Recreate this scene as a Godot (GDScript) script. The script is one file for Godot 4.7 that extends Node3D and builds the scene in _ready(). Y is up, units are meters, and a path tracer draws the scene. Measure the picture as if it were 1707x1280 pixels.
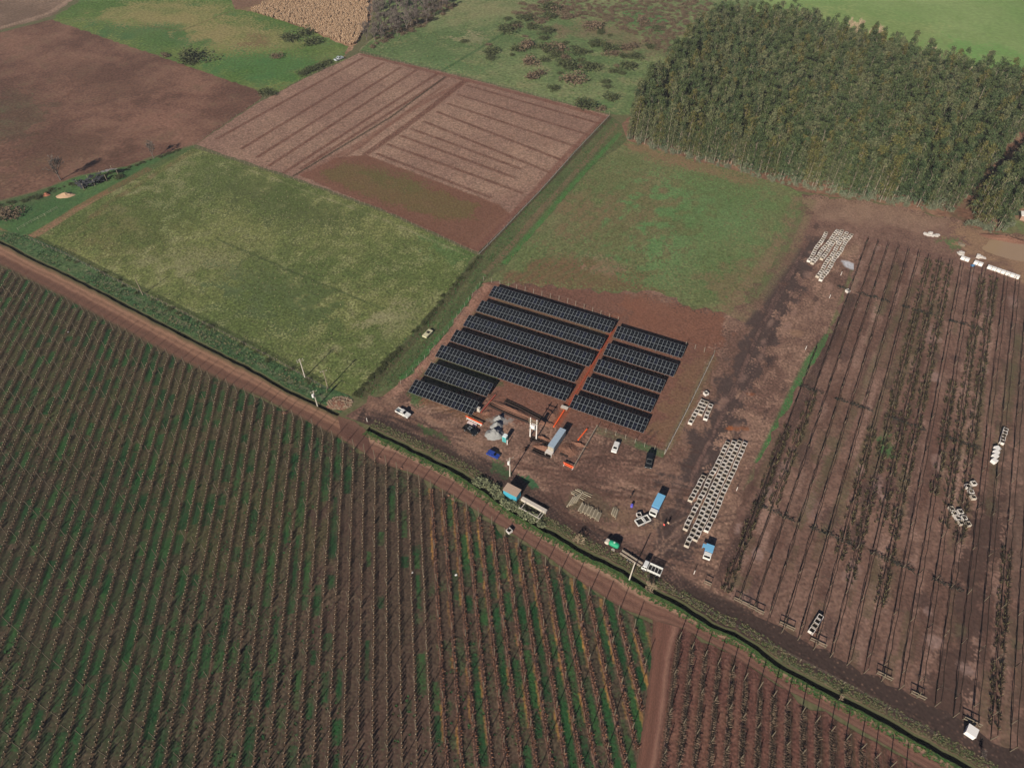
extends Node3D
# A solar park, its work yard, trellised vineyards, an orchard and a eucalyptus grove seen from the air. Metres, y up; x to the east of the picture, z towards the viewer.

var rng := RandomNumberGenerator.new()
var names := {}
var M := {}

# ---------- materials ----------
func mat(r: float, g: float, b: float, rough := 0.85, metal := 0.0) -> StandardMaterial3D:
	var m := StandardMaterial3D.new()
	m.albedo_color = Color8(int(r), int(g), int(b))
	m.roughness = rough
	m.metallic = metal
	m.metallic_specular = 0.4
	return m

func noise_mat(c0: Color, c1: Color, size: float, rough := 0.9, bump := 0.0, seed_ := 1) -> StandardMaterial3D:
	var n := FastNoiseLite.new()
	n.seed = seed_
	n.frequency = 0.02
	n.fractal_octaves = 5
	var im := n.get_seamless_image(256, 256)
	var px := im.get_data()
	var out := PackedByteArray()
	out.resize(256 * 256 * 3)
	for i in 256 * 256:
		var c := c0.lerp(c1, px[i] / 255.0)
		out[i * 3] = int(c.r * 255)
		out[i * 3 + 1] = int(c.g * 255)
		out[i * 3 + 2] = int(c.b * 255)
	var m := StandardMaterial3D.new()
	m.albedo_texture = ImageTexture.create_from_image(Image.create_from_data(256, 256, false, Image.FORMAT_RGB8, out))
	m.uv1_triplanar = true
	m.uv1_world_triplanar = true
	m.uv1_scale = Vector3.ONE / size
	m.roughness = rough
	m.metallic_specular = 0.25
	if bump > 0.0:
		m.heightmap_enabled = true
		m.heightmap_texture = ImageTexture.create_from_image(im)
		m.heightmap_scale = bump
	return m

func leaf_mat(tint := Color.WHITE) -> StandardMaterial3D:
	var m := StandardMaterial3D.new()
	m.vertex_color_use_as_albedo = true
	m.albedo_color = tint
	m.roughness = 0.7
	m.metallic_specular = 0.25
	m.cull_mode = BaseMaterial3D.CULL_DISABLED
	m.backlight_enabled = true
	m.backlight = Color(0.06, 0.07, 0.035)
	return m

func lin(r: float, g: float, b: float) -> Color:
	return Color8(int(clampf(r, 0, 255)), int(clampf(g, 0, 255)), int(clampf(b, 0, 255))).srgb_to_linear()

# ---------- naming ----------
func numbered(called: String) -> String:
	var k: int = names.get(called, 0)
	names[called] = k + 1
	return called if k == 0 else "%s_%03d" % [called, k]

func ordinal(n: int) -> String:
	var e := "th"
	if n % 100 < 11 or n % 100 > 13:
		e = ["th", "st", "nd", "rd", "th", "th", "th", "th", "th", "th"][n % 10]
	return str(n) + e

func tag(o: Node3D, label: String, category: String, group := "", kind := "") -> Node3D:
	o.set_meta("label", label)
	o.set_meta("category", category)
	if group: o.set_meta("group", group)
	if kind: o.set_meta("kind", kind)
	return o

func thing(called: String, label: String, category: String, at: Vector3, yaw := 0.0, group := "") -> Node3D:
	var o := Node3D.new()
	o.name = numbered(called)
	add_child(o)
	o.position = at
	o.rotation.y = yaw
	return tag(o, label, category, group)

func dup(o: Node3D, called: String, label: String, at: Vector3, yaw := 0.0) -> Node3D:
	var c: Node3D = o.duplicate()
	c.name = numbered(called)
	add_child(c)
	c.position = at
	c.rotation.y = yaw
	c.set_meta("label", label)
	return c

func st() -> SurfaceTool:
	var s := SurfaceTool.new()
	s.begin(Mesh.PRIMITIVE_TRIANGLES)
	s.set_smooth_group(-1)
	return s

func fin(s: SurfaceTool) -> ArrayMesh:
	s.generate_normals()
	return s.commit()

func inst(called: String, mesh: Mesh, m: Material, parent: Node3D) -> MeshInstance3D:
	var o := MeshInstance3D.new()
	o.name = numbered(called) if parent == self else called
	o.mesh = mesh
	if m: o.material_override = m
	parent.add_child(o, true)
	return o

func obj(called: String, s: SurfaceTool, m: Material, parent: Node3D) -> MeshInstance3D:
	return inst(called, fin(s), m, parent)

func struct(o: Node3D, label: String, kind := "structure") -> Node3D:
	o.set_meta("kind", kind)
	o.set_meta("label", label)
	o.set_meta("category", "ground" if kind == "structure" else "plants")
	return o

# ---------- shapes ----------
func tri(s: SurfaceTool, a: Vector3, b: Vector3, c: Vector3) -> void:
	s.add_vertex(a); s.add_vertex(b); s.add_vertex(c)

func quad(s: SurfaceTool, a: Vector3, b: Vector3, c: Vector3, d: Vector3) -> void:
	tri(s, a, b, c); tri(s, a, c, d)

func bx(s: SurfaceTool, size: Vector3, c: Vector3, yaw := 0.0, pitch := 0.0) -> void:
	var bs := Basis(Vector3.UP, yaw) * Basis(Vector3.RIGHT, pitch)
	var h := size * 0.5
	var p := []
	for k in 8:
		p.append(c + bs * Vector3(h.x if k & 1 else -h.x, h.y if k & 2 else -h.y, h.z if k & 4 else -h.z))
	quad(s, p[2], p[6], p[7], p[3])
	quad(s, p[0], p[1], p[5], p[4])
	quad(s, p[4], p[5], p[7], p[6])
	quad(s, p[1], p[0], p[2], p[3])
	quad(s, p[5], p[1], p[3], p[7])
	quad(s, p[0], p[4], p[6], p[2])

func tube(s: SurfaceTool, a: Vector3, b: Vector3, r0: float, r1: float, n := 6, caps := true) -> void:
	var d := (b - a).normalized()
	var x := d.cross(Vector3.UP if absf(d.y) < 0.9 else Vector3.RIGHT).normalized()
	var y := d.cross(x)
	for k in n:
		var t0 := TAU * k / n
		var t1 := TAU * (k + 1) / n
		var u0 := x * cos(t0) + y * sin(t0)
		var u1 := x * cos(t1) + y * sin(t1)
		quad(s, a + u0 * r0, b + u0 * r1, b + u1 * r1, a + u1 * r0)
		if caps:
			tri(s, b, b + u1 * r1, b + u0 * r1)
			tri(s, a, a + u0 * r0, a + u1 * r0)

func prism(s: SurfaceTool, prof: Array, z0: float, z1: float, inset := 0.0) -> void:
	# a profile in x and y, drawn out along z, with its sides drawn in by inset at both ends
	var n := prof.size()
	var c := Vector2.ZERO
	for p in prof: c += p / n
	var e := []
	for p in prof:
		e.append(p + (c - p).normalized() * inset)
	for k in n:
		var a: Vector2 = prof[k]
		var b: Vector2 = prof[(k + 1) % n]
		var a2: Vector2 = e[k]
		var b2: Vector2 = e[(k + 1) % n]
		var i := inset
		quad(s, Vector3(a.x, a.y, z0 + i), Vector3(a.x, a.y, z1 - i), Vector3(b.x, b.y, z1 - i), Vector3(b.x, b.y, z0 + i))
		if i > 0.0:
			quad(s, Vector3(a.x, a.y, z1 - i), Vector3(a2.x, a2.y, z1), Vector3(b2.x, b2.y, z1), Vector3(b.x, b.y, z1 - i))
			quad(s, Vector3(b.x, b.y, z0 + i), Vector3(b2.x, b2.y, z0), Vector3(a2.x, a2.y, z0), Vector3(a.x, a.y, z0 + i))
	var flat := PackedVector2Array(e)
	var ix := Geometry2D.triangulate_polygon(flat)
	for k in range(0, ix.size(), 3):
		var p: Vector2 = flat[ix[k]]
		var q: Vector2 = flat[ix[k + 1]]
		var r: Vector2 = flat[ix[k + 2]]
		tri(s, Vector3(p.x, p.y, z1), Vector3(q.x, q.y, z1), Vector3(r.x, r.y, z1))
		tri(s, Vector3(p.x, p.y, z0), Vector3(r.x, r.y, z0), Vector3(q.x, q.y, z0))

func multi(called: String, mesh: Mesh, places: Array, m: Material, colors := []) -> MultiMeshInstance3D:
	var mm := MultiMesh.new()
	mm.transform_format = MultiMesh.TRANSFORM_3D
	mm.use_colors = colors.size() > 0
	mm.mesh = mesh
	mm.instance_count = places.size()
	for i in places.size():
		mm.set_instance_transform(i, places[i])
	for i in colors.size():
		mm.set_instance_color(i, colors[i])
	var o := MultiMeshInstance3D.new()
	o.name = numbered(called)
	o.multimesh = mm
	o.material_override = m
	add_child(o)
	o.set_meta("kind", "stuff")
	return o

func inside(p: Vector2, poly: Array) -> bool:
	return Geometry2D.is_point_in_polygon(p, PackedVector2Array(poly))

func bounds(poly: Array) -> Rect2:
	var r := Rect2(poly[0], Vector2.ZERO)
	for p in poly: r = r.expand(p)
	return r

func in_view(p: Vector2, margin := 0.0) -> bool:
	# inside the strip of land that the photograph covers
	var d := -p.y
	return absf(p.x) < 86.0 + (d - 16.0) * 0.501 + margin and d > 38.0 - margin and d < 476.0 + margin

func scatter(poly: Array, step: float, jitter := 0.9) -> Array:
	var r := bounds(poly)
	var out := []
	var pk := PackedVector2Array(poly)
	var x := r.position.x
	while x < r.end.x:
		var z := r.position.y
		while z < r.end.y:
			var p := Vector2(x + rng.randf_range(-0.5, 0.5) * step * jitter, z + rng.randf_range(-0.5, 0.5) * step * jitter)
			if in_view(p, 12.0) and Geometry2D.is_point_in_polygon(p, pk): out.append(p)
			z += step
		x += step
	return out

func place(p: Vector2, scale := 1.0, tall := 1.0, y := 0.0) -> Transform3D:
	var b := Basis(Vector3.UP, rng.randf() * TAU).scaled(Vector3(scale, scale * tall, scale))
	return Transform3D(b, Vector3(p.x, y, p.y))

# ---------- painted ground ----------
class Soil:
	var x0 := 0.0
	var z0 := 0.0
	var res := 0.3
	var w := 0
	var h := 0
	var buf := PackedByteArray()
	var na := PackedByteArray()
	var nb := PackedByteArray()
	var nc := PackedByteArray()
	var nw := PackedByteArray()
	var fine: Image

	func noise(seed_: int, freq: float, kind: int, oct: int) -> Image:
		var n := FastNoiseLite.new()
		n.seed = seed_
		n.noise_type = kind
		n.frequency = freq
		n.fractal_type = FastNoiseLite.FRACTAL_FBM if oct > 1 else FastNoiseLite.FRACTAL_NONE
		n.fractal_octaves = oct
		return n.get_image(w, h)

	func _init(r: Rect2, res_: float, seed_: int, macro: float, mid: float, small: float) -> void:
		res = res_
		x0 = r.position.x
		z0 = r.position.y
		w = int(ceil(r.size.x / res)) + 1
		h = int(ceil(r.size.y / res)) + 1
		na = noise(seed_, res / macro, FastNoiseLite.TYPE_SIMPLEX_SMOOTH, 4).get_data()
		nb = noise(seed_ + 1, res / mid, FastNoiseLite.TYPE_SIMPLEX_SMOOTH, 4).get_data()
		fine = noise(seed_ + 2, res / small, FastNoiseLite.TYPE_SIMPLEX, 3)
		nc = fine.get_data()
		nw = noise(seed_ + 3, 0.73, FastNoiseLite.TYPE_VALUE, 1).get_data()
		buf.resize(w * h * 3)

	func fill(c0: Color, c1: Color, c2: Color, th := 0.6, k2 := 0.7, amp := 0.25, grain := 0.12) -> void:
		var j := 0
		for i in w * h:
			var a := na[i] / 255.0
			var b := nb[i] / 255.0
			var f := nc[i] / 255.0
			var t := clampf((a * 0.6 + b * 0.4 - 0.32) / 0.36, 0.0, 1.0)
			var u := clampf((b * 0.55 + f * 0.45 - th) * 7.0, 0.0, 1.0) * k2
			var m := 255.0 * (1.0 + amp * (f - 0.5) * 2.0 + grain * (nw[i] / 255.0 - 0.5) * 2.0)
			var r := c0.r + (c1.r - c0.r) * t
			var g := c0.g + (c1.g - c0.g) * t
			var l := c0.b + (c1.b - c0.b) * t
			buf[j] = int(clampf((r + (c2.r - r) * u) * m, 0.0, 255.0))
			buf[j + 1] = int(clampf((g + (c2.g - g) * u) * m, 0.0, 255.0))
			buf[j + 2] = int(clampf((l + (c2.b - l) * u) * m, 0.0, 255.0))
			j += 3

	func dab(ix: int, iz: int, c: Color, a: float) -> void:
		var i := iz * w + ix
		var m := 255.0 * (0.82 + 0.24 * nc[i] / 255.0 + 0.12 * nw[i] / 255.0)
		var j := i * 3
		buf[j] = int(clampf(lerpf(buf[j], c.r * m, a), 0.0, 255.0))
		buf[j + 1] = int(clampf(lerpf(buf[j + 1], c.g * m, a), 0.0, 255.0))
		buf[j + 2] = int(clampf(lerpf(buf[j + 2], c.b * m, a), 0.0, 255.0))

	func line(p: Vector2, q: Vector2, width: float, c: Color, a: float, patchy := 0.5) -> void:
		var d := (q - p)
		var len_ := d.length()
		if len_ < 0.01: return
		d /= len_
		var n := Vector2(-d.y, d.x)
		var hw := width * 0.5 / res
		var steps := int(len_ / res) + 1
		var x := (p.x - x0) / res
		var z := (p.y - z0) / res
		var k := int(ceil(hw)) + 1
		for s in steps:
			for o in range(-k, k + 1):
				var e := 1.0 - absf(o) / (hw + 0.5)
				if e <= 0.0: continue
				var ix := int(x + n.x * o)
				var iz := int(z + n.y * o)
				if ix < 0 or iz < 0 or ix >= w or iz >= h: continue
				var i := iz * w + ix
				var v := a * minf(1.0, e * 2.5) * (1.0 - patchy + patchy * clampf((nb[i] * 0.6 + nc[i] * 0.4 - 105.0) / 45.0, 0.0, 1.0))
				if v > 0.01: dab(ix, iz, c, v)
			x += d.x
			z += d.y

	func path(pts: Array, width: float, c: Color, a: float, patchy := 0.5) -> void:
		for k in pts.size() - 1: line(pts[k], pts[k + 1], width, c, a, patchy)

	func blot(p: Vector2, rx: float, rz: float, yaw: float, c: Color, a: float, rough := 0.6) -> void:
		var rr := maxf(rx, rz) * 1.5
		var cs := cos(yaw)
		var sn := sin(yaw)
		for iz in range(maxi(0, int((p.y - rr - z0) / res)), mini(h, int((p.y + rr - z0) / res))):
			for ix in range(maxi(0, int((p.x - rr - x0) / res)), mini(w, int((p.x + rr - x0) / res))):
				var dx := x0 + ix * res - p.x
				var dz := z0 + iz * res - p.y
				var u := (dx * cs + dz * sn) / rx
				var v := (-dx * sn + dz * cs) / rz
				var i := iz * w + ix
				var d := sqrt(u * u + v * v) + (nb[i] * 0.6 + nc[i] * 0.4 - 127.0) / 127.0 * rough * 1.6
				if d < 1.0: dab(ix, iz, c, a * clampf((1.0 - d) * 3.0, 0.0, 1.0))

	func area(poly: Array, c: Color, a: float, jit := 2.0, patchy := 0.3) -> void:
		var pk := PackedVector2Array(poly)
		var r := Rect2(poly[0], Vector2.ZERO)
		for p in poly: r = r.expand(p)
		r = r.grow(jit)
		for iz in range(maxi(0, int((r.position.y - z0) / res)), mini(h, int((r.end.y - z0) / res))):
			for ix in range(maxi(0, int((r.position.x - x0) / res)), mini(w, int((r.end.x - x0) / res))):
				var i := iz * w + ix
				var p := Vector2(x0 + ix * res + (nb[i] - 127.0) / 50.0 * jit, z0 + iz * res + (nc[i] - 127.0) / 80.0 * jit)
				if Geometry2D.is_point_in_polygon(p, pk):
					var v := a * (1.0 - patchy + patchy * clampf((na[i] * 0.3 + nb[i] * 0.4 + nc[i] * 0.3 - 100.0) / 55.0, 0.0, 1.0))
					dab(ix, iz, c, v)

	func material(bump := 10.0, rough := 0.95) -> StandardMaterial3D:
		var m := StandardMaterial3D.new()
		m.albedo_texture = ImageTexture.create_from_image(Image.create_from_data(w, h, false, Image.FORMAT_RGB8, buf))
		m.roughness = rough
		m.metallic_specular = 0.15
		m.texture_repeat = false
		m.heightmap_enabled = true
		m.heightmap_texture = ImageTexture.create_from_image(fine)
		m.heightmap_scale = bump
		return m

func c8(r: float, g: float, b: float) -> Color:
	var l := 0.3 * r + 0.59 * g + 0.11 * b
	return Color(lerpf(r, l, 0.09), lerpf(g, l, 0.09), lerpf(b, l, 0.09)) / 255.0

func sheet(called: String, label: String, poly: Array, y: float, soil: Soil, m: Material) -> MeshInstance3D:
	var pk := PackedVector2Array(poly)
	var ix := Geometry2D.triangulate_polygon(pk)
	var s := st()
	for k in range(0, ix.size(), 3):
		var t := [pk[ix[k]], pk[ix[k + 1]], pk[ix[k + 2]]]
		if (t[1] - t[0]).cross(t[2] - t[0]) < 0.0: t.reverse()
		for p in t:
			if soil: s.set_uv(Vector2((p.x - soil.x0) / (soil.w * soil.res), (p.y - soil.z0) / (soil.h * soil.res)))
			s.set_normal(Vector3.UP)
			s.add_vertex(Vector3(p.x, y, p.y))
	var o := inst(called, s.commit(), m, self)
	struct(o, label)
	return o

func refine(pts: Array, step: float) -> Array:
	var out := []
	for k in pts.size() - 1:
		var n := maxi(1, int(pts[k].distance_to(pts[k + 1]) / step))
		for j in n: out.append(pts[k].lerp(pts[k + 1], float(j) / n))
	out.append(pts[-1])
	return out

func rough(pts: Array, step: float, amp: float, closed := true) -> Array:
	# the same outline with a ragged edge
	var n := FastNoiseLite.new()
	n.seed = 19
	n.frequency = 0.25
	var out := []
	for p in (refine(pts + [pts[0]], step).slice(0, -1) if closed else refine(pts, step)):
		out.append(p + Vector2(n.get_noise_2d(p.x, p.y), n.get_noise_2d(p.x + 300.0, p.y)) * amp * 2.0)
	return out

func along(pts: Array, t: float) -> Vector2:
	var total := 0.0
	for k in pts.size() - 1: total += pts[k].distance_to(pts[k + 1])
	var d := t * total
	for k in pts.size() - 1:
		var l: float = pts[k].distance_to(pts[k + 1])
		if d <= l: return pts[k].lerp(pts[k + 1], d / maxf(l, 0.001))
		d -= l
	return pts[-1]

func ribbon(called: String, label: String, ea: Array, eb: Array, y: float, m: Material, n: int, jit: float, kind := "structure") -> MeshInstance3D:
	# a strip between two edges; u runs across it and v along it in metres
	var s := st()
	var rows := []
	var d := 0.0
	var last := Vector2.ZERO
	for k in n + 1:
		var a := along(ea, float(k) / n)
		var b := along(eb, float(k) / n)
		var across := (b - a).normalized()
		a += across * rng.randf_range(-jit, jit)
		b += across * rng.randf_range(-jit, jit)
		if k > 0: d += last.distance_to((a + b) * 0.5)
		last = (a + b) * 0.5
		rows.append([a, b, d])
	for k in n:
		var r: Array = rows[k]
		var q: Array = rows[k + 1]
		var v := [[r[0], 0.0, r[2]], [r[1], 1.0, r[2]], [q[1], 1.0, q[2]], [r[0], 0.0, r[2]], [q[1], 1.0, q[2]], [q[0], 0.0, q[2]]]
		if (r[1] - r[0]).cross(q[1] - r[0]) < 0.0: v.reverse()
		for e in v:
			s.set_uv(Vector2(e[1], e[2] / 120.0))
			s.set_normal(Vector3.UP)
			s.add_vertex(Vector3(e[0].x, y, e[0].y))
	var o := inst(called, s.commit(), m, self)
	struct(o, label, kind)
	return o

func rut_mat(stops: Array, seed_: int, bump := 6.0) -> StandardMaterial3D:
	# stops: [position across, colour]; streaks run along the road
	var w := 96
	var h := 1024
	var n1 := FastNoiseLite.new()
	n1.seed = seed_
	n1.frequency = 1.0
	var out := PackedByteArray()
	out.resize(w * h * 3)
	var hb := PackedByteArray()
	hb.resize(w * h)
	for j in h:
		for i in w:
			var u := (i + 0.5) / w
			var uw := clampf(u + 0.06 * n1.get_noise_2d(u * 3.0, j * 0.016), 0.0, 1.0)
			var c: Color = stops[-1][1]
			for k in stops.size() - 1:
				if uw <= stops[k + 1][0]:
					c = stops[k][1].lerp(stops[k + 1][1], (uw - stops[k][0]) / (stops[k + 1][0] - stops[k][0]))
					break
			var f := n1.get_noise_2d(uw * 38.0, j * 0.025 + 50.0)
			var g := n1.get_noise_2d(u * 20.0 + 90.0, j * 0.17)
			var mm := 255.0 * (1.0 + 0.13 * f + 0.14 * g)
			var q := (j * w + i) * 3
			out[q] = int(clampf(c.r * mm, 0, 255))
			out[q + 1] = int(clampf(c.g * mm, 0, 255))
			out[q + 2] = int(clampf(c.b * mm, 0, 255))
			hb[j * w + i] = int(clampf(127.0 + 90.0 * f + 50.0 * g, 0, 255))
	var m := StandardMaterial3D.new()
	m.albedo_texture = ImageTexture.create_from_image(Image.create_from_data(w, h, false, Image.FORMAT_RGB8, out))
	m.heightmap_enabled = true
	m.heightmap_texture = ImageTexture.create_from_image(Image.create_from_data(w, h, false, Image.FORMAT_L8, hb))
	m.heightmap_scale = bump
	m.roughness = 0.95
	m.metallic_specular = 0.15
	return m

# ---------- the scene ----------
func _ready() -> void:
	var cam := Camera3D.new()
	cam.name = "camera"
	add_child(cam)
	cam.position = Vector3(0, 150, 0)
	cam.rotation = Vector3(deg_to_rad(-46.0), 0, 0)
	cam.fov = 56.75
	cam.near = 0.5
	cam.far = 4000.0
	cam.current = true
	var we := WorldEnvironment.new()
	we.name = "world_environment"
	var e := Environment.new()
	var sm := ProceduralSkyMaterial.new()
	sm.sky_top_color = Color(0.20, 0.36, 0.66)
	sm.sky_horizon_color = Color(0.62, 0.70, 0.80)
	sm.sky_curve = 0.15
	sm.ground_bottom_color = Color(0.20, 0.16, 0.13)
	sm.ground_horizon_color = Color(0.55, 0.58, 0.60)
	var sky := Sky.new()
	sky.sky_material = sm
	e.background_mode = Environment.BG_SKY
	e.sky = sky
	e.background_energy_multiplier = 0.26
	e.tonemap_mode = Environment.TONE_MAPPER_LINEAR
	e.tonemap_exposure = 1.36
	e.sdfgi_enabled = true
	e.ssao_enabled = true
	e.ssil_enabled = true
	e.fog_enabled = true
	e.fog_density = 0.00012
	e.fog_light_color = Color(0.72, 0.74, 0.76)
	we.environment = e
	add_child(we)
	var sun := DirectionalLight3D.new()
	sun.name = "sun"
	add_child(sun)
	var el := deg_to_rad(28.5)
	var dir := Vector3(0.45 * cos(el), -sin(el), -0.893 * cos(el))
	sun.basis = Basis.looking_at(dir, Vector3.UP)
	sun.light_energy = 1.6
	sun.light_color = Color(1.0, 0.965, 0.91)
	sun.light_angular_distance = 0.5
	sun.shadow_enabled = true
	rng.seed = 20240611
	materials()
	land()
	ditches()
	roads()
	solar_park()
	yard_buildings()
	vehicles()
	bins()
	utilities()
	vineyards()
	orchard()
	trees()
	plants()
	fences()
	oddments()

func materials() -> void:
	M.white = mat(226, 222, 216, 0.35)
	M.glass = mat(14, 17, 20, 0.08)
	M.tyre = mat(28, 27, 26, 0.9)
	M.rim = mat(150, 150, 150, 0.4, 0.6)
	M.wood = noise_mat(c8(150, 136, 112), c8(196, 184, 160), 0.8, 0.85)
	M.old_wood = noise_mat(c8(112, 100, 82), c8(160, 148, 124), 0.9, 0.9)
	M.post = noise_mat(c8(88, 78, 64), c8(126, 114, 94), 1.2, 0.9)
	M.bin = noise_mat(c8(182, 174, 164), c8(220, 212, 203), 1.1, 0.85)
	M.bin_white = mat(224, 220, 214, 0.6)
	M.steel = mat(150, 154, 154, 0.45, 0.6)
	M.dark_steel = mat(52, 54, 56, 0.5, 0.4)
	M.concrete = noise_mat(c8(168, 158, 144), c8(206, 196, 182), 1.5, 0.9)
	M.orange = mat(226, 92, 44, 0.55)
	M.net = noise_mat(c8(30, 24, 20), c8(74, 58, 48), 0.7, 0.95)
	M.wire = mat(84, 78, 72, 0.8)
	M.hose = mat(34, 28, 24, 0.7)
	M.leaf = leaf_mat()
	M.gravel = noise_mat(c8(116, 116, 114), c8(160, 160, 156), 1.2, 0.95, 6.0)
	M.spoil = noise_mat(c8(102, 70, 56), c8(142, 102, 82), 2.6, 0.95, 12.0)
	M.earth = noise_mat(c8(74, 52, 42), c8(112, 80, 64), 3.0, 0.95, 10.0)

func land() -> void:
	# the base sheet, split along the ditch; everything else lies on it in sheets 4 mm apart
	var far_ditch := [Vector2(-241.01, -254.36), Vector2(-205.88, -229.13), Vector2(-186.22, -216.86), Vector2(-168.47, -205.94), Vector2(-150.07, -195.12), Vector2(-131.99, -184.01), Vector2(-116.46, -174.41), Vector2(-105.78, -167.76), Vector2(-82.04, -153.25), Vector2(-73.50, -147.89), Vector2(-64.69, -141.71), Vector2(-55.39, -136.76), Vector2(-48.74, -132.88)]
	var near_ditch := [Vector2(-39.84, -127.82), Vector2(-30.96, -122.76), Vector2(-22.52, -117.75), Vector2(-13.41, -112.25), Vector2(-5.75, -106.08), Vector2(-0.68, -101.52), Vector2(6.57, -96.43), Vector2(13.97, -91.54), Vector2(17.68, -88.92), Vector2(21.63, -86.67), Vector2(25.90, -84.16), Vector2(32.09, -79.13), Vector2(38.98, -75.17), Vector2(44.23, -70.92), Vector2(48.82, -68.85), Vector2(52.91, -65.63), Vector2(58.17, -61.08), Vector2(61.18, -59.19), Vector2(67.54, -55.51), Vector2(75.10, -50.79), Vector2(82.22, -46.06), Vector2(88.30, -41.96), Vector2(97.19, -36.01)]
	for line in [far_ditch, near_ditch]:
		var fine := refine(line, 2.2)
		for k in range(1, fine.size() - 1): fine[k] += Vector2(rng.randf_range(-0.12, 0.12), rng.randf_range(-0.16, 0.16))
		line.assign(fine)
	M.far_ditch = far_ditch
	M.near_ditch = near_ditch
	var north := []
	var south := []
	for line in [far_ditch, near_ditch]:
		var hw := 0.75 if line == far_ditch else 0.85
		for k in line.size():
			var d: Vector2 = (line[mini(k + 1, line.size() - 1)] - line[maxi(k - 1, 0)]).normalized()
			var n := Vector2(d.y, -d.x)
			north.append(line[k] + n * hw * rng.randf_range(0.75, 1.2))
			south.append(line[k] - n * hw * rng.randf_range(0.75, 1.15))
	M.lip_north = north
	M.lip_south = south
	var gm := noise_mat(c8(78, 84, 50), c8(110, 100, 72), 9.0, 0.95)
	var up := north.duplicate()
	up.append_array([Vector2(2500, 60), Vector2(2500, -2600), Vector2(-2500, -2600), Vector2(-2500, -250)])
	var down := south.duplicate()
	down.append_array([Vector2(2500, 60), Vector2(2500, 900), Vector2(-2500, 900), Vector2(-2500, -250)])
	sheet("ground", "plain of farmland north of the ditch, under all the fields", up, 0.0, null, gm)
	sheet("ground", "plain of farmland on the vineyard side of the ditch", down, 0.0, null, gm)
	var gap := [north[far_ditch.size() - 1], north[far_ditch.size()], south[far_ditch.size()], south[far_ditch.size() - 1]]
	sheet("ground", "bare soil over the culvert between the two ditches", gap, 0.0, null, gm)

	# A: ploughed field at the far end of the lane
	var pa := [Vector2(-326.20, -344.40), Vector2(-316.83, -388.69), Vector2(-287.47, -419.24), Vector2(-268.04, -439.65), Vector2(-214.10, -403.54), Vector2(-160.77, -368.57), Vector2(-123.14, -343.05), Vector2(-120.09, -337.72), Vector2(-121.89, -329.92), Vector2(-137.98, -290.03), Vector2(-153.47, -278.49), Vector2(-160.99, -271.45), Vector2(-177.71, -263.68), Vector2(-189.31, -251.65), Vector2(-200.09, -244.58), Vector2(-211.62, -239.86), Vector2(-247.41, -269.48)]
	var a := Soil.new(bounds(pa), 0.5, 11, 60.0, 14.0, 1.6)
	a.fill(c8(96, 68, 56), c8(126, 92, 75), c8(86, 78, 56), 0.62, 0.5, 0.16, 0.10)
	a.area([Vector2(-259.41, -351.28), Vector2(-227.82, -334.44), Vector2(-212.20, -312.66), Vector2(-217.62, -295.48), Vector2(-228.05, -290.03)], c8(72, 84, 56), 0.55, 6.0, 0.7)
	a.area([Vector2(-236.80, -380.77), Vector2(-194.83, -369.32), Vector2(-171.54, -337.72), Vector2(-196.24, -334.44), Vector2(-220.80, -351.28)], c8(98, 72, 58), 0.5, 8.0, 0.7)
	a.area([Vector2(-187.15, -318.68), Vector2(-164.38, -351.28), Vector2(-131.07, -337.72), Vector2(-143.62, -312.66), Vector2(-163.13, -298.25)], c8(136, 96, 80), 0.4, 8.0, 0.8)
	a.area([Vector2(-217.62, -295.48), Vector2(-184.40, -298.25), Vector2(-170.14, -282.09), Vector2(-190.43, -264.64), Vector2(-203.17, -250.75)], c8(86, 66, 50), 0.5, 8.0, 0.6)
	for k in 34:
		var q: Vector2 = pa[0].lerp(pa[3], k / 33.0)
		a.line(q, q + (Vector2(-123.23, -341.04) - Vector2(-268.04, -439.65)) * 1.0 + Vector2(0, k), 0.9, c8(112, 78, 66), 0.25, 0.8)
	sheet("ploughed_field", "wide bare reddish ploughed field beyond the green paddock", rough(pa, 2.5, 0.5), 0.004, a, a.material(14.0))

	# B: bright green meadow with yellowish bands
	var pb := [Vector2(-268.04, -439.65), Vector2(-265.20, -469.95), Vector2(-257.93, -517.95), Vector2(-177.59, -543.50), Vector2(-177.17, -482.95), Vector2(-165.23, -455.44), Vector2(-154.44, -452.41), Vector2(-120.95, -428.34), Vector2(-88.79, -398.50), Vector2(-88.47, -380.77), Vector2(-95.56, -373.08), Vector2(-104.94, -358.34), Vector2(-114.34, -340.37), Vector2(-123.14, -343.05), Vector2(-160.77, -368.57), Vector2(-214.10, -403.54)]
	var b := Soil.new(bounds(pb), 0.5, 21, 70.0, 18.0, 2.0)
	b.fill(c8(78, 104, 48), c8(112, 118, 64), c8(58, 96, 52), 0.58, 0.6, 0.18, 0.12)
	b.area([Vector2(-246.35, -459.51), Vector2(-205.32, -477.47), Vector2(-173.40, -456.45), Vector2(-177.43, -422.84), Vector2(-218.14, -432.06), Vector2(-246.16, -441.58)], c8(136, 124, 78), 0.9, 8.0, 0.5)
	b.area([Vector2(-253.16, -441.58), Vector2(-223.24, -427.42), Vector2(-194.03, -432.06), Vector2(-162.98, -396.84), Vector2(-200.08, -401.01), Vector2(-224.05, -412.15)], c8(52, 94, 52), 0.6, 6.0, 0.6)
	b.area([Vector2(-186.14, -418.34), Vector2(-159.98, -446.46), Vector2(-124.63, -413.91), Vector2(-117.66, -396.84), Vector2(-139.90, -395.19), Vector2(-170.73, -401.01)], c8(138, 124, 80), 0.9, 7.0, 0.5)
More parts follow.
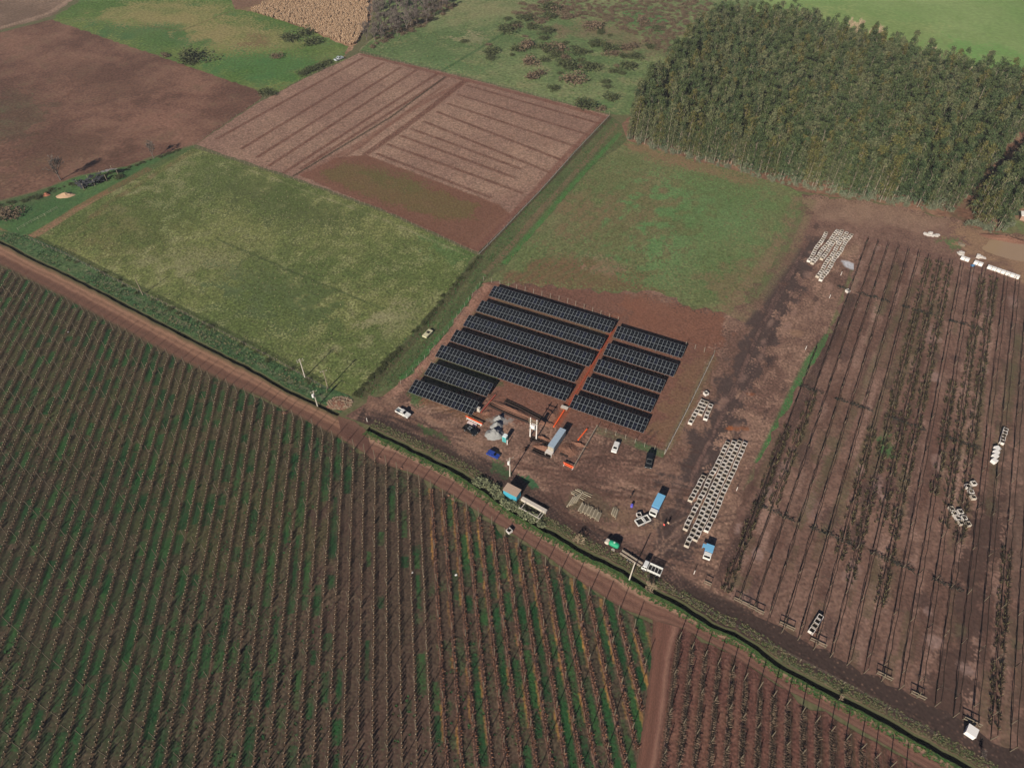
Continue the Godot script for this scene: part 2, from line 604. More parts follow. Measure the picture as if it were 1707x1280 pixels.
	b.area([Vector2(-156.33, -413.91), Vector2(-145.56, -417.45), Vector2(-127.75, -398.50), Vector2(-144.42, -400.17)], c8(112, 88, 62), 0.7, 4.0, 0.4)
	b.area([Vector2(-168.89, -384.70), Vector2(-128.68, -388.69), Vector2(-98.52, -380.77), Vector2(-116.86, -351.28), Vector2(-136.56, -358.34)], c8(60, 106, 54), 0.7, 6.0, 0.4)
	b.path([Vector2(-166.39, -454.43), Vector2(-187.01, -421.03), Vector2(-214.69, -432.06)], 1.4, c8(96, 90, 54), 0.6, 0.3)
	sheet("meadow", "bright green meadow with dry yellow bands, behind the ploughed field", rough(pb, 2.5, 1.0), 0.008, b, b.material(16.0))

	# C: tan tilled field in the far corner
	var pc := [Vector2(-363.15, -401.01), Vector2(-398.80, -543.50), Vector2(-292.29, -543.50), Vector2(-269.59, -469.95), Vector2(-270.84, -443.52), Vector2(-289.28, -422.84), Vector2(-317.77, -390.30)]
	var c := Soil.new(bounds(pc), 0.6, 31, 40.0, 12.0, 2.0)
	c.fill(c8(112, 92, 76), c8(136, 112, 94), c8(92, 80, 60), 0.62, 0.4, 0.15, 0.1)
	var cd: Vector2 = (Vector2(-269.78, -472.08) - Vector2(-289.28, -422.84)).normalized()
	for k in 46:
		var q: Vector2 = Vector2(-289.28, -422.84) + Vector2(cd.y, -cd.x) * (k * 2.6 - 2.0)
		c.line(q - cd * 120.0, q + cd * 160.0, 0.9, c8(104, 78, 64), 0.55, 0.4)
	c.path([Vector2(-305.83, -403.54), Vector2(-291.10, -426.50), Vector2(-274.21, -449.42), Vector2(-271.63, -476.39), Vector2(-281.61, -517.95)], 4.0, c8(150, 124, 104), 0.8, 0.2)
	sheet("tilled_field", "tan tilled field with fine furrows in the far corner", rough(pc, 2.5, 1.0), 0.012, c, c.material(18.0))

	# D: soil under the maize, and the brown strip beside it
	var pd := [Vector2(-177.17, -482.95), Vector2(-177.59, -543.50), Vector2(-87.46, -543.50), Vector2(-85.14, -472.08), Vector2(-81.78, -432.06), Vector2(-85.81, -400.17), Vector2(-88.47, -380.77), Vector2(-88.79, -398.50), Vector2(-120.95, -428.34), Vector2(-154.44, -452.41), Vector2(-165.23, -455.44)]
	var d := Soil.new(bounds(pd), 0.6, 41, 30.0, 8.0, 1.5)
	d.fill(c8(120, 92, 70), c8(160, 128, 100), c8(98, 74, 56), 0.6, 0.5, 0.2, 0.14)
	d.area([Vector2(-195.52, -494.21), Vector2(-153.64, -494.21), Vector2(-150.04, -463.65), Vector2(-165.95, -455.44)], c8(112, 84, 68), 0.8, 3.0, 0.2)
	d.area([Vector2(-161.83, -453.42), Vector2(-150.80, -466.78), Vector2(-133.41, -474.23), Vector2(-132.41, -449.42), Vector2(-141.19, -441.58)], c8(110, 96, 62), 0.6, 5.0, 0.5)
	sheet("maize_field", "soil of the dry maize field beside the farm track", rough(pd, 2.5, 1.0), 0.016, d, d.material(14.0))

	# F: pasture dotted with shrubs
	var pf := [Vector2(-82.21, -393.55), Vector2(-76.15, -415.67), Vector2(-87.46, -543.50), Vector2(195.20, -543.50), Vector2(164.22, -472.08), Vector2(115.62, -413.91), Vector2(81.38, -365.61), Vector2(57.38, -318.68), Vector2(45.71, -318.68), Vector2(13.44, -337.72), Vector2(-22.19, -359.78), Vector2(-50.86, -375.36)]
	var f := Soil.new(bounds(pf), 0.6, 51, 60.0, 16.0, 2.2)
	f.fill(c8(86, 106, 62), c8(112, 122, 78), c8(122, 116, 80), 0.6, 0.7, 0.16, 0.12)
	f.area([Vector2(-29.53, -413.91), Vector2(-18.08, -421.03), Vector2(-12.81, -412.15), Vector2(-20.71, -401.01), Vector2(-30.63, -403.54)], c8(142, 130, 98), 0.8, 4.0, 0.4)
	f.area([Vector2(-54.15, -446.46), Vector2(-19.85, -477.47), Vector2(16.96, -466.78), Vector2(-1.23, -446.46), Vector2(-39.08, -432.06)], c8(128, 122, 84), 0.55, 8.0, 0.6)
	f.area([Vector2(26.34, -432.06), Vector2(50.85, -436.78), Vector2(87.58, -405.24), Vector2(77.47, -380.77), Vector2(51.04, -401.01), Vector2(25.53, -413.91)], c8(112, 92, 70), 0.7, 8.0, 0.5)
	f.area([Vector2(70.12, -453.42), Vector2(94.17, -447.44), Vector2(87.61, -422.84), Vector2(70.54, -427.42)], c8(72, 116, 62), 0.8, 4.0, 0.3)
	f.area([Vector2(-68.09, -388.69), Vector2(-29.60, -384.70), Vector2(-16.22, -361.95), Vector2(-47.89, -376.90)], c8(80, 112, 64), 0.6, 6.0, 0.5)
	f.area([Vector2(30.78, -337.72), Vector2(50.34, -331.20), Vector2(49.04, -318.68), Vector2(35.61, -324.86)], c8(76, 108, 60), 0.6, 4.0, 0.5)
	f.path([Vector2(-37.61, -364.14), Vector2(-17.32, -396.84), Vector2(-2.87, -421.03)], 1.1, c8(56, 84, 46), 0.8, 0.2)
	f.path([Vector2(-84.03, -388.69), Vector2(-79.60, -406.96), Vector2(-80.40, -432.06), Vector2(-85.14, -472.08)], 3.0, c8(146, 124, 100), 0.8, 0.3)
	sheet("pasture", "rough pasture dotted with dark shrubs, beside the grove", rough(pf, 2.5, 1.0), 0.020, f, f.material(20.0))

	# U: fresh green field behind the grove, and the floor of the grove
	var pu := [Vector2(195.20, -543.50), Vector2(428.71, -543.50), Vector2(328.25, -312.66), Vector2(267.59, -246.32), Vector2(239.56, -295.48), Vector2(224.79, -358.34), Vector2(182.36, -413.91), Vector2(141.03, -451.41)]
	var u := Soil.new(bounds(pu), 0.8, 61, 120.0, 30.0, 3.0)
	u.fill(c8(108, 136, 72), c8(126, 146, 86), c8(96, 124, 60), 0.6, 0.5, 0.07, 0.06)
	u.area([Vector2(156.24, -441.58), Vector2(204.87, -461.57), Vector2(249.10, -413.91), Vector2(210.84, -401.01), Vector2(175.69, -413.91)], c8(142, 142, 88), 0.45, 12.0, 0.5)
	u.area([Vector2(249.10, -413.91), Vector2(284.88, -380.77), Vector2(266.43, -324.86), Vector2(246.72, -373.08)], c8(88, 140, 64), 0.5, 10.0, 0.5)
	sheet("crop_field", "smooth bright green crop field behind the grove", pu, 0.024, u, u.material(8.0))
	var pw := [Vector2(57.38, -318.68), Vector2(81.38, -365.61), Vector2(115.62, -413.91), Vector2(141.03, -451.41), Vector2(182.36, -413.91), Vector2(224.79, -358.34), Vector2(239.56, -295.48), Vector2(267.59, -246.32), Vector2(211.76, -189.86), Vector2(188.23, -220.89), Vector2(174.53, -223.21), Vector2(168.77, -230.34), Vector2(145.92, -241.99), Vector2(115.81, -250.75), Vector2(108.08, -257.58), Vector2(77.40, -275.44), Vector2(50.62, -293.28), Vector2(49.48, -309.70)]
	var w := Soil.new(bounds(pw), 0.6, 71, 30.0, 8.0, 1.2)
	w.fill(c8(112, 80, 64), c8(148, 112, 90), c8(86, 74, 54), 0.55, 0.7, 0.2, 0.14)
	w.area([Vector2(186.16, -233.60), Vector2(218.03, -225.56), Vector2(215.81, -196.46), Vector2(186.71, -217.84), Vector2(178.60, -222.43)], c8(92, 108, 64), 0.85, 3.0, 0.4)
	sheet("forest_floor", "reddish leaf litter under the eucalyptus grove", rough(pw, 2.5, 1.0), 0.026, w, w.material(14.0))

	# G: stubble field with dark drill lines
	var pg := [Vector2(-81.72, -390.30), Vector2(-50.72, -373.84), Vector2(-22.13, -358.34), Vector2(13.40, -336.40), Vector2(45.04, -317.46), Vector2(27.47, -284.71), Vector2(11.09, -251.65), Vector2(3.34, -237.75), Vector2(-4.11, -223.60), Vector2(-12.11, -210.43), Vector2(-29.62, -223.21), Vector2(-49.20, -237.75), Vector2(-88.88, -261.79), Vector2(-137.81, -289.49), Vector2(-121.57, -328.65), Vector2(-104.65, -356.91), Vector2(-87.52, -380.77)]
	var g := Soil.new(bounds(pg), 0.4, 81, 60.0, 10.0, 1.0)
	g.fill(c8(130, 100, 85), c8(146, 116, 97), c8(116, 84, 70), 0.6, 0.5, 0.22, 0.16)
	g.area([Vector2(-86.83, -263.68), Vector2(-74.64, -278.49), Vector2(-62.22, -280.54), Vector2(-5.47, -241.99), Vector2(-0.34, -234.42), Vector2(-12.11, -210.43), Vector2(-34.34, -226.35)], c8(116, 80, 64), 1.0, 0.3, 0.1)
	g.area([Vector2(-82.10, -264.64), Vector2(-70.16, -274.44), Vector2(-37.20, -258.04), Vector2(-14.79, -241.99), Vector2(-12.17, -232.78), Vector2(-25.71, -231.15), Vector2(-50.00, -244.14)], c8(100, 94, 54), 0.9, 2.0, 0.4)
	g.area([Vector2(-63.49, -271.95), Vector2(-50.39, -267.05), Vector2(-31.96, -253.00), Vector2(-38.84, -249.86), Vector2(-56.97, -260.84)], c8(84, 96, 48), 0.6, 4.0, 0.6)
	for k in 34:
		var q0: Vector2 = Vector2(-82.10, -264.64).lerp(Vector2(-63.49, -280.54), k / 33.0)
		var q1: Vector2 = Vector2(-16.38, -214.84).lerp(Vector2(-1.26, -236.91), k / 33.0)
		g.line(q0, q1, 0.5, c8(104, 72, 56), 0.4, 0.3)
	for q in [[Vector2(-130.10, -294.38), Vector2(-78.55, -383.91)], [Vector2(-116.74, -285.76), Vector2(-66.71, -377.67)], [Vector2(-108.21, -278.49), Vector2(-57.30, -371.57)], [Vector2(-101.58, -270.96), Vector2(-48.68, -368.57)], [Vector2(-94.41, -264.64), Vector2(-37.61, -364.14)], [Vector2(-87.83, -268.50), Vector2(-32.76, -359.78)]]:
		g.path(refine(q, 8.0), 1.7, c8(100, 66, 54), 0.95, 0.35)
	g.path([Vector2(-89.57, -262.73), Vector2(-75.71, -284.71), Vector2(-56.11, -315.05), Vector2(-33.67, -359.78)], 0.7, c8(60, 50, 38), 0.9, 0.0)
	g.path([Vector2(-86.83, -263.68), Vector2(-68.38, -287.35), Vector2(-46.02, -324.86), Vector2(-24.34, -354.08)], 3.2, c8(116, 78, 64), 0.7, 0.4)
	g.path([Vector2(-62.73, -280.54), Vector2(-51.64, -299.93), Vector2(-37.68, -326.12), Vector2(-23.21, -355.49)], 3.4, c8(98, 64, 52), 0.9, 0.25)
	g.path([Vector2(-78.07, -269.48), Vector2(-65.78, -287.35), Vector2(-43.78, -331.20), Vector2(-32.22, -351.28)], 1.4, c8(108, 72, 58), 0.7, 0.4)
	for q in [[Vector2(-22.36, -349.89), Vector2(39.89, -309.12)], [Vector2(-26.55, -339.70), Vector2(34.92, -297.69)], [Vector2(-30.86, -329.92), Vector2(28.90, -286.82)], [Vector2(-35.05, -321.13), Vector2(21.84, -275.44)], [Vector2(-40.36, -311.47), Vector2(15.92, -265.60)], [Vector2(-45.69, -304.48), Vector2(4.10, -268.50)], [Vector2(-49.26, -297.69), Vector2(1.10, -261.79)], [Vector2(-54.43, -290.03), Vector2(4.39, -249.86)], [Vector2(-57.75, -281.57), Vector2(-7.89, -246.32)]]:
		g.path(refine(q, 8.0), 1.5, c8(98, 66, 54), 0.95, 0.4)
	g.path([Vector2(43.15, -315.05), Vector2(24.77, -282.61), Vector2(8.67, -249.86), Vector2(-3.03, -227.93), Vector2(-12.16, -211.89)], 3.5, c8(112, 74, 62), 0.8, 0.3)
	g.path([Vector2(-80.21, -388.69), Vector2(-50.50, -371.57), Vector2(-22.01, -355.49), Vector2(13.35, -334.44), Vector2(43.70, -315.05)], 3.0, c8(108, 70, 58), 0.8, 0.3)
	sheet("stubble_field", "pinkish stubble field crossed by dark drill lines, beyond the paddock", rough(pg, 2.5, 0.5), 0.028, g, g.material(14.0))

	# H: the green paddock
	var ph := [Vector2(-137.50, -286.82), Vector2(-88.48, -259.90), Vector2(-48.99, -236.08), Vector2(-29.50, -221.66), Vector2(-12.92, -208.98), Vector2(-22.67, -185.39), Vector2(-30.99, -168.04), Vector2(-38.71, -153.93), Vector2(-45.90, -139.57), Vector2(-54.07, -143.64), Vector2(-77.69, -157.60), Vector2(-100.74, -172.94), Vector2(-130.95, -191.81), Vector2(-162.20, -211.89), Vector2(-178.53, -220.89), Vector2(-169.02, -237.75), Vector2(-156.95, -254.36)]
	var hh := Soil.new(bounds(ph), 0.35, 91, 50.0, 9.0, 0.9)
	hh.fill(c8(86, 98, 52), c8(108, 112, 64), c8(136, 134, 96), 0.57, 0.5, 0.26, 0.2)
	hh.area([Vector2(-150.08, -255.28), Vector2(-133.13, -278.49), Vector2(-106.72, -264.64), Vector2(-119.60, -241.99), Vector2(-137.59, -233.60)], c8(130, 128, 90), 0.6, 8.0, 0.95)
	hh.area([Vector2(-47.72, -165.79), Vector2(-41.64, -177.39), Vector2(-26.76, -186.66), Vector2(-32.95, -168.61), Vector2(-42.47, -154.97)], c8(130, 126, 90), 0.6, 5.0, 0.8)
	hh.area([Vector2(-44.73, -171.49), Vector2(-32.18, -180.42), Vector2(-24.53, -183.51), Vector2(-46.11, -154.97), Vector2(-52.45, -160.29)], c8(134, 128, 94), 0.55, 6.0, 0.9)
	hh.area([Vector2(-166.52, -221.66), Vector2(-146.80, -246.32), Vector2(-126.19, -233.60), Vector2(-126.00, -206.83), Vector2(-145.11, -206.83)], c8(94, 88, 52), 0.5, 8.0, 0.7)
	hh.area([Vector2(-140.12, -210.43), Vector2(-92.95, -210.43), Vector2(-85.70, -189.86), Vector2(-106.93, -193.13)], c8(128, 124, 88), 0.6, 8.0, 0.95)
	hh.area([Vector2(-103.75, -203.31), Vector2(-68.12, -193.13), Vector2(-56.23, -171.49), Vector2(-70.31, -165.79), Vector2(-94.05, -183.51)], c8(62, 82, 48), 0.6, 8.0, 0.6)
	hh.area([Vector2(-130.37, -269.48), Vector2(-94.72, -255.28), Vector2(-52.14, -225.56), Vector2(-78.12, -221.66), Vector2(-110.28, -241.99)], c8(66, 78, 44), 0.6, 8.0, 0.6)
	hh.area([Vector2(-33.92, -221.66), Vector2(-12.92, -208.98), Vector2(-17.39, -199.85), Vector2(-28.62, -210.43)], c8(70, 108, 56), 0.6, 3.0, 0.5)
	hh.path(refine([Vector2(-108.17, -218.60), Vector2(-77.77, -199.85), Vector2(-41.79, -178.60)], 4.0), 0.7, c8(58, 70, 40), 0.6, 0.3)
	hh.path([Vector2(-185.27, -219.36), Vector2(-176.48, -219.36), Vector2(-171.90, -228.73), Vector2(-167.43, -239.43), Vector2(-160.68, -251.65), Vector2(-150.29, -269.48)], 4.6, c8(140,102,80), 0.9, 0.25)
	hh.path([Vector2(-160.64, -228.73), Vector2(-157.21, -242.85), Vector2(-153.18, -250.75), Vector2(-137.29, -283.66)], 3.0, c8(112, 86, 62), 0.45, 0.7)
	hh.path([Vector2(-119.29, -274.44), Vector2(-79.21, -249.86), Vector2(-48.37, -231.15), Vector2(-15.67, -208.26)], 1.2, c8(146, 138, 104), 0.5, 0.7)
	hh.path([Vector2(-174.29, -219.36), Vector2(-134.51, -195.78), Vector2(-101.37, -175.00), Vector2(-55.35, -145.84)], 1.6, c8(60, 70, 42), 0.6, 0.4)
	sheet("paddock", "large green grass paddock with pale worn patches, behind the red road", rough(ph, 2.5, 0.5), 0.032, hh, hh.material(16.0))

	# corner by the ruined barn: bright grass and a red track
	var pn := [Vector2(-245.71, -266.56), Vector2(-211.17, -239.01), Vector2(-199.65, -243.71), Vector2(-188.89, -250.75), Vector2(-177.31, -262.73), Vector2(-160.62, -270.46), Vector2(-137.64, -288.95), Vector2(-137.50, -286.82), Vector2(-156.95, -254.36), Vector2(-169.02, -237.75), Vector2(-178.53, -220.89), Vector2(-189.59, -223.60), Vector2(-209.60, -236.08), Vector2(-241.83, -259.90)]
	var n2 := Soil.new(bounds(pn), 0.35, 101, 30.0, 6.0, 1.0)
	n2.fill(c8(62, 94, 52), c8(76, 104, 58), c8(84, 82, 52), 0.66, 0.5, 0.16, 0.12)
	n2.area([Vector2(-205.67, -246.32), Vector2(-188.59, -255.28), Vector2(-176.60, -249.86), Vector2(-184.82, -241.99), Vector2(-192.06, -237.75), Vector2(-199.33, -229.54)], c8(88, 84, 60), 0.5, 3.0, 0.5)
	n2.path([Vector2(-209.16, -235.25), Vector2(-189.00, -222.43), Vector2(-181.39, -218.60), Vector2(-176.48, -219.36), Vector2(-171.90, -228.73), Vector2(-167.43, -239.43), Vector2(-160.68, -251.65), Vector2(-150.29, -269.48)], 4.2, c8(136, 92, 68), 0.85, 0.2)
	n2.path([Vector2(-160.68, -251.65), Vector2(-150.29, -269.48), Vector2(-138.28, -286.82)], 5.0, c8(92, 88, 54), 0.6, 0.4)
	sheet("grass_corner", "bright green grass corner with a red track beside the ruined barn", pn, 0.036, n2, n2.material(12.0))

	# verge between paddock and ditch
	var lip: Array = M.lip_north.slice(0, far_ditch.size())
	var pi := [Vector2(-45.90, -139.57), Vector2(-54.07, -143.64), Vector2(-77.69, -157.60), Vector2(-100.74, -172.94), Vector2(-130.95, -191.81), Vector2(-162.20, -211.89), Vector2(-178.53, -220.89), Vector2(-189.78, -223.99), Vector2(-210.05, -236.91), Vector2(-242.93, -261.79)]
	var vp := lip.duplicate()
	vp.append_array(pi)
	var vg := Soil.new(bounds(vp), 0.35, 111, 24.0, 5.0, 0.8)
	vg.fill(c8(58, 86, 52), c8(78, 98, 60), c8(104, 98, 74), 0.62, 0.6, 0.26, 0.18)
	vg.path([Vector2(-148.27, -199.16), Vector2(-118.37, -179.81), Vector2(-83.19, -157.60), Vector2(-68.04, -147.32), Vector2(-54.11, -139.09)], 1.8, c8(112, 100, 84), 0.5, 0.8)
	vg.area([Vector2(-52.91, -137.22), Vector2(-48.93, -139.09), Vector2(-46.22, -137.22), Vector2(-47.82, -134.46), Vector2(-51.30, -134.92)], c8(118, 98, 78), 0.85, 1.0, 0.4)
	sheet("grass_verge", "weedy green verge between the paddock and the ditch", vp, 0.040, vg, vg.material(22.0))

	# lane and verge from the junction up between the fields
	var pv := [Vector2(45.04, -317.46), Vector2(49.69, -309.12), Vector2(50.62, -293.28), Vector2(32.75, -269.48), Vector2(11.59, -228.73), Vector2(-3.23, -199.85), Vector2(-9.72, -193.79), Vector2(-18.87, -171.49), Vector2(-29.25, -149.83), Vector2(-35.52, -142.43), Vector2(-42.93, -138.16), Vector2(-45.90, -139.57), Vector2(-38.71, -153.93), Vector2(-30.99, -168.04), Vector2(-22.67, -185.39), Vector2(-12.92, -208.98), Vector2(-12.11, -210.43), Vector2(-4.11, -223.60), Vector2(3.34, -237.75), Vector2(11.09, -251.65), Vector2(27.47, -284.71)]
	var vv := Soil.new(bounds(pv), 0.35, 121, 30.0, 6.0, 0.9)
	vv.fill(c8(78, 88, 54), c8(96, 92, 62), c8(64, 100, 52), 0.58, 0.6, 0.2, 0.14)
	vv.path([Vector2(47.51, -309.12), Vector2(30.61, -274.44), Vector2(10.69, -236.91), Vector2(-3.72, -207.55), Vector2(-9.83, -197.80)], 2.6, c8(118, 92, 72), 0.75, 0.3)
	vv.path([Vector2(48.17, -299.93), Vector2(31.50, -269.48), Vector2(11.68, -231.56), Vector2(-2.84, -203.31)], 2.4, c8(66, 118, 56), 0.75, 0.3)
	vv.path([Vector2(45.48, -316.25), Vector2(27.28, -281.57), Vector2(3.80, -237.75), Vector2(-11.43, -208.98)], 2.2, c8(70, 58, 44), 0.85, 0.2)
	vv.path([Vector2(-11.36, -206.83), Vector2(-21.55, -183.51), Vector2(-30.64, -164.39), Vector2(-38.19, -149.83), Vector2(-43.75, -139.09)], 3.0, c8(74, 70, 48), 0.8, 0.3)
	vv.path([Vector2(-11.05, -197.13), Vector2(-20.11, -176.19), Vector2(-28.30, -159.21), Vector2(-35.99, -146.33)], 2.4, c8(74, 84, 52), 0.8, 0.3)
	vv.path([Vector2(-9.70, -193.13), Vector2(-18.75, -172.65), Vector2(-27.29, -156.02), Vector2(-32.80, -146.33)], 2.6, c8(58, 108, 54), 0.75, 0.3)
	sheet("lane_verge", "grassy lane strip running between the paddock and the solar park", pv, 0.044, vv, vv.material(18.0))

	# Q: green and brown field behind the solar park
	var pq := [Vector2(50.62, -293.28), Vector2(77.40, -275.44), Vector2(108.08, -257.58), Vector2(115.56, -249.86), Vector2(110.48, -236.91), Vector2(95.73, -210.43), Vector2(76.77, -183.51), Vector2(70.45, -176.19), Vector2(58.25, -179.81), Vector2(49.60, -187.93), Vector2(37.53, -187.93), Vector2(21.51, -189.22), Vector2(1.32, -191.81), Vector2(-9.72, -193.79), Vector2(-3.23, -199.85), Vector2(11.59, -228.73), Vector2(32.75, -269.48)]
	var qq := Soil.new(bounds(pq), 0.4, 131, 40.0, 9.0, 1.0)
	qq.fill(c8(94, 104, 62), c8(108, 106, 70), c8(86, 118, 66), 0.6, 0.5, 0.22, 0.15)
	qq.area([Vector2(32.01, -259.90), Vector2(45.91, -264.64), Vector2(55.68, -246.32), Vector2(45.64, -221.66), Vector2(31.41, -210.43), Vector2(14.55, -217.84)], c8(118, 92, 68), 0.6, 12.0, 0.6)
	qq.area([Vector2(61.74, -255.28), Vector2(85.30, -264.64), Vector2(104.00, -241.99), Vector2(97.46, -225.56), Vector2(78.58, -210.43), Vector2(62.61, -193.13), Vector2(45.83, -189.86), Vector2(43.00, -199.85), Vector2(63.31, -221.66)], c8(84, 130, 72), 0.6, 14.0, 0.6)
	qq.area([Vector2(-6.84, -193.13), Vector2(9.87, -206.83), Vector2(26.86, -206.83), Vector2(46.27, -193.13), Vector2(49.42, -186.66), Vector2(21.47, -188.57)], c8(114, 80, 60), 0.75, 4.0, 0.3)
	qq.area([Vector2(27.92, -206.83), Vector2(35.42, -207.55), Vector2(39.89, -198.14), Vector2(32.09, -194.45), Vector2(27.33, -199.16)], c8(142, 112, 92), 0.7, 3.0, 0.5)
	qq.area([Vector2(64.65, -193.13), Vector2(84.18, -206.83), Vector2(97.67, -217.84), Vector2(106.36, -233.60), Vector2(76.77, -183.51), Vector2(70.45, -176.19)], c8(112, 96, 68), 0.7, 4.0, 0.4)
	qq.area([Vector2(50.62, -293.28), Vector2(77.40, -275.44), Vector2(103.82, -259.90), Vector2(95.44, -255.28), Vector2(66.75, -271.95), Vector2(50.69, -284.71)], c8(128, 98, 74), 0.8, 3.0, 0.4)
	qq.path(refine([Vector2(114.55, -246.32), Vector2(95.73, -210.43), Vector2(76.37, -183.51), Vector2(70.58, -176.79)], 3.0), 9.0, c8(122, 98, 76), 0.8, 0.8)
	for k in 9:
		qq.path(refine([Vector2(-4.81, -193.79).lerp(Vector2(29.93, -193.13), k / 9.0), Vector2(38.09, -259.90).lerp(Vector2(95.71, -246.32), k / 9.0)], 6.0), 1.4, c8(68, 104, 56), 0.28, 0.9)
	sheet("fallow_field", "patchy green and brown fallow field between solar park and grove", rough(pq, 2.5, 1.0), 0.048, qq, qq.material(16.0))

	# O: the work yard, the solar ground and the wide muddy track
	var po := [Vector2(-42.93, -138.16), Vector2(-35.52, -142.43), Vector2(-29.25, -149.83), Vector2(-18.87, -171.49), Vector2(-9.72, -193.79), Vector2(1.32, -191.81), Vector2(21.51, -189.22), Vector2(37.53, -187.93), Vector2(49.60, -187.93), Vector2(58.25, -179.81), Vector2(70.45, -176.19), Vector2(76.77, -183.51), Vector2(95.73, -210.43), Vector2(110.48, -236.91), Vector2(115.56, -249.86), Vector2(145.92, -241.99), Vector2(168.77, -230.34), Vector2(174.53, -223.21), Vector2(188.23, -220.89), Vector2(211.76, -189.86), Vector2(163.57, -92.37), Vector2(108.27, -21.16)]
	po = rough(po, 2.0, 1.6, false)
	var lo: Array = M.lip_north.slice(far_ditch.size())
	lo.reverse()
	po.append_array(lo)
	po.append(Vector2(-41.70, -129.75))
	po.append(Vector2(-46.94, -132.20))
	var o := Soil.new(bounds(po), 0.33, 141, 40.0, 8.0, 0.9)
	o.fill(c8(102, 76, 65), c8(126, 97, 81), c8(146, 114, 95), 0.57, 0.65, 0.24, 0.16)
	# solar ground: redder, a green tinge under the tables on the junction side
	o.area([Vector2(-9.72, -193.79), Vector2(1.32, -191.81), Vector2(37.53, -187.93), Vector2(61.73, -157.60), Vector2(41.21, -118.72), Vector2(22.69, -128.22), Vector2(-10.65, -130.86), Vector2(-30.04, -140.04), Vector2(-29.25, -149.83), Vector2(-18.87, -171.49)], c8(112, 74, 60), 0.8, 1.5, 0.2)
	o.area([Vector2(37.53, -187.93), Vector2(58.25, -179.81), Vector2(70.45, -176.19), Vector2(62.54, -157.07), Vector2(53.19, -161.37), Vector2(33.93, -172.65)], c8(122, 80, 62), 0.9, 3.0, 0.2)
	o.area([Vector2(1.31, -188.57), Vector2(28.22, -173.24), Vector2(32.43, -169.18), Vector2(28.71, -157.60), Vector2(-6.48, -174.41), Vector2(-10.07, -165.79), Vector2(-17.91, -171.49)], c8(98, 84, 62), 0.6, 3.0, 0.5)
	o.area([Vector2(-30.53, -144.85), Vector2(-18.99, -157.60), Vector2(-4.24, -152.38), Vector2(-4.14, -144.85), Vector2(-9.34, -142.43), Vector2(-23.12, -140.04), Vector2(-28.22, -139.09)], c8(72, 86, 52), 0.75, 2.0, 0.4)
	o.area([Vector2(54.39, -157.60), Vector2(61.52, -156.54), Vector2(55.24, -142.43), Vector2(43.36, -122.23), Vector2(36.99, -123.28), Vector2(43.71, -135.38)], c8(116, 90, 66), 0.7, 3.0, 0.5)
	o.area([Vector2(-28.42, -141.23), Vector2(-9.05, -133.10), Vector2(-3.91, -128.22), Vector2(-12.33, -130.86), Vector2(-28.04, -137.22)], c8(116, 88, 62), 0.7, 1.5, 0.4)
	o.path([Vector2(-8.45, -191.81), Vector2(-16.14, -174.41), Vector2(-25.19, -154.97), Vector2(-33.77, -142.43), Vector2(-36.97, -140.04)], 4.5, c8(156, 116, 96), 0.85, 0.5)
	o.path([Vector2(32.52, -170.04), Vector2(23.68, -151.86), Vector2(17.50, -138.86), Vector2(11.88, -128.22)], 2.6, c8(132, 72, 50), 0.9, 0.15)
	# the wide muddy haul track
	o.area([Vector2(145.92, -241.99), Vector2(168.77, -230.34), Vector2(186.12, -219.74), Vector2(211.76, -189.86), Vector2(174.34, -193.13), Vector2(128.04, -217.08), Vector2(96.42, -189.86), Vector2(72.72, -149.83), Vector2(53.94, -118.11), Vector2(40.15, -92.37), Vector2(34.40, -82.76), Vector2(25.63, -92.37), Vector2(44.32, -118.11), Vector2(64.67, -149.83), Vector2(84.28, -189.86), Vector2(108.64, -233.60)], c8(112, 84, 72), 0.6, 4.0, 0.3)
	o.area([Vector2(114.08, -217.84), Vector2(97.33, -193.13), Vector2(82.17, -165.79), Vector2(69.77, -144.85), Vector2(55.54, -118.11), Vector2(45.11, -95.75), Vector2(39.10, -85.88), Vector2(32.89, -92.37), Vector2(39.93, -110.23), Vector2(55.20, -133.10), Vector2(64.67, -149.83), Vector2(75.96, -171.49), Vector2(95.97, -203.31), Vector2(109.16, -219.74)], c8(74, 60, 56), 0.95, 2.5, 0.05)
	for q in [[Vector2(108.61, -217.84), Vector2(86.70, -183.51), Vector2(69.72, -152.38), Vector2(53.12, -122.23), Vector2(41.26, -99.22)], [Vector2(110.74, -210.43), Vector2(87.09, -177.39), Vector2(69.77, -144.85), Vector2(60.65, -130.86)], [Vector2(100.18, -203.31), Vector2(76.90, -165.79), Vector2(63.81, -140.04), Vector2(46.16, -110.23)]]:
		o.path(refine(q, 3.0), 1.3, c8(66, 50, 48), 0.7, 0.8)
		o.path(refine(q, 3.0), 0.7, c8(146, 112, 96), 0.45, 1.0)
	for k in 40:
		var p: Vector2 = Vector2(122.02, -225.56).lerp(Vector2(38.70, -92.37), k / 39.0) + Vector2(rng.randf_range(-9, 9), rng.randf_range(-3, 3))
		o.blot(p, rng.randf_range(1.0, 4.0), rng.randf_range(0.5, 1.3), -1.05, c8(152, 118, 102) if k % 3 else c8(64, 50, 47), 0.5, 1.0)
	o.blot(Vector2(59.83, -127.78), 1.0, 0.8, 0.0, c8(168, 92, 50), 0.7, 0.9)
	o.blot(Vector2(61.49, -127.78), 1.0, 0.5, 0.6, c8(150, 84, 50), 0.5, 1.2)
	o.blot(Vector2(64.31, -127.78), 1.3, 0.5, 0.3, c8(150, 84, 50), 0.5, 1.2)
	o.blot(Vector2(68.47, -140.75), 1.4, 1.0, 0.3, c8(150, 82, 52), 0.6, 1.2)
	o.blot(Vector2(89.52, -167.19), 3.0, 2.0, 0.2, c8(136, 104, 82), 0.8, 0.4)
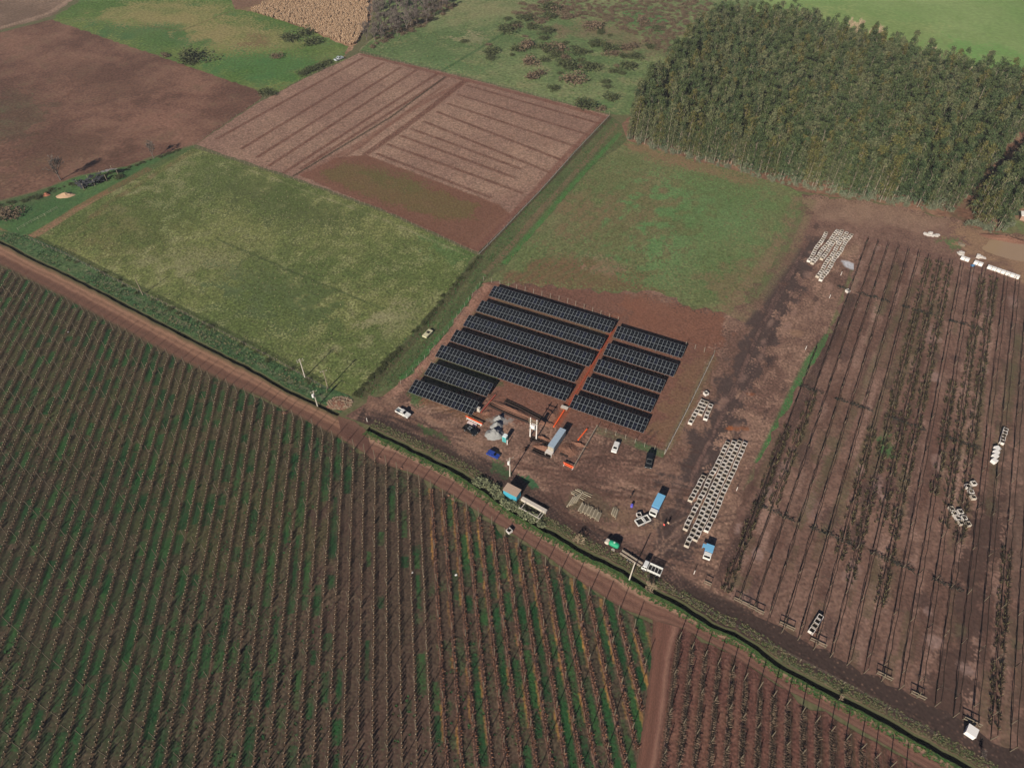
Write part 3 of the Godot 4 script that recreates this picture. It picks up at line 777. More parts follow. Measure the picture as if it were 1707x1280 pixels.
	# service road along the ditch
	var sr := [Vector2(-42.79, -132.65), Vector2(-35.76, -130.42), Vector2(-25.20, -124.77), Vector2(-15.01, -118.52), Vector2(-5.26, -112.55), Vector2(2.54, -106.83), Vector2(11.45, -99.92), Vector2(21.27, -92.37), Vector2(31.92, -85.10), Vector2(40.54, -77.94), Vector2(52.56, -70.78), Vector2(69.13, -60.45), Vector2(84.25, -51.02), Vector2(99.68, -40.91)]
	o.path(refine([Vector2(-38.93, -129.09), Vector2(-24.94, -121.82), Vector2(-13.52, -114.51), Vector2(-0.68, -103.87), Vector2(14.11, -94.05), Vector2(26.12, -86.20), Vector2(39.35, -77.35), Vector2(53.49, -68.04), Vector2(68.09, -57.21), Vector2(82.77, -47.39), Vector2(90.77, -41.54)], 3.0), 3.6, c8(108, 100, 72), 0.85, 0.5)
	o.path(refine([Vector2(-35.49, -128.22), Vector2(-21.62, -120.98), Vector2(-10.04, -114.51)], 3.0), 2.6, c8(62, 84, 50), 0.7, 0.5)
	o.path(refine([Vector2(6.92, -98.52), Vector2(12.73, -95.75), Vector2(19.71, -91.04)], 3.0), 2.6, c8(56, 92, 48), 0.8, 0.3)
	o.path(refine([Vector2(57.42, -64.05), Vector2(63.99, -60.20), Vector2(70.50, -56.97)], 3.0), 3.0, c8(84, 104, 66), 0.8, 0.4)
	o.path(refine(sr, 3.0), 7.0, c8(64, 51, 47), 1.0, 0.0)
	o.path([Vector2(-25.32, -126.05), Vector2(-15.08, -119.75), Vector2(-3.68, -111.77), Vector2(4.06, -105.71)], 2.0, c8(74, 60, 52), 0.7, 0.3)
	for k in 16:
		var off := Vector2(rng.randf_range(-3, 3), rng.randf_range(-3, 3))
		var q := []
		for p in sr: q.append(p + off)
		o.path(refine(q.slice(0, 9) if k % 2 else q.slice(6), 3.0), 0.4, c8(110, 82, 70) if k % 3 else c8(60, 45, 40), 0.5, 0.8)
	for q in [[Vector2(-36.85, -139.09), Vector2(-25.95, -133.10), Vector2(-15.42, -126.05), Vector2(-6.69, -119.75), Vector2(-0.55, -114.90)], [Vector2(-34.73, -135.84), Vector2(-22.36, -130.42), Vector2(-10.27, -120.57), Vector2(-2.14, -114.51)], [Vector2(-26.16, -135.38), Vector2(-13.88, -128.22), Vector2(-3.81, -121.19)], [Vector2(-27.43, -130.86), Vector2(-16.82, -121.82), Vector2(-8.51, -116.10)]]:
		o.path(refine(q, 2.0), 2.2, c8(136, 106, 88), 0.55, 0.7)
	o.path(refine([Vector2(38.98, -76.76), Vector2(52.62, -71.06), Vector2(69.21, -60.70), Vector2(84.35, -51.25), Vector2(99.89, -41.33)], 3.0), 8.5, c8(66, 52, 47), 1.0, 0.0)
	o.path(refine([Vector2(43.76, -73.31), Vector2(57.76, -65.36), Vector2(70.75, -57.70), Vector2(84.61, -48.96)], 3.0), 0.5, c8(104, 80, 68), 0.6, 0.6)
	o.blot(Vector2(-1.93, -130.42), 3.4, 2.4, 0.2, c8(140, 137, 132), 0.85, 0.9)
	# crossing wheel ruts
	for k in 34:
		var p: Vector2 = [Vector2(-36.53, -136.53), Vector2(-25.65, -129.75), Vector2(7.40, -116.10), Vector2(22.97, -112.16), Vector2(35.05, -97.47), Vector2(29.59, -89.08), Vector2(37.20, -82.76), Vector2(15.02, -110.23)][k % 8] + Vector2(rng.randf_range(-6, 6), rng.randf_range(-5, 5))
		var ang := rng.randf_range(-0.5, 1.3) if k % 8 < 4 else rng.randf_range(-1.4, 0.6)
		var bend := rng.randf_range(-0.05, 0.05)
		var line := []
		var q := p
		for j in 16:
			line.append(q)
			q += Vector2(cos(ang), sin(ang)) * 1.4
			ang += bend
		for off in [-0.75, 0.75]:
			var rut := []
			for e in line: rut.append(e + Vector2(-sin(ang), cos(ang)) * off)
			o.path(rut, 0.42, c8(66, 50, 45) if k % 3 else c8(150, 118, 98), 0.6, 0.5)
	# churned ground of the yard
	for k in 60:
		var p: Vector2 = Vector2(22.97, -112.16) + Vector2(rng.randf_range(-26, 22), rng.randf_range(-8, 9))
		var d2 := Vector2(rng.randf_range(5, 16), rng.randf_range(-3, 5))
		o.path(refine([p, p + d2], 2.0), rng.randf_range(0.4, 0.9), c8(142, 108, 90) if k % 2 else c8(80, 56, 48), 0.55, 0.7)
	o.area([Vector2(2.57, -110.23), Vector2(11.66, -104.61), Vector2(16.00, -100.99), Vector2(21.49, -94.89), Vector2(15.68, -95.75), Vector2(7.04, -102.78)], c8(84, 60, 52), 0.7, 2.0, 0.3)
	o.area([Vector2(16.95, -116.10), Vector2(26.69, -118.11), Vector2(35.11, -115.10), Vector2(32.15, -110.23), Vector2(22.64, -108.33), Vector2(15.02, -110.23)], c8(132, 96, 82), 0.5, 3.0, 0.7)
	o.area([Vector2(13.94, -104.61), Vector2(18.65, -106.45), Vector2(23.68, -102.78), Vector2(26.34, -99.22), Vector2(21.71, -97.47), Vector2(16.00, -100.99)], c8(84, 76, 56), 0.75, 2.0, 0.4)
	o.area([Vector2(25.19, -102.78), Vector2(31.14, -101.88), Vector2(32.08, -97.47), Vector2(27.36, -94.89), Vector2(23.93, -97.47)], c8(116, 92, 70), 0.6, 2.0, 0.5)
	o.path([Vector2(14.48, -100.63), Vector2(19.49, -97.47), Vector2(24.44, -95.06), Vector2(33.16, -94.39), Vector2(36.58, -97.82)], 1.6, c8(146, 116, 92), 0.6, 0.5)
	for q in [[Vector2(21.34, -93.21), Vector2(25.54, -91.54), Vector2(31.33, -91.54), Vector2(35.79, -92.37)], [Vector2(22.72, -92.37), Vector2(26.94, -91.04), Vector2(31.84, -89.90), Vector2(34.37, -87.47)], [Vector2(33.44, -85.88), Vector2(37.08, -82.00), Vector2(39.35, -78.98)], [Vector2(35.09, -87.47), Vector2(37.72, -84.31), Vector2(39.05, -80.48)], [Vector2(32.52, -84.31), Vector2(35.46, -80.48), Vector2(37.17, -78.23)]]:
		o.path(refine(q, 1.5), 0.35, c8(122, 94, 82), 0.6, 0.3)
	for q in [[Vector2(-36.97, -140.04), Vector2(-33.18, -137.22), Vector2(-22.40, -130.86), Vector2(-12.00, -123.28)], [Vector2(-34.41, -133.10), Vector2(-25.59, -129.09), Vector2(-13.48, -120.16), Vector2(-8.51, -116.10)], [Vector2(-25.95, -133.10), Vector2(-15.51, -127.56), Vector2(-8.71, -122.23)], [Vector2(-33.30, -130.86), Vector2(-27.01, -126.48), Vector2(-16.78, -121.19)]]:
		o.path(refine(q, 2.0), 0.9, c8(138, 104, 84), 0.5, 0.6)
	o.area([Vector2(-42.93, -138.16), Vector2(-37.27, -142.43), Vector2(-33.45, -139.57), Vector2(-34.41, -133.10), Vector2(-41.17, -133.10)], c8(128, 96, 78), 0.7, 2.0, 0.5)
	o.area([Vector2(-27.03, -130.19), Vector2(-22.14, -127.56), Vector2(-16.54, -122.65), Vector2(-18.50, -122.65), Vector2(-24.53, -126.48)], c8(58, 84, 46), 0.85, 1.0, 0.3)
	o.area([Vector2(-6.61, -116.50), Vector2(-3.74, -116.10), Vector2(-0.24, -112.16), Vector2(-2.42, -111.00), Vector2(-6.06, -113.13)], c8(56, 88, 50), 0.85, 1.0, 0.3)
	o.area([Vector2(1.95, -111.38), Vector2(4.92, -111.00), Vector2(7.18, -107.95), Vector2(4.08, -107.57)], c8(44, 92, 54), 0.9, 0.6, 0.2)
	o.area([Vector2(-28.31, -140.04), Vector2(-26.49, -139.09), Vector2(-24.23, -136.76), Vector2(-27.91, -135.84)], c8(54, 98, 50), 0.7, 1.0, 0.4)
	o.area([Vector2(-30.53, -144.85), Vector2(-28.89, -142.43), Vector2(-23.66, -138.16), Vector2(-26.41, -138.16), Vector2(-30.83, -140.99)], c8(58, 92, 48), 0.7, 1.0, 0.4)
	# fence line weeds and the green strip beside the orchard
	o.path([Vector2(23.28, -127.35), Vector2(30.53, -123.92), Vector2(36.04, -120.98), Vector2(40.86, -118.52)], 3.0, c8(98, 96, 70), 0.7, 0.4)
	o.path([Vector2(33.60, -122.23), Vector2(40.86, -118.52)], 2.6, c8(62, 100, 54), 0.6, 0.5)
	o.path([Vector2(61.52, -156.54), Vector2(50.73, -136.53), Vector2(40.89, -118.72)], 2.4, c8(104, 98, 70), 0.6, 0.5)
	o.path([Vector2(99.86, -165.79), Vector2(89.93, -153.67), Vector2(79.79, -137.69), Vector2(71.56, -124.34), Vector2(65.71, -115.10)], 3.4, c8(52, 110, 52), 0.9, 0.3)
	o.path([Vector2(118.99, -199.85), Vector2(106.59, -177.39), Vector2(99.86, -165.79)], 2.6, c8(92, 102, 62), 0.7, 0.5)
	o.path([Vector2(65.71, -115.10), Vector2(60.23, -106.45)], 2.6, c8(82, 88, 58), 0.7, 0.5)
	o.blot(Vector2(117.93, -202.96), 2.2, 3.4, -0.35, c8(178, 178, 182), 0.95, 0.25)
	o.area([Vector2(116.68, -212.25), Vector2(124.39, -215.96), Vector2(126.76, -213.36), Vector2(120.27, -206.83), Vector2(115.53, -208.62)], c8(146, 118, 94), 0.6, 2.0, 0.4)
	o.area([Vector2(115.56, -249.86), Vector2(145.61, -241.13), Vector2(166.86, -231.15), Vector2(156.93, -223.60), Vector2(132.05, -228.73), Vector2(112.06, -233.60)], c8(140, 112, 92), 0.85, 3.0, 0.4)
	o.path(refine([Vector2(115.72, -246.32), Vector2(98.31, -210.43), Vector2(81.89, -186.66), Vector2(71.62, -174.41)], 3.0), 9.0, c8(116, 104, 74), 0.7, 0.7)
	o.path(refine([Vector2(112.85, -241.99), Vector2(95.26, -208.62), Vector2(77.41, -181.96)], 3.0), 5.0, c8(84, 100, 58), 0.7, 0.8)
	# tan ground by the pond
	o.area([Vector2(168.07, -228.73), Vector2(178.60, -222.43), Vector2(198.30, -217.84), Vector2(213.77, -193.13), Vector2(184.61, -177.39), Vector2(174.23, -195.78), Vector2(162.73, -206.83), Vector2(161.11, -217.84)], c8(142, 112, 84), 0.8, 4.0, 0.4)
	o.area([Vector2(155.55, -217.08), Vector2(161.44, -218.60), Vector2(162.10, -214.10), Vector2(156.39, -211.89)], c8(80, 108, 58), 0.8, 2.0, 0.3)
	o.path([Vector2(128.82, -219.36), Vector2(143.19, -211.16), Vector2(157.55, -204.71), Vector2(175.01, -189.22)], 4.0, c8(110, 80, 70), 0.7, 0.3)
	sheet("yard", "muddy work yard and haul track around the solar park", po, 0.052, o, o.material(10.0))

	# S: the orchard
	var ps := [Vector2(128.04, -217.08), Vector2(142.34, -208.98), Vector2(156.03, -201.22), Vector2(173.36, -191.16), Vector2(211.05, -170.04), Vector2(120.24, -30.04), Vector2(99.89, -44.31), Vector2(85.40, -53.83), Vector2(70.03, -63.27), Vector2(59.00, -70.09), Vector2(47.44, -78.23), Vector2(45.99, -80.63), Vector2(58.04, -103.51), Vector2(74.91, -130.86), Vector2(99.86, -165.79)]
	var s := Soil.new(bounds(ps), 0.33, 151, 34.0, 7.0, 0.9)
	s.fill(c8(100, 74, 63), c8(124, 95, 81), c8(90, 65, 57), 0.58, 0.75, 0.18, 0.16)
	var du := Vector2(cos(deg_to_rad(-61.0)), sin(deg_to_rad(-61.0)))
	var dn := Vector2(-du.y, du.x)
	for k in range(-1, 38):
		for j in 26:
			var q := dn * (0.9 + 3.48 * k + rng.randf_range(0.6, 2.8)) + du * rng.randf_range(40, 262)
			s.line(q, q + du * rng.randf_range(4, 22), rng.randf_range(0.8, 2.6), [c8(148, 117, 102), c8(82, 60, 52), c8(122, 92, 78), c8(88, 76, 56), c8(96, 68, 58)][rng.randi() % 5], 0.55, 0.6)
	s.area([Vector2(118.32, -104.61), Vector2(126.83, -106.45), Vector2(111.17, -82.76), Vector2(97.59, -60.45), Vector2(88.71, -47.39), Vector2(81.44, -53.12), Vector2(94.10, -65.63), Vector2(105.59, -82.76)], c8(76, 57, 50), 0.9, 2.0, 0.15)
	s.area([Vector2(171.29, -189.86), Vector2(211.05, -170.04), Vector2(120.24, -30.04), Vector2(99.78, -44.09), Vector2(120.01, -92.37)], c8(84, 66, 56), 0.6, 4.0, 0.4)
	for q in [[Vector2(71.04, -116.10), Vector2(54.30, -90.72), Vector2(46.81, -82.00)], [Vector2(114.57, -186.66), Vector2(90.61, -149.83), Vector2(69.45, -116.10)]]:
		s.path(q, 3.2, c8(66, 50, 46), 0.75, 0.4)
	for k in 200:
		var p := Vector2(rng.randf_range(40, 200), rng.randf_range(-240, -55))
		s.blot(p, rng.randf_range(1.2, 5.5), rng.randf_range(0.8, 2.0), -1.06, [c8(156, 128, 118), c8(80, 60, 55), c8(76, 58, 53), c8(92, 84, 62), c8(140, 112, 102)][k % 5], 0.6, 0.8)
	for q in [[Vector2(134.87, -189.86), Vector2(110.32, -154.97), Vector2(88.92, -122.23), Vector2(70.13, -95.75)], [Vector2(139.28, -188.25), Vector2(110.25, -144.85), Vector2(91.06, -114.11), Vector2(75.00, -92.37)], [Vector2(140.33, -183.51), Vector2(113.76, -144.85), Vector2(92.86, -110.23)], [Vector2(143.06, -154.97), Vector2(124.47, -118.11)], [Vector2(152.16, -154.97), Vector2(129.28, -118.11), Vector2(118.85, -99.22)], [Vector2(159.35, -165.79), Vector2(138.66, -130.86)]]:
		s.path(refine(q, 4.0), 2.4, c8(88, 82, 58), 0.55, 0.7)
	for q in [[Vector2(165.35, -203.31), Vector2(150.88, -165.79), Vector2(128.59, -130.86), Vector2(116.21, -110.23), Vector2(109.90, -99.22)], [Vector2(153.40, -177.39), Vector2(139.43, -154.97), Vector2(127.21, -135.38)]]:
		s.path(refine(q, 4.0), 1.6, c8(158, 128, 112), 0.5, 0.7)
	s.blot(Vector2(100.74, -121.19), 2.6, 5.0, 0.4, c8(66, 104, 56), 0.8, 0.6)
	sheet("orchard_soil", "pinkish bare soil of the trellised orchard", rough(ps, 2.5, 1.0), 0.056, s, s.material(10.0))

	# K: vineyard soil
	var pk := [Vector2(-231.07, -233.60), Vector2(-190.82, -208.98), Vector2(-171.47, -198.14), Vector2(-139.78, -179.81), Vector2(-103.74, -157.60), Vector2(-72.06, -139.09), Vector2(-52.77, -128.22), Vector2(-37.21, -116.50), Vector2(-25.56, -111.38), Vector2(-14.53, -104.24), Vector2(-2.13, -94.89), Vector2(7.62, -87.79), Vector2(17.13, -79.43), Vector2(26.30, -73.02), Vector2(32.45, -71.06), Vector2(29.84, -61.72), Vector2(26.88, -50.79), Vector2(23.61, -37.82), Vector2(-114.75, -37.82)]
	var kk := Soil.new(bounds(pk), 0.27, 161, 46.0, 9.0, 0.8)
	kk.fill(c8(74, 63, 50), c8(88, 70, 57), c8(46, 70, 40), 0.55, 0.6, 0.3, 0.24)
	kk.area([Vector2(-195.86, -210.43), Vector2(-162.09, -193.13), Vector2(-108.87, -157.60), Vector2(-74.46, -137.69), Vector2(-55.09, -126.48), Vector2(-45.52, -92.37), Vector2(-58.98, -76.76), Vector2(-86.18, -92.37), Vector2(-127.19, -118.11), Vector2(-153.26, -130.86)], c8(72, 74, 44), 0.65, 7.0, 0.6)
	kk.area([Vector2(-142.21, -110.23), Vector2(-117.58, -118.11), Vector2(-83.75, -102.78), Vector2(-67.14, -76.76), Vector2(-64.94, -37.82), Vector2(-103.43, -37.82)], c8(52, 62, 40), 0.6, 8.0, 0.75)
	kk.area([Vector2(-48.80, -110.23), Vector2(-13.95, -99.22), Vector2(-6.06, -37.82), Vector2(-35.50, -37.82)], c8(80, 60, 52), 0.7, 8.0, 0.5)
	var dv := Vector2(0.1253, 0.9921)
	var nv := Vector2(0.9921, -0.1253)
	for k in range(-58, 15):
		var n0 := 2.85 * k - 1.45
		# patches of green between the rows, and the mulched strip under each
		for j in 30:
			var zz := rng.randf_range(-240, -34)
			var p := nv * (n0 + 1.42) + dv * zz
			var green := 0.75
			if k > -34 and k < -16: green = 1.0
			if k > 2: green = 1.1
			if k > -10 and k < 0: green = 0.16
			if rng.randf() < green * 0.8:
				var ln := rng.randf_range(2.0, 9.0) * (1.8 if k > 4 else 1.0)
				kk.line(p, p + dv * ln, rng.randf_range(0.9, 2.3), [c8(38, 76, 40), c8(48, 82, 42), c8(30, 66, 36)][j % 3], 0.85, 0.6)
		var p0 := nv * n0 + dv * -250.0
		var wide := 0.4 if k < -20 else (0.7 if k < 0 else 1.05)
		kk.path(refine([p0, p0 + dv * 220.0], 6.0), wide, c8(104, 76, 62) if k >= -4 else c8(78, 60, 48), 0.6, 0.5)
		if k > -3:
			for j in 11:
				var p := p0 + dv * rng.randf_range(110, 200)
				kk.line(p - nv * 0.4, p - nv * 0.4 + dv * rng.randf_range(2, 7), rng.randf_range(0.4, 0.8), c8(160, 114, 58), 0.6, 0.6)
	sheet("vineyard_soil", "dark weedy soil of the staked vineyard", rough(pk, 2.5, 1.0), 0.060, kk, kk.material(12.0))

	# M: the small vineyard beyond the dirt lane
	var pm := [Vector2(33.85, -68.04), Vector2(36.56, -70.23), Vector2(43.64, -65.89), Vector2(50.39, -61.46), Vector2(57.17, -55.99), Vector2(66.03, -50.79), Vector2(79.31, -41.75), Vector2(88.13, -35.82), Vector2(25.38, -35.82)]
	var mm := Soil.new(bounds(pm), 0.25, 171, 30.0, 7.0, 0.7)
	mm.fill(c8(94, 62, 54), c8(108, 74, 62), c8(84, 64, 50), 0.6, 0.5, 0.2, 0.16)
	var dm := Vector2(cos(deg_to_rad(106.0)), sin(deg_to_rad(106.0)))
	for k in 20:
		var q: Vector2 = Vector2(36.16, -66.96) + Vector2(dm.y, -dm.x) * (2.95 * k)
		mm.line(q - dm * 3.0, q + dm * 90.0, 1.0, c8(66, 54, 40), 0.75, 0.5)
		mm.line(q - dm * 6.0 + Vector2(1.5, 0), q + dm * 90.0 + Vector2(1.5, 0), 0.8, c8(124, 88, 74), 0.35, 0.7)
	sheet("vineyard_soil", "reddish soil of the small vineyard beyond the dirt lane", rough(pm, 2.5, 1.0), 0.064, mm, mm.material(12.0))

func ditches() -> void:
	var soil := noise_mat(c8(54, 52, 36), c8(74, 78, 48), 2.2, 0.95, 10.0, 5)
	var wet := mat(24, 22, 18, 0.25)
	var i0 := 0
	for line in [M.far_ditch, M.near_ditch]:
		var s := st()
		var wt := st()
		var n: int = line.size()
		for k in n - 1:
			var a: Vector2 = M.lip_north[i0 + k]
			var b: Vector2 = M.lip_north[i0 + k + 1]
			var c: Vector2 = M.lip_south[i0 + k]
			var d: Vector2 = M.lip_south[i0 + k + 1]
			var v := func(p: Vector2, y: float) -> Vector3: return Vector3(p.x, y, p.y)
			var a1 := a.lerp(c, 0.2)
			var b1 := b.lerp(d, 0.2)
			var c1 := a.lerp(c, 0.75)
			var d1 := b.lerp(d, 0.75)
			quad(s, v.call(b, 0.0), v.call(a, 0.0), v.call(a1, -1.7), v.call(b1, -1.7))
			quad(s, v.call(d1, -1.7), v.call(c1, -1.7), v.call(c, 0.0), v.call(d, 0.0))
			quad(s, v.call(b1, -1.7), v.call(a1, -1.7), v.call(c1, -1.7), v.call(d1, -1.7))
			quad(wt, v.call(a.lerp(c, 0.17), -1.5) , v.call(b.lerp(d, 0.17), -1.5), v.call(b.lerp(d, 0.79), -1.5), v.call(a.lerp(c, 0.79), -1.5))
		for k in [0, n - 1]:
			var a: Vector2 = M.lip_north[i0 + k]
			var c: Vector2 = M.lip_south[i0 + k]
			quad(s, Vector3(a.x, 0, a.y), Vector3(c.x, 0, c.y), Vector3(a.lerp(c, 0.75).x, -1.7, a.lerp(c, 0.75).y), Vector3(a.lerp(c, 0.2).x, -1.7, a.lerp(c, 0.2).y))
		var which := "beside the paddock" if i0 == 0 else "beside the work yard"
		struct(obj("ditch", s, soil, self), "narrow deep drainage ditch " + which)
		struct(obj("ditch_water", wt, wet, self), "dark water in the ditch " + which)
		i0 += n

func roads() -> void:
	var fd: int = M.far_ditch.size()
	var ls: Array = M.lip_south
	var m1 := rut_mat([[0.0, c8(82, 78, 52)], [0.12, c8(118, 92, 68)], [0.24, c8(150, 112, 88)], [0.34, c8(124, 90, 71)], [0.46, c8(144, 106, 84)], [0.56, c8(112, 79, 64)], [0.7, c8(102, 73, 60)], [0.85, c8(110, 78, 64)], [1.0, c8(88, 72, 54)]], 5)
	var ea := ls.slice(0, fd)
	var eb := [Vector2(-228.31, -232.78), Vector2(-198.23, -214.84), Vector2(-179.09, -202.61), Vector2(-152.26, -186.66), Vector2(-125.90, -170.33), Vector2(-103.39, -156.54), Vector2(-83.32, -144.85), Vector2(-71.71, -139.09), Vector2(-59.11, -131.53), Vector2(-51.91, -127.13), Vector2(-46.37, -123.71)]
	ribbon("dirt_road", "reddish dirt road running beside the staked vineyard", ea, eb, 0.072, m1, 110, 0.12)
	var m2 := rut_mat([[0.0, c8(112, 84, 68)], [0.2, c8(104, 74, 62)], [0.5, c8(94, 66, 56)], [0.8, c8(98, 68, 58)], [0.9, c8(112, 82, 68)], [1.0, c8(96, 74, 58)]], 6)
	var ja: Array = [ls[fd - 1], Vector2(-44.14, -130.42), ls[fd]]
	ribbon("road_junction", "dark damp dirt where the road meets the yard entrance", ja, [Vector2(-46.37, -123.71), Vector2(-39.82, -119.13), Vector2(-36.36, -116.10)], 0.068, m2, 24, 0.15)
	var m3 := rut_mat([[0.0, c8(66, 88, 46)], [0.12, c8(80, 94, 52)], [0.2, c8(158, 124, 100)], [0.34, c8(150, 116, 94)], [0.44, c8(112, 80, 66)], [0.56, c8(126, 90, 74)], [0.72, c8(104, 73, 61)], [0.88, c8(122, 88, 73)], [1.0, c8(96, 70, 58)]], 7)
	var ec := ls.slice(fd)
	var ed := [Vector2(-36.36, -116.10), Vector2(-25.64, -112.16), Vector2(-14.57, -104.97), Vector2(-2.13, -95.75), Vector2(7.65, -88.44), Vector2(17.19, -80.18), Vector2(25.12, -74.45), Vector2(32.13, -71.62), Vector2(37.84, -69.95), Vector2(47.72, -63.79), Vector2(57.30, -56.48), Vector2(66.18, -51.25), Vector2(77.58, -43.23), Vector2(86.52, -37.21)]
	ribbon("dirt_road", "dirt road between the ditch and the vineyard rows, with a pale sandy edge", ec, ed, 0.072, m3, 150, 0.12)
	var m4 := rut_mat([[0.0, c8(96, 68, 56)], [0.2, c8(116, 78, 64)], [0.45, c8(104, 70, 58)], [0.65, c8(112, 76, 64)], [0.8, c8(136, 98, 82)], [1.0, c8(100, 70, 60)]], 8)
	ribbon("dirt_lane", "narrow dirt lane between the two vineyards", [Vector2(31.24, -71.90), Vector2(29.76, -63.01), Vector2(27.19, -53.12), Vector2(24.61, -44.09), Vector2(22.02, -35.82)], [Vector2(37.09, -70.23), Vector2(33.85, -63.01), Vector2(31.34, -53.12), Vector2(28.58, -44.09), Vector2(25.38, -35.82)], 0.068, m4, 60, 0.1)

# ---------- solar park ----------
func solar_park() -> void:
	var cell := mat(11, 13, 18, 0.35)
	cell.metallic_specular = 0.4
	var cell_b := mat(14, 17, 30, 0.35)
	cell_b.metallic_specular = 0.4
	var frame := mat(126, 132, 134, 0.5, 0.0)
	# one panel: an aluminium frame with two half-cut fields of cells
	var pw := 1.134
	var pl := 2.25
	var meshes := []
	for cm in [cell, cell_b]:
		var s1 := st()
		bx(s1, Vector3(pw, 0.03, pl), Vector3.ZERO)
		var am := fin(s1)
		am.surface_set_material(0, frame)
		var s2 := st()
		for k in [-1, 1]:
			bx(s2, Vector3(pw - 0.085, 0.012, pl * 0.5 - 0.055), Vector3(0, 0.0152, k * (pl * 0.25 - 0.012)))
		s2.generate_normals()
		s2.commit(am)
		am.surface_set_material(1, cm)
		meshes.append(am)
	var tables := [
		[[Vector2(-5.93, -188.07), Vector2(31.62, -168.29)], "solar table, longest side of the park, first row towards the fallow field"],
		[[Vector2(-9.79, -180.42), Vector2(28.12, -161.71)], "long solar table, second row counted from the fallow field"],
		[[Vector2(-13.66, -173.14), Vector2(24.43, -154.38)], "long solar table, third row counted from the fallow field"],
		[[Vector2(-17.35, -166.14), Vector2(20.09, -147.01)], "long solar table, fourth row counted from the fallow field"],
		[[Vector2(-21.43, -159.19), Vector2(16.19, -139.49)], "long solar table, fifth row, beside the trenches and spoil"],
		[[Vector2(-24.08, -151.46), Vector2(-4.98, -142.03)], "short solar table behind the last one, next to the lane"],
		[[Vector2(-28.05, -144.43), Vector2(-9.86, -135.21)], "short solar table closest to the white pickup, last of the park"],
		[[Vector2(33.23, -167.86), Vector2(52.78, -158.23)], "short solar table at the fenced corner towards the haul track"],
		[[Vector2(29.52, -159.95), Vector2(49.07, -151.03)], "short solar table, second beyond the conduit trench from the fallow field"],
		[[Vector2(25.90, -152.95), Vector2(45.14, -143.94)], "short solar table, third beyond the conduit trench from the fallow field"],
		[[Vector2(22.12, -145.50), Vector2(41.37, -136.66)], "short solar table, fourth beyond the conduit trench, beside the kerbed fence"],
		[[Vector2(17.96, -138.43), Vector2(37.20, -128.64)], "short solar table closest to the parked white car"]]
	var tilt := deg_to_rad(15.0)
	var yaw := -deg_to_rad(25.6)
	var kk := 0
	for t in tables:
		var a: Vector2 = t[0][0]
		var cols := int(round(a.distance_to(t[0][1]) / 1.154))
		var o := thing("solar_table", t[1], "solar panels", Vector3(a.x, 0.06, a.y), yaw, "solar tables in rows")
		var bs := Basis(Vector3.RIGHT, tilt)
		var top := Vector3(0, 2.40, 0)
		for r in 2:
			for c in cols:
				var m := MeshInstance3D.new()
				m.name = "panel"
				m.mesh = meshes[1 if (c * 7 + r * 3 + kk * 5) % 13 < 2 else 0]
				o.add_child(m, true)
				m.transform = Transform3D(bs * Basis(Vector3.RIGHT, rng.randf_range(-0.006, 0.006)), top + bs * Vector3((c + 0.5) * 1.154, 0, (r + 0.5) * (pl + 0.02)))
		var rails := st()
		for z in [0.55, 1.7, 2.85, 4.0]:
			var p: Vector3 = top + bs * Vector3(0, -0.07, z)
			bx(rails, Vector3(cols * 1.154, 0.09, 0.06), p + Vector3(cols * 0.577, 0, 0), 0, tilt)
		obj("rails", rails, M.steel, o)
		var n := maxi(2, int(cols / 4.0))
		for k in n:
			var x := (k + 0.5) * cols * 1.154 / n
			var leg := st()
			for z in [0.9, 3.7]:
				var p: Vector3 = top + bs * Vector3(0, -0.12, z)
				bx(leg, Vector3(0.1, p.y, 0.1), Vector3(x, p.y * 0.5, p.z))
			var p0: Vector3 = top + bs * Vector3(x, -0.12, 0.3)
			tube(leg, Vector3(x, 0.4, top.z + 3.0), Vector3(x, p0.y, p0.z), 0.03, 0.03, 5)
			obj("support", leg, M.steel, o)
		kk += 1
	# conduit trench between the blocks: orange pipe on red spoil
	var tr := thing("conduit_run", "orange conduit laid along the trench between the two solar blocks", "conduit", Vector3.ZERO)
	var line := [Vector2(32.00, -168.61), Vector2(23.68, -151.86), Vector2(18.94, -142.43), Vector2(15.79, -135.84)]
	var s := st()
	for k in 3:
		for off in [0.0, 0.3]:
			tube(s, Vector3(line[k].x + off, 0.16, line[k].y), Vector3(line[k + 1].x + off, 0.16, line[k + 1].y), 0.13, 0.13, 6)
	obj("pipe", s, mat(158, 76, 52, 0.7), tr)
	for q in [["orange plastic pipe leaning across the trench beside the grey container", [Vector2(14.74, -134.05), Vector2(11.54, -128.04)], 0.22], ["loose orange pipe lying by the spoil heap and the pale fence", [Vector2(20.70, -127.19), Vector2(17.99, -123.35)], 0.2]]:
		var ps := st()
		tube(ps, Vector3(q[1][0].x, 0.5, q[1][0].y), Vector3(q[1][1].x, 0.35, q[1][1].y), q[2], q[2], 8)
		tag(obj("orange_pipe", ps, M.orange, self), q[0], "pipe")
	var rp := st()
	var ra := [Vector2(-4.76, -140.04), Vector2(-8.71, -133.33)]
	bx(rp, Vector3(ra[0].distance_to(ra[1]), 0.12, 0.18), Vector3((ra[0].x + ra[1].x) * 0.5, 0.5, (ra[0].y + ra[1].y) * 0.5), -2.103)
	for k in 2: bx(rp, Vector3(0.1, 0.5, 0.1), Vector3(ra[k].x, 0.25, ra[k].y))
	tag(obj("red_rail", rp, mat(176, 78, 66, 0.6), self), "red rail beside the ends of the two short solar tables", "rail")
	var cb := thing("inverter_cabinet", "small grey cabinet on a plinth at the end of the last solar table", "cabinet", Vector3(Vector2(-9.60, -134.46).x, 0.05, Vector2(-9.60, -134.46).y), yaw)
	s = st()
	bx(s, Vector3(1.3, 1.0, 0.8), Vector3(0, 0.7, 0))
	obj("cabinet", s, mat(176, 170, 160, 0.5), cb)
	s = st()
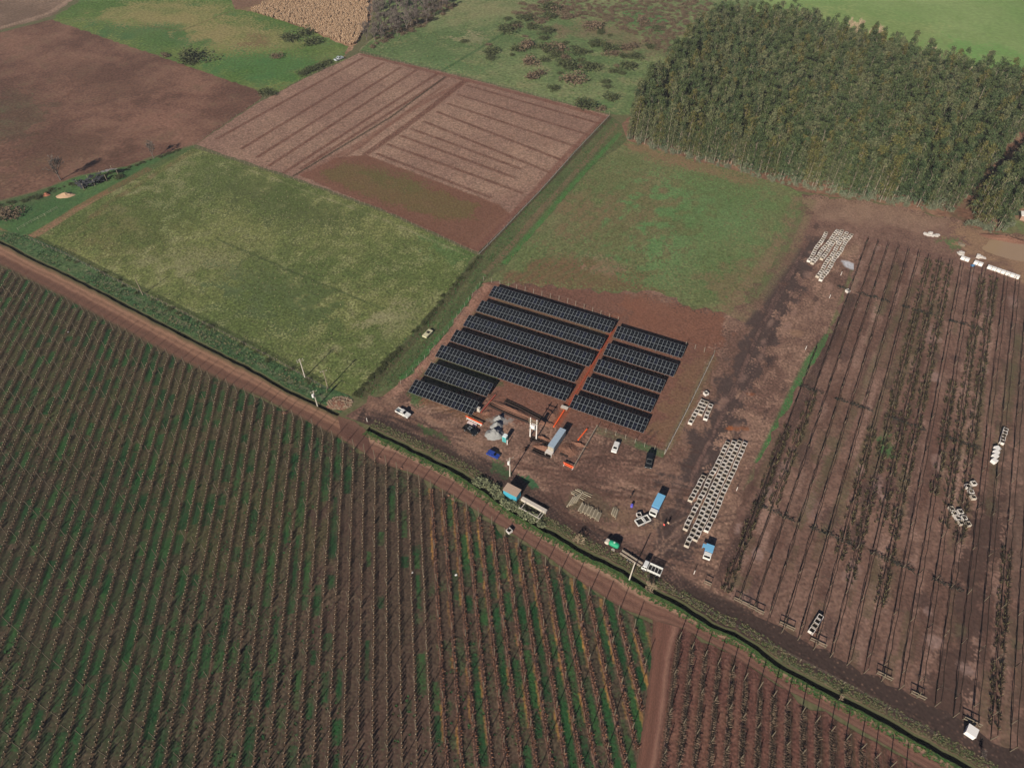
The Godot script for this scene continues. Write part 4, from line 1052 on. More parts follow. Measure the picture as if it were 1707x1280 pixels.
	bx(s, Vector3(1.6, 0.2, 1.1), Vector3(0, 0.1, 0))
	obj("plinth", s, M.concrete, cb)
	var jb := thing("junction_box", "pale concrete junction box at the head of the conduit trench", "box", Vector3(Vector2(14.89, -134.92).x, 0.05, Vector2(14.89, -134.92).y), yaw)
	s = st()
	bx(s, Vector3(2.0, 0.7, 1.0), Vector3(0, 0.35, 0))
	obj("box", s, M.spoil, jb)
	s = st()
	bx(s, Vector3(2.1, 0.08, 1.1), Vector3(0, 0.745, 0))
	obj("lid", s, M.concrete, jb)

# ---------- heaps ----------
func heap_mesh(rx: float, rz: float, hgt: float, seed_: int, sharp := 1.0) -> ArrayMesh:
	var n := FastNoiseLite.new()
	n.seed = seed_
	n.frequency = 0.55
	var s := SurfaceTool.new()
	s.begin(Mesh.PRIMITIVE_TRIANGLES)
	s.set_smooth_group(0)
	var rings := 9
	var seg := 26
	var p := []
	for r in rings + 1:
		var row := []
		for k in seg:
			var t := TAU * k / seg
			var q := float(r) / rings
			var edge := 1.0 + 0.25 * n.get_noise_2d(cos(t) * 2.0 + 30.0, sin(t) * 2.0)
			var x := cos(t) * rx * q * edge
			var z := sin(t) * rz * q * edge
			var y := hgt * pow(1.0 - q, sharp) * (1.0 + 0.5 * n.get_noise_2d(x * 1.6, z * 1.6)) + 0.12 * n.get_noise_2d(x * 5.0, z * 5.0) * (1.0 - q)
			row.append(Vector3(x, maxf(y, -0.02) if r < rings else -0.05, z))
		p.append(row)
	for r in rings:
		for k in seg:
			var k2 := (k + 1) % seg
			quad(s, p[r][k], p[r + 1][k], p[r + 1][k2], p[r][k2])
	s.generate_normals()
	return s.commit()

func heap(called: String, label: String, cat: String, at: Vector2, rx: float, rz: float, hgt: float, yaw: float, m: Material, group := "") -> void:
	var o := inst(called, heap_mesh(rx, rz, hgt, 7 + names.get(called, 0) * 3, 1.1), m, self)
	o.position = Vector3(at.x, 0.04, at.y)
	o.rotation.y = yaw
	tag(o, label, cat, group)

# ---------- buildings and things of the yard ----------
func yard_buildings() -> void:
	var gy := "gravel heaps by the portable toilet"
	heap("gravel_heap", "small grey gravel heap, farthest of three from the blue pickup", "gravel heap", Vector2(-3.69, -131.08), 1.6, 1.3, 1.7, 0.3, M.gravel, gy)
	heap("gravel_heap", "middle grey gravel heap between a smaller and a larger one", "gravel heap", Vector2(-4.32, -128.43), 2.0, 1.6, 1.9, 0.5, M.gravel, gy)
	heap("gravel_heap", "largest grey gravel heap, right beside the portable toilet", "gravel heap", Vector2(-4.86, -125.51), 2.7, 2.2, 2.3, 0.2, M.gravel, gy)
	var gs := "spoil ridges around the trenches"
	heap("spoil_ridge", "long tan spoil ridge between two trenches, from the short tables to the twin poles", "spoil", Vector2(0.42, -134.23), 9.3, 1.5, 0.8, -0.508, M.spoil, gs)
	heap("spoil_ridge", "rough brown spoil ridge beside the sloping orange pipe", "spoil", Vector2(11.40, -132.65), 1.6, 3.0, 0.7, -0.5, M.spoil, gs)
	heap("spoil_ridge", "brown spoil ridge under the foot of the twin poles", "spoil", Vector2(8.44, -124.24), 2.6, 0.9, 0.7, -0.45, M.spoil, gs)
	heap("spoil_ridge", "spoil ridge with a dark trench, at the open end of the grey container", "spoil", Vector2(8.66, -120.78), 3.4, 1.2, 0.9, -0.4, M.spoil, gs)
	heap("spoil_ridge", "lumpy spoil heap between the grey container and the pale fence", "spoil", Vector2(15.26, -120.16), 2.8, 2.6, 0.8, 0.3, M.spoil, gs)
	heap("spoil_ridge", "low spoil heap at the end of the loose orange pipe", "spoil", Vector2(18.29, -122.02), 2.6, 0.8, 0.6, -0.4, M.spoil, gs)
	heap("spoil_ridge", "small tan spoil heap by the inverter cabinet and the gravel", "spoil", Vector2(-7.03, -133.55), 1.7, 1.1, 0.5, 0.4, M.spoil, gs)
	heap("spoil_ridge", "low earth heap under the twin poles beside the trench end", "spoil", Vector2(9.77, -129.53), 2.6, 1.2, 0.6, -0.4, M.spoil, gs)
	# open trenches: dark cut banks between the ridges
	var tn := mat(38, 26, 22, 0.95)
	var k0 := 0
	for q in [[[Vector2(-1.98, -138.16), Vector2(2.47, -135.38), Vector2(8.15, -131.31)], "narrow open trench on the solar side of the long spoil ridge"], [[Vector2(-6.42, -136.76), Vector2(-0.59, -133.10), Vector2(5.44, -129.97)], "narrow open trench on the gravel side of the long spoil ridge"],
			[[Vector2(5.00, -124.13), Vector2(7.59, -123.28), Vector2(10.15, -121.61)], "open trench passing the foot of the twin poles"], [[Vector2(5.57, -120.16), Vector2(7.79, -118.72), Vector2(10.32, -117.71)], "open trench below the container end"], [[Vector2(13.12, -119.34), Vector2(15.15, -118.11)], "short open trench between container and pale fence"]]:
		var s := st()
		for k in q[0].size() - 1:
			var a: Vector2 = q[0][k]
			var b: Vector2 = q[0][k + 1]
			var d := (b - a).normalized()
			var nn := Vector2(-d.y, d.x) * 0.38
			for sd in [-1.0, 1.0]:
				var w0: Vector2 = a + nn * sd
				var w1: Vector2 = b + nn * sd
				var o0: Vector2 = a + nn * sd * 2.2
				var o1: Vector2 = b + nn * sd * 2.2
				quad(s, Vector3(w0.x, 0.42, w0.y), Vector3(w1.x, 0.42, w1.y), Vector3(o1.x, 0.03, o1.y), Vector3(o0.x, 0.03, o0.y))
				quad(s, Vector3(w0.x, 0.42, w0.y), Vector3(w0.x, 0.062, w0.y), Vector3(w1.x, 0.062, w1.y), Vector3(w1.x, 0.42, w1.y))
			quad(s, Vector3((a + nn).x, 0.064, (a + nn).y), Vector3((b + nn).x, 0.064, (b + nn).y), Vector3((b - nn).x, 0.064, (b - nn).y), Vector3((a - nn).x, 0.064, (a - nn).y))
		struct(obj("trench", s, tn, self), q[1])
		k0 += 1
	# blue shed
	var rc := [Vector2(-1.17, -107.25), Vector2(2.34, -105.01), Vector2(1.07, -103.11), Vector2(-2.27, -105.50)]
	var w: float = rc[0].distance_to(rc[1])
	var d: float = (rc[0] + rc[1]).distance_to(rc[2] + rc[3]) * 0.5
	var c: Vector2 = (rc[0] + rc[1] + rc[2] + rc[3]) * 0.25
	var yaw := -0.567
	var sh := thing("blue_shed", "small turquoise blue shed with a tan sheet roof on the ditch bank", "shed", Vector3(c.x, 0.05, c.y), yaw)
	var blue := mat(62, 150, 172, 0.6)
	for q in [[Vector3(w - 0.2, 2.35, 0.08), Vector3(0, 1.175, d * 0.5 - 0.12)], [Vector3(w - 0.2, 2.6, 0.08), Vector3(0, 1.3, -d * 0.5 + 0.12)], [Vector3(0.08, 2.4, d - 0.34), Vector3(w * 0.5 - 0.15, 1.2, 0)], [Vector3(0.08, 2.4, d - 0.34), Vector3(-w * 0.5 + 0.15, 1.2, 0)]]:
		var s := st()
		bx(s, q[0], q[1])
		obj("wall", s, blue, sh)
	var s := st()
	var pitch := atan2(0.28, d)
	for k in 9:
		bx(s, Vector3(w / 9.0 - 0.02, 0.07, d + 0.3), Vector3((k - 4) * w / 9.0, 2.58 + 0.012 * (k % 2), 0), 0, pitch)
	obj("roof", s, noise_mat(c8(150, 126, 108), c8(172, 148, 130), 2.0, 0.7), sh)
	s = st()
	bx(s, Vector3(0.9, 1.9, 0.05), Vector3(0.5, 0.95, -d * 0.5 + 0.06))
	obj("door", s, mat(44, 120, 152, 0.6), sh)
	# loading platform by the shed
	var p0 := [Vector2(2.50, -104.09), Vector2(8.57, -100.05)]
	var pl: float = p0[0].distance_to(p0[1])
	var lp := thing("loading_bay", "pale concrete loading bay with an open pit and rails, next to the blue shed", "loading bay", Vector3(p0[0].x, 0.03, p0[0].y), -0.587)
	s = st()
	bx(s, Vector3(pl, 0.9, 0.9), Vector3(pl * 0.5, 0.45, 0))
	obj("platform", s, M.concrete, lp)
	s = st()
	bx(s, Vector3(pl * 0.82, 0.16, 0.16), Vector3(pl * 0.55, 0.95, 2.9))
	obj("rail", s, M.concrete, lp)
	for x in [0.22, 0.88, 0.97]:
		s = st()
		bx(s, Vector3(0.16, 0.14, 2.4), Vector3(pl * x, 0.9, 1.64))
		obj("cross_beam", s, M.concrete, lp)
	for x in [0.16, 0.5, 0.95]:
		s = st()
		bx(s, Vector3(0.16, 0.95, 0.16), Vector3(pl * x, 0.475, 2.9))
		tube(s, Vector3(pl * x, 0.9, 2.9), Vector3(pl * x - 0.2, 0.05, 3.8), 0.07, 0.07, 5)
		obj("post", s, M.concrete, lp)
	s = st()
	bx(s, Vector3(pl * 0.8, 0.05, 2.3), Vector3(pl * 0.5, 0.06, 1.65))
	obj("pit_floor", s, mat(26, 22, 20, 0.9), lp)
	# grey container hut
	var cr := [Vector2(13.30, -125.67), Vector2(14.53, -124.86), Vector2(11.13, -118.48), Vector2(9.49, -119.50)]
	var cl: float = (cr[0] + cr[1]).distance_to(cr[2] + cr[3]) * 0.5
	var cw: float = (cr[0].distance_to(cr[1]) + cr[2].distance_to(cr[3])) * 0.5
	var cc: Vector2 = (cr[0] + cr[1] + cr[2] + cr[3]) * 0.25
	var ct := thing("site_container", "long pale grey-blue site container among the trenches", "container", Vector3(cc.x, 0.15, cc.y), -2.093)
	var grey := mat(150, 166, 178, 0.5)
	s = st()
	bx(s, Vector3(cl, 2.5, cw), Vector3(0, 1.35, 0))
	for k in 26:
		for sd in [-1, 1]:
			bx(s, Vector3(cl / 52.0, 2.2, 0.06), Vector3((k - 12.5) * cl / 26.2, 1.35, sd * (cw * 0.5 + 0.02)))
	obj("body", s, mat(118, 128, 134, 0.5), ct)
	s = st()
	for k in 12:
		bx(s, Vector3(cl / 12.0 - 0.015, 0.1, cw + 0.12), Vector3((k - 5.5) * cl / 12.0, 2.66 + 0.01 * (k % 2), 0))
	obj("roof", s, grey, ct)
	for k in 2:
		s = st()
		bx(s, Vector3(0.05, 2.2, cw * 0.48), Vector3(cl * 0.5 + 0.03, 1.3, (k - 0.5) * cw * 0.5))
		obj("door", s, mat(158, 150, 136, 0.5), ct)
	for k in 3:
		s = st()
		bx(s, Vector3(0.4, 0.2, cw), Vector3((k - 1) * cl * 0.42, 0.0, 0))
		obj("foot", s, M.concrete, ct)
	s = st()
	bx(s, Vector3(1.3, 0.12, 2.0), Vector3(cl * 0.5 + 0.75, 1.2, 0))
	for k in 4: bx(s, Vector3(0.1, 1.2, 0.1), Vector3(cl * 0.5 + 0.2 + 1.1 * (k % 2), 0.6, -0.9 + 1.8 * int(k / 2.0)))
	obj("landing", s, M.bin, ct)
	# portable toilet
	var pt := thing("portable_toilet", "teal portable toilet with a white roof beside the gravel heaps", "portable toilet", Vector3(Vector2(-1.88, -123.28).x, 0.06, Vector2(-1.88, -123.28).y), -0.5)
	s = st()
	bx(s, Vector3(1.15, 2.1, 1.15), Vector3(0, 1.1, 0))
	obj("cabin", s, mat(96, 170, 170, 0.5), pt)
	s = st()
	prism(s, [Vector2(-0.62, 2.15), Vector2(0.62, 2.15), Vector2(0.45, 2.35), Vector2(-0.45, 2.35)], -0.62, 0.62, 0.1)
	obj("roof", s, mat(214, 224, 222, 0.5), pt)
	s = st()
	bx(s, Vector3(0.75, 1.8, 0.05), Vector3(0, 1.0, 0.6))
	obj("door", s, mat(70, 146, 148, 0.5), pt)
	var wp := st()
	tube(wp, Vector3(Vector2(-1.30, -122.02).x, 0, Vector2(-1.30, -122.02).y), Vector3(Vector2(-1.30, -122.02).x, 1.9, Vector2(-1.30, -122.02).y), 0.12, 0.12, 8)
	tag(obj("vent_post", wp, M.white, self), "short white post standing against the portable toilet", "post")
	# road barriers
	barrier("orange and white site barrier on feet by the dark parked pickup", [Vector2(-12.93, -131.42), Vector2(-8.19, -128.54)], true)
	barrier("orange and white barrier gate at the foot of the pale fence", [Vector2(13.56, -115.20), Vector2(16.16, -113.62)], false)
	# pole stacks
	stack("stack of thick trellis poles lying side by side, beside the crossed poles", [Vector2(14.62, -103.15), Vector2(17.14, -104.61)], 1.033, 11, 3.4, 0.14, 2)
	stack("wide row of weathered trellis poles, closest to the service road", [Vector2(17.10, -101.70), Vector2(21.83, -98.87)], 1.116, 19, 2.6, 0.13, 2)
	stack("few long pale poles laid crosswise at the head of the pole stacks", [Vector2(16.85, -104.79), Vector2(18.34, -106.45)], -0.539, 5, 4.2, 0.11, 1)
	stack("small untidy heap of short posts and wood offcuts", [Vector2(25.13, -100.63), Vector2(26.22, -99.57)], 1.188, 9, 2.3, 0.1, 2)
	# stray pieces
	var k3 := 0
	for q in [[Vector2(7.90, -122.44), 1.4, "dark tangle of cable beside the twin poles"], [Vector2(3.64, -120.57), 1.2, "dark clod of earth on the track to the twin poles"]]:
		heap("clod", q[2], "earth", q[0], q[1], 0.7, 0.4, 0.4, M.earth)
		k3 += 1
	# the pond at the edge of the yard
	var pp := []
	var pc: Vector2 = Vector2(181.50, -210.43)
	for k in 30:
		var t := TAU * k / 30.0
		var r := 1.0 + 0.08 * sin(t * 3.0 + 1.0) + 0.05 * sin(t * 5.0)
		pp.append(pc + Vector2(cos(t) * 12.5 * r, sin(t) * 6.0 * r).rotated(0.32))
	var wm := mat(152, 127, 100, 0.15)
	wm.metallic_specular = 0.5
	sheet("pond", "muddy tan settling pond beside the white boxes", pp, 0.075, null, wm)
	heap("pond_bank", "brown earth bank along the muddy pond", "earth bank", Vector2(180.29, -218.60), 9.0, 2.4, 1.2, -0.35, M.spoil)

func barrier(label: String, line: Array, board: bool) -> void:
	var l: float = line[0].distance_to(line[1])
	var d: Vector2 = line[1] - line[0]
	var b := thing("site_barrier", label, "barrier", Vector3(line[0].x, 0.06, line[0].y), -atan2(d.y, d.x), "orange site barriers")
	var s := st()
	bx(s, Vector3(l, 0.3, 0.12), Vector3(l * 0.5, 0.95, 0))
	obj("plank", s, M.orange, b)
	s = st()
	bx(s, Vector3(l * 0.9, 0.25, 0.1), Vector3(l * 0.52, 0.5, 0.15))
	obj("plank", s, M.orange if not board else M.white, b)
	for x in [0.08, 0.92]:
		s = st()
		bx(s, Vector3(0.1, 1.1, 0.1), Vector3(l * x, 0.55, 0))
		bx(s, Vector3(0.14, 0.1, 0.8), Vector3(l * x, 0.05, 0))
		obj("leg", s, M.white, b)
	if board:
		s = st()
		bx(s, Vector3(l * 0.5, 0.5, 0.9), Vector3(l * 0.5, 0.3, 1.0))
		obj("ballast", s, mat(206, 190, 184, 0.7), b)

func stack(label: String, line: Array, yaw: float, n: int, length: float, r: float, layers: int) -> void:
	var c: Vector2 = (line[0] + line[1]) * 0.5
	var o := thing("pole_stack", label, "pole stack", Vector3(c.x, 0.05, c.y), 0.0, "stacks of trellis poles")
	for l in layers:
		for k in n - l:
			var p: Vector2 = line[0].lerp(line[1], (k + 0.5 * l) / maxf(1.0, n - 1)) - c
			var d := Vector3(cos(yaw), 0, -sin(yaw)) * (length * rng.randf_range(0.42, 0.55))
			d = d.rotated(Vector3.UP, rng.randf_range(-0.07, 0.07))
			var m := Vector3(p.x, r * (1.0 + 1.75 * l), p.y) + d.normalized() * rng.randf_range(-0.3, 0.3)
			var s := st()
			tube(s, m - d, m + d + Vector3(0, rng.randf_range(0, 0.05), 0), r, r * 0.85, 7)
			obj("pole", s, M.old_wood if k % 3 else M.wood, o)

# ---------- vehicles ----------
func wheels(o: Node3D, xs: Array, half: float, r: float, wd := 0.24) -> void:
	for x in xs:
		for sd in [-1, 1]:
			var w := MeshInstance3D.new()
			w.name = "wheel"
			var s := st()
			tube(s, Vector3(x, r, sd * half - wd * 0.5), Vector3(x, r, sd * half + wd * 0.5), r, r, 14)
			w.mesh = fin(s)
			w.material_override = M.tyre
			o.add_child(w, true)
			s = st()
			tube(s, Vector3(x, r, sd * (half + wd * 0.5 + 0.004)), Vector3(x, r, sd * (half + wd * 0.5 + 0.02)), r * 0.6, r * 0.5, 10)
			obj("rim", s, M.rim, w)

func lamps(o: Node3D, x: float, y: float, half: float) -> void:
	for sd in [-1, 1]:
		var s := st()
		bx(s, Vector3(0.06, 0.16, 0.32), Vector3(x, y, sd * half))
		obj("headlight", s, mat(225, 228, 230, 0.2), o)
		s = st()
		bx(s, Vector3(0.06, 0.2, 0.2), Vector3(-x, y + 0.08, sd * half))
		obj("tail_lamp", s, mat(130, 22, 18, 0.3), o)

func pickup(label: String, at: Vector2, yaw: float, paint: Material, bed: Material) -> Node3D:
	var o := thing("pickup", label, "pickup", Vector3(at.x, 0.07, at.y), yaw)
	var s := st()
	prism(s, [Vector2(-2.6, 0.45), Vector2(2.55, 0.42), Vector2(2.65, 0.75), Vector2(2.5, 1.02), Vector2(1.3, 1.12), Vector2(-0.75, 1.12), Vector2(-0.75, 0.7), Vector2(-2.6, 0.7)], -0.92, 0.92, 0.06)
	for sd in [-1, 1]: bx(s, Vector3(1.9, 0.5, 0.1), Vector3(-1.68, 0.88, sd * 0.86))
	bx(s, Vector3(0.1, 0.5, 1.7), Vector3(-2.58, 0.88, 0))
	obj("body", s, paint, o)
	s = st()
	bx(s, Vector3(1.8, 0.04, 1.58), Vector3(-1.66, 0.73, 0))
	obj("load_bed", s, bed, o)
	s = st()
	prism(s, [Vector2(1.15, 1.12), Vector2(0.35, 1.74), Vector2(-0.6, 1.76), Vector2(-0.8, 1.12)], -0.78, 0.78, 0.1)
	obj("cab", s, paint, o)
	windows(o, [Vector2(1.15, 1.12), Vector2(0.35, 1.74), Vector2(-0.6, 1.76), Vector2(-0.8, 1.12)], 0.78)
	wheels(o, [1.65, -1.55], 0.84, 0.38)
	lamps(o, 2.6, 0.78, 0.66)
	return o

func windows(o: Node3D, p: Array, half: float) -> void:
	# windscreen, rear window and side windows set 2 cm proud of a cab with profile front-foot, front-top, rear-top, rear-foot
	for q in [[p[0], p[1], "windscreen"], [p[3], p[2], "rear_window"]]:
		var a: Vector2 = q[0].lerp(q[1], 0.12)
		var b: Vector2 = q[0].lerp(q[1], 0.88)
		var d := (b - a).normalized()
		var n := Vector2(d.y, -d.x)
		if (n.x > 0) != (q[2] == "windscreen"): n = -n
		a += n * 0.02
		b += n * 0.02
		var s := st()
		var w := half - 0.17
		quad(s, Vector3(a.x, a.y, -w), Vector3(b.x, b.y, -w), Vector3(b.x, b.y, w), Vector3(a.x, a.y, w))
		obj(q[2], s, M.glass, o)
	for sd in [-1.0, 1.0]:
		for part in [[0.04, 0.47], [0.53, 0.96]]:
			var s := st()
			var z: float = sd * (half + 0.012)
			var a0: Vector2 = p[3].lerp(p[0], part[0]).lerp(p[2].lerp(p[1], part[0]), 0.2)
			var a1: Vector2 = p[3].lerp(p[0], part[1]).lerp(p[2].lerp(p[1], part[1]), 0.2)
			var b0: Vector2 = p[3].lerp(p[0], part[0]).lerp(p[2].lerp(p[1], part[0]), 0.82)
			var b1: Vector2 = p[3].lerp(p[0], part[1]).lerp(p[2].lerp(p[1], part[1]), 0.82)
			quad(s, Vector3(a0.x, a0.y, z), Vector3(a1.x, a1.y, z), Vector3(b1.x, b1.y, z), Vector3(b0.x, b0.y, z))
			obj("side_window", s, M.glass, o)

func car(label: String, at: Vector2, yaw: float, paint: Material, tall := 1.0) -> Node3D:
	var o := thing("car", label, "car", Vector3(at.x, 0.07, at.y), yaw)
	var s := st()
	prism(s, [Vector2(-2.15, 0.4), Vector2(2.1, 0.38), Vector2(2.2, 0.62), Vector2(2.05, 0.86), Vector2(1.0, 0.98), Vector2(-2.1, 1.0), Vector2(-2.22, 0.7)], -0.88, 0.88, 0.07)
	obj("body", s, paint, o)
	var top := 1.5 * tall
	var p := [Vector2(1.15, 0.97), Vector2(0.35, top), Vector2(-1.65, top), Vector2(-2.05, 0.98)]
	s = st()
	prism(s, p, -0.76, 0.76, 0.12)
	obj("cab", s, paint, o)
	windows(o, p, 0.76)
	wheels(o, [1.35, -1.35], 0.8, 0.34)
	lamps(o, 2.1, 0.68, 0.62)
	return o

func lorry(label: String, at: Vector2, yaw: float, length: float, height: float, cab: Material, side: Material, roof: Material, open := false) -> Node3D:
	var o := thing("truck", label, "truck", Vector3(at.x, 0.07, at.y), yaw)
	var hl := length * 0.5
	var s := st()
	var cp := [Vector2(hl, 0.6), Vector2(hl + 0.02, 1.4), Vector2(hl - 0.35, 2.35), Vector2(hl - 1.5, 2.4), Vector2(hl - 1.55, 0.6)]
	prism(s, cp, -1.08, 1.08, 0.1)
	obj("cab", s, cab, o)
	windows(o, [cp[1], cp[2], cp[3], Vector2(hl - 1.53, 1.4)], 1.08)
	s = st()
	bx(s, Vector3(length - 0.3, 0.25, 0.9), Vector3(-0.1, 0.62, 0))
	obj("chassis", s, M.dark_steel, o)
	var bl := length - 1.75
	var bc := -hl + bl * 0.5
	if open:
		s = st()
		bx(s, Vector3(bl, 0.12, 2.3), Vector3(bc, 0.95, 0))
		obj("load_bed", s, mat(48, 46, 44, 0.8), o)
		for sd in [-1, 1]:
			s = st()
			for y in [1.2, 1.55, 1.9]: bx(s, Vector3(bl, 0.22, 0.06), Vector3(bc, y, sd * 1.14))
			obj("side_board", s, side, o)
		for k in 5:
			s = st()
			bx(s, Vector3(0.1, 0.1, 2.36), Vector3(bc + (k - 2) * bl * 0.245, 2.06, 0))
			for sd in [-1, 1]: bx(s, Vector3(0.1, 1.1, 0.08), Vector3(bc + (k - 2) * bl * 0.245, 1.5, sd * 1.19))
			obj("hoop", s, side, o)
		s = st()
		for y in [1.2, 1.55, 1.9]:
			bx(s, Vector3(0.06, 0.22, 2.3), Vector3(bc - bl * 0.5, y, 0))
			bx(s, Vector3(0.06, 0.22, 2.3), Vector3(bc + bl * 0.5 - 0.05, y, 0))
		obj("end_board", s, side, o)
	else:
		s = st()
		bx(s, Vector3(bl, height - 0.9, 2.3), Vector3(bc, 0.9 + (height - 0.9) * 0.5, 0))
		obj("box_body", s, side, o)
		s = st()
		prism(s, [Vector2(bc - bl * 0.5 - 0.04, height), Vector2(bc + bl * 0.5 + 0.04, height), Vector2(bc + bl * 0.5, height + 0.12), Vector2(bc - bl * 0.5, height + 0.12)], -1.18, 1.18, 0.06)
		obj("roof", s, roof, o)
		for k in 2:
			s = st()
			bx(s, Vector3(0.05, height - 1.2, 1.08), Vector3(bc - bl * 0.5 - 0.03, 0.95 + (height - 0.9) * 0.5, (k - 0.5) * 1.12))
			obj("rear_door", s, side, o)
	wheels(o, [hl - 0.85, -hl + 1.2], 0.98, 0.46, 0.3)
	lamps(o, hl - 0.01, 0.85, 0.8)
	return o

func vehicles() -> void:
	var white := mat(208, 206, 200, 0.35)
	var black := mat(22, 25, 24, 0.25)
	var blue := mat(36, 62, 140, 0.3)
	var sky := mat(112, 172, 206, 0.5)
	for m in [white, black, blue]:
		m.clearcoat_enabled = true
		m.clearcoat = 0.6
		m.clearcoat_roughness = 0.15
	var wp := pickup("white pickup with a grey load bed, parked by the last solar table", Vector2(-30.66, -132.88), -0.594, white, mat(92, 104, 110, 0.5))
	wp.scale = Vector3.ONE * 0.88
	var dk := pickup("dark green-black pickup with roof bars beside the orange barrier", Vector2(-11.48, -126.48), -0.657, black, mat(30, 30, 30, 0.6))
	var s := st()
	for sd in [-1, 1]: bx(s, Vector3(1.1, 0.06, 0.06), Vector3(-0.1, 1.85, sd * 0.5))
	for k in 2: bx(s, Vector3(0.08, 0.08, 1.3), Vector3(-0.5 + 0.8 * k, 1.82, 0))
	obj("roof_bars", s, mat(190, 190, 190, 0.4, 0.4), dk)
	dk.scale = Vector3.ONE * 0.86
	var bc := car("bright blue estate car with pale roof bars by the green patch", Vector2(-5.05, -118.11), -0.508, blue, 1.05)
	bc.scale = Vector3.ONE * 0.82
	var wc := car("small white car parked on the churned soil inside the pale fence", Vector2(27.90, -120.57), -1.964, white)
	wc.scale = Vector3.ONE * 0.86
	var van := car("long dark van parked at the fence corner with weeds", Vector2(36.33, -115.90), -1.837, black, 1.2)
	van.scale = Vector3(1.15, 1.1, 1.06)
	var lt := lorry("long box truck with a plain light blue roof and white cab, beside the white trailer", Vector2(36.19, -101.35), -2.082, 7.0, 2.9, white, mat(60, 96, 140, 0.5), sky)
	lt.scale = Vector3.ONE * 0.84
	var bt := lorry("short blue truck with a white cab, parked at the edge of the orchard", Vector2(46.55, -88.28), -2.000, 4.3, 2.4, white, mat(40, 84, 150, 0.5), sky)
	s = st()
	bx(s, Vector3(1.3, 0.1, 1.0), Vector3(-1.5, 1.7, 1.6))
	for k in 2: bx(s, Vector3(0.08, 1.0, 0.08), Vector3(-1.0 - k, 1.2, 2.0))
	obj("side_awning", s, sky, bt)
	bt.scale = Vector3.ONE * 0.8
	var wt := lorry("white open truck with hooped side boards under the bare shrub on the bank", Vector2(32.62, -84.00), 2.652, 5.5, 2.2, mat(210, 210, 206, 0.4), mat(206, 206, 200, 0.5), sky, true)
	wt.scale = Vector3.ONE * 0.84
	# white open trailer
	var tr := thing("trailer", "white framed open trailer with two dark bays behind the long box truck", "trailer", Vector3(Vector2(32.21, -97.30).x, 0.07, Vector2(32.21, -97.30).y), 0.454)
	s = st()
	bx(s, Vector3(3.6, 0.1, 1.7), Vector3(0, 0.6, 0))
	obj("floor", s, mat(34, 32, 30, 0.8), tr)
	for sd in [-1, 1]:
		s = st()
		bx(s, Vector3(3.7, 0.55, 0.12), Vector3(0, 0.85, sd * 0.85))
		obj("side_board", s, white, tr)
	for x in [-1.8, 0.1, 0.45, 1.8]:
		s = st()
		bx(s, Vector3(0.16, 0.5, 1.6), Vector3(x, 0.85, 0))
		obj("cross_board", s, white, tr)
	s = st()
	tube(s, Vector3(1.85, 0.5, 0), Vector3(2.9, 0.45, 0), 0.06, 0.06, 6)
	obj("drawbar", s, M.dark_steel, tr)
	wheels(tr, [-0.3], 0.9, 0.34)
	# green tanker trailer
	var tk := thing("sprayer", "green tank sprayer with pale wheels standing beside the service road", "sprayer", Vector3(Vector2(24.42, -90.39).x, 0.07, Vector2(24.42, -90.39).y), -0.543)
	s = st()
	var prof := [[-1.3, 0.3], [-1.15, 0.62], [-0.7, 0.74], [0.7, 0.74], [1.15, 0.62], [1.3, 0.3]]
	for k in prof.size() - 1:
		tube(s, Vector3(prof[k][0], 1.25, 0), Vector3(prof[k + 1][0], 1.25, 0), prof[k][1], prof[k + 1][1], 16, k == 0 or k == prof.size() - 2)
	obj("tank", s, mat(34, 142, 104, 0.4), tk)
	s = st()
	tube(s, Vector3(0, 1.95, 0), Vector3(0, 2.08, 0), 0.25, 0.22, 12)
	obj("lid", s, mat(180, 200, 186, 0.5), tk)
	s = st()
	bx(s, Vector3(3.2, 0.14, 0.8), Vector3(-0.2, 0.5, 0))
	tube(s, Vector3(-1.8, 0.5, 0), Vector3(-3.0, 0.4, 0), 0.06, 0.06, 6)
	obj("frame", s, M.dark_steel, tk)
	s = st()
	tube(s, Vector3(-1.75, 0.95, -0.5), Vector3(-1.75, 0.95, 0.5), 0.55, 0.55, 14)
	obj("fan_housing", s, mat(196, 186, 172, 0.5), tk)
	wheels(tk, [0.3], 1.0, 0.45)
	for w in tk.get_children():
		if w.name.begins_with("wheel"): w.material_override = mat(150, 140, 128, 0.8)
	# long trailer of paired rails
	var rl := [Vector2(25.97, -88.76), Vector2(30.39, -85.25)]
	var ln: float = rl[0].distance_to(rl[1])
	var rt := thing("ladder_trailer", "long low trailer of pale twin rails in front of the white open truck", "trailer", Vector3(rl[0].x, 0.07, rl[0].y), -0.671)
	for z in [-0.55, -0.3, 0.35, 0.6]:
		s = st()
		bx(s, Vector3(ln, 0.12, 0.09), Vector3(ln * 0.5, 0.62, z))
		obj("rail", s, mat(182, 168, 150, 0.6), rt)
	for k in 7:
		s = st()
		bx(s, Vector3(0.12, 0.1, 1.3), Vector3(ln * (0.05 + 0.15 * k), 0.5, 0))
		obj("cross_member", s, M.dark_steel, rt)
	wheels(rt, [ln * 0.42, ln * 0.55], 0.8, 0.32)
	# ruined cart by the lane
	var ow := thing("old_trailer", "old pale trailer with one dark bay abandoned beside the lane", "trailer", Vector3(Vector2(-26.47, -166.07).x, 0.06, Vector2(-26.47, -166.07).y), 1.038)
	s = st()
	bx(s, Vector3(3.6, 0.5, 1.6), Vector3(0, 0.7, 0))
	obj("body", s, mat(190, 184, 150, 0.7), ow)
	s = st()
	bx(s, Vector3(1.0, 0.05, 1.1), Vector3(0.4, 0.97, 0))
	obj("hatch", s, mat(30, 26, 24, 0.8), ow)
	wheels(ow, [-0.9, 0.9], 0.75, 0.35)
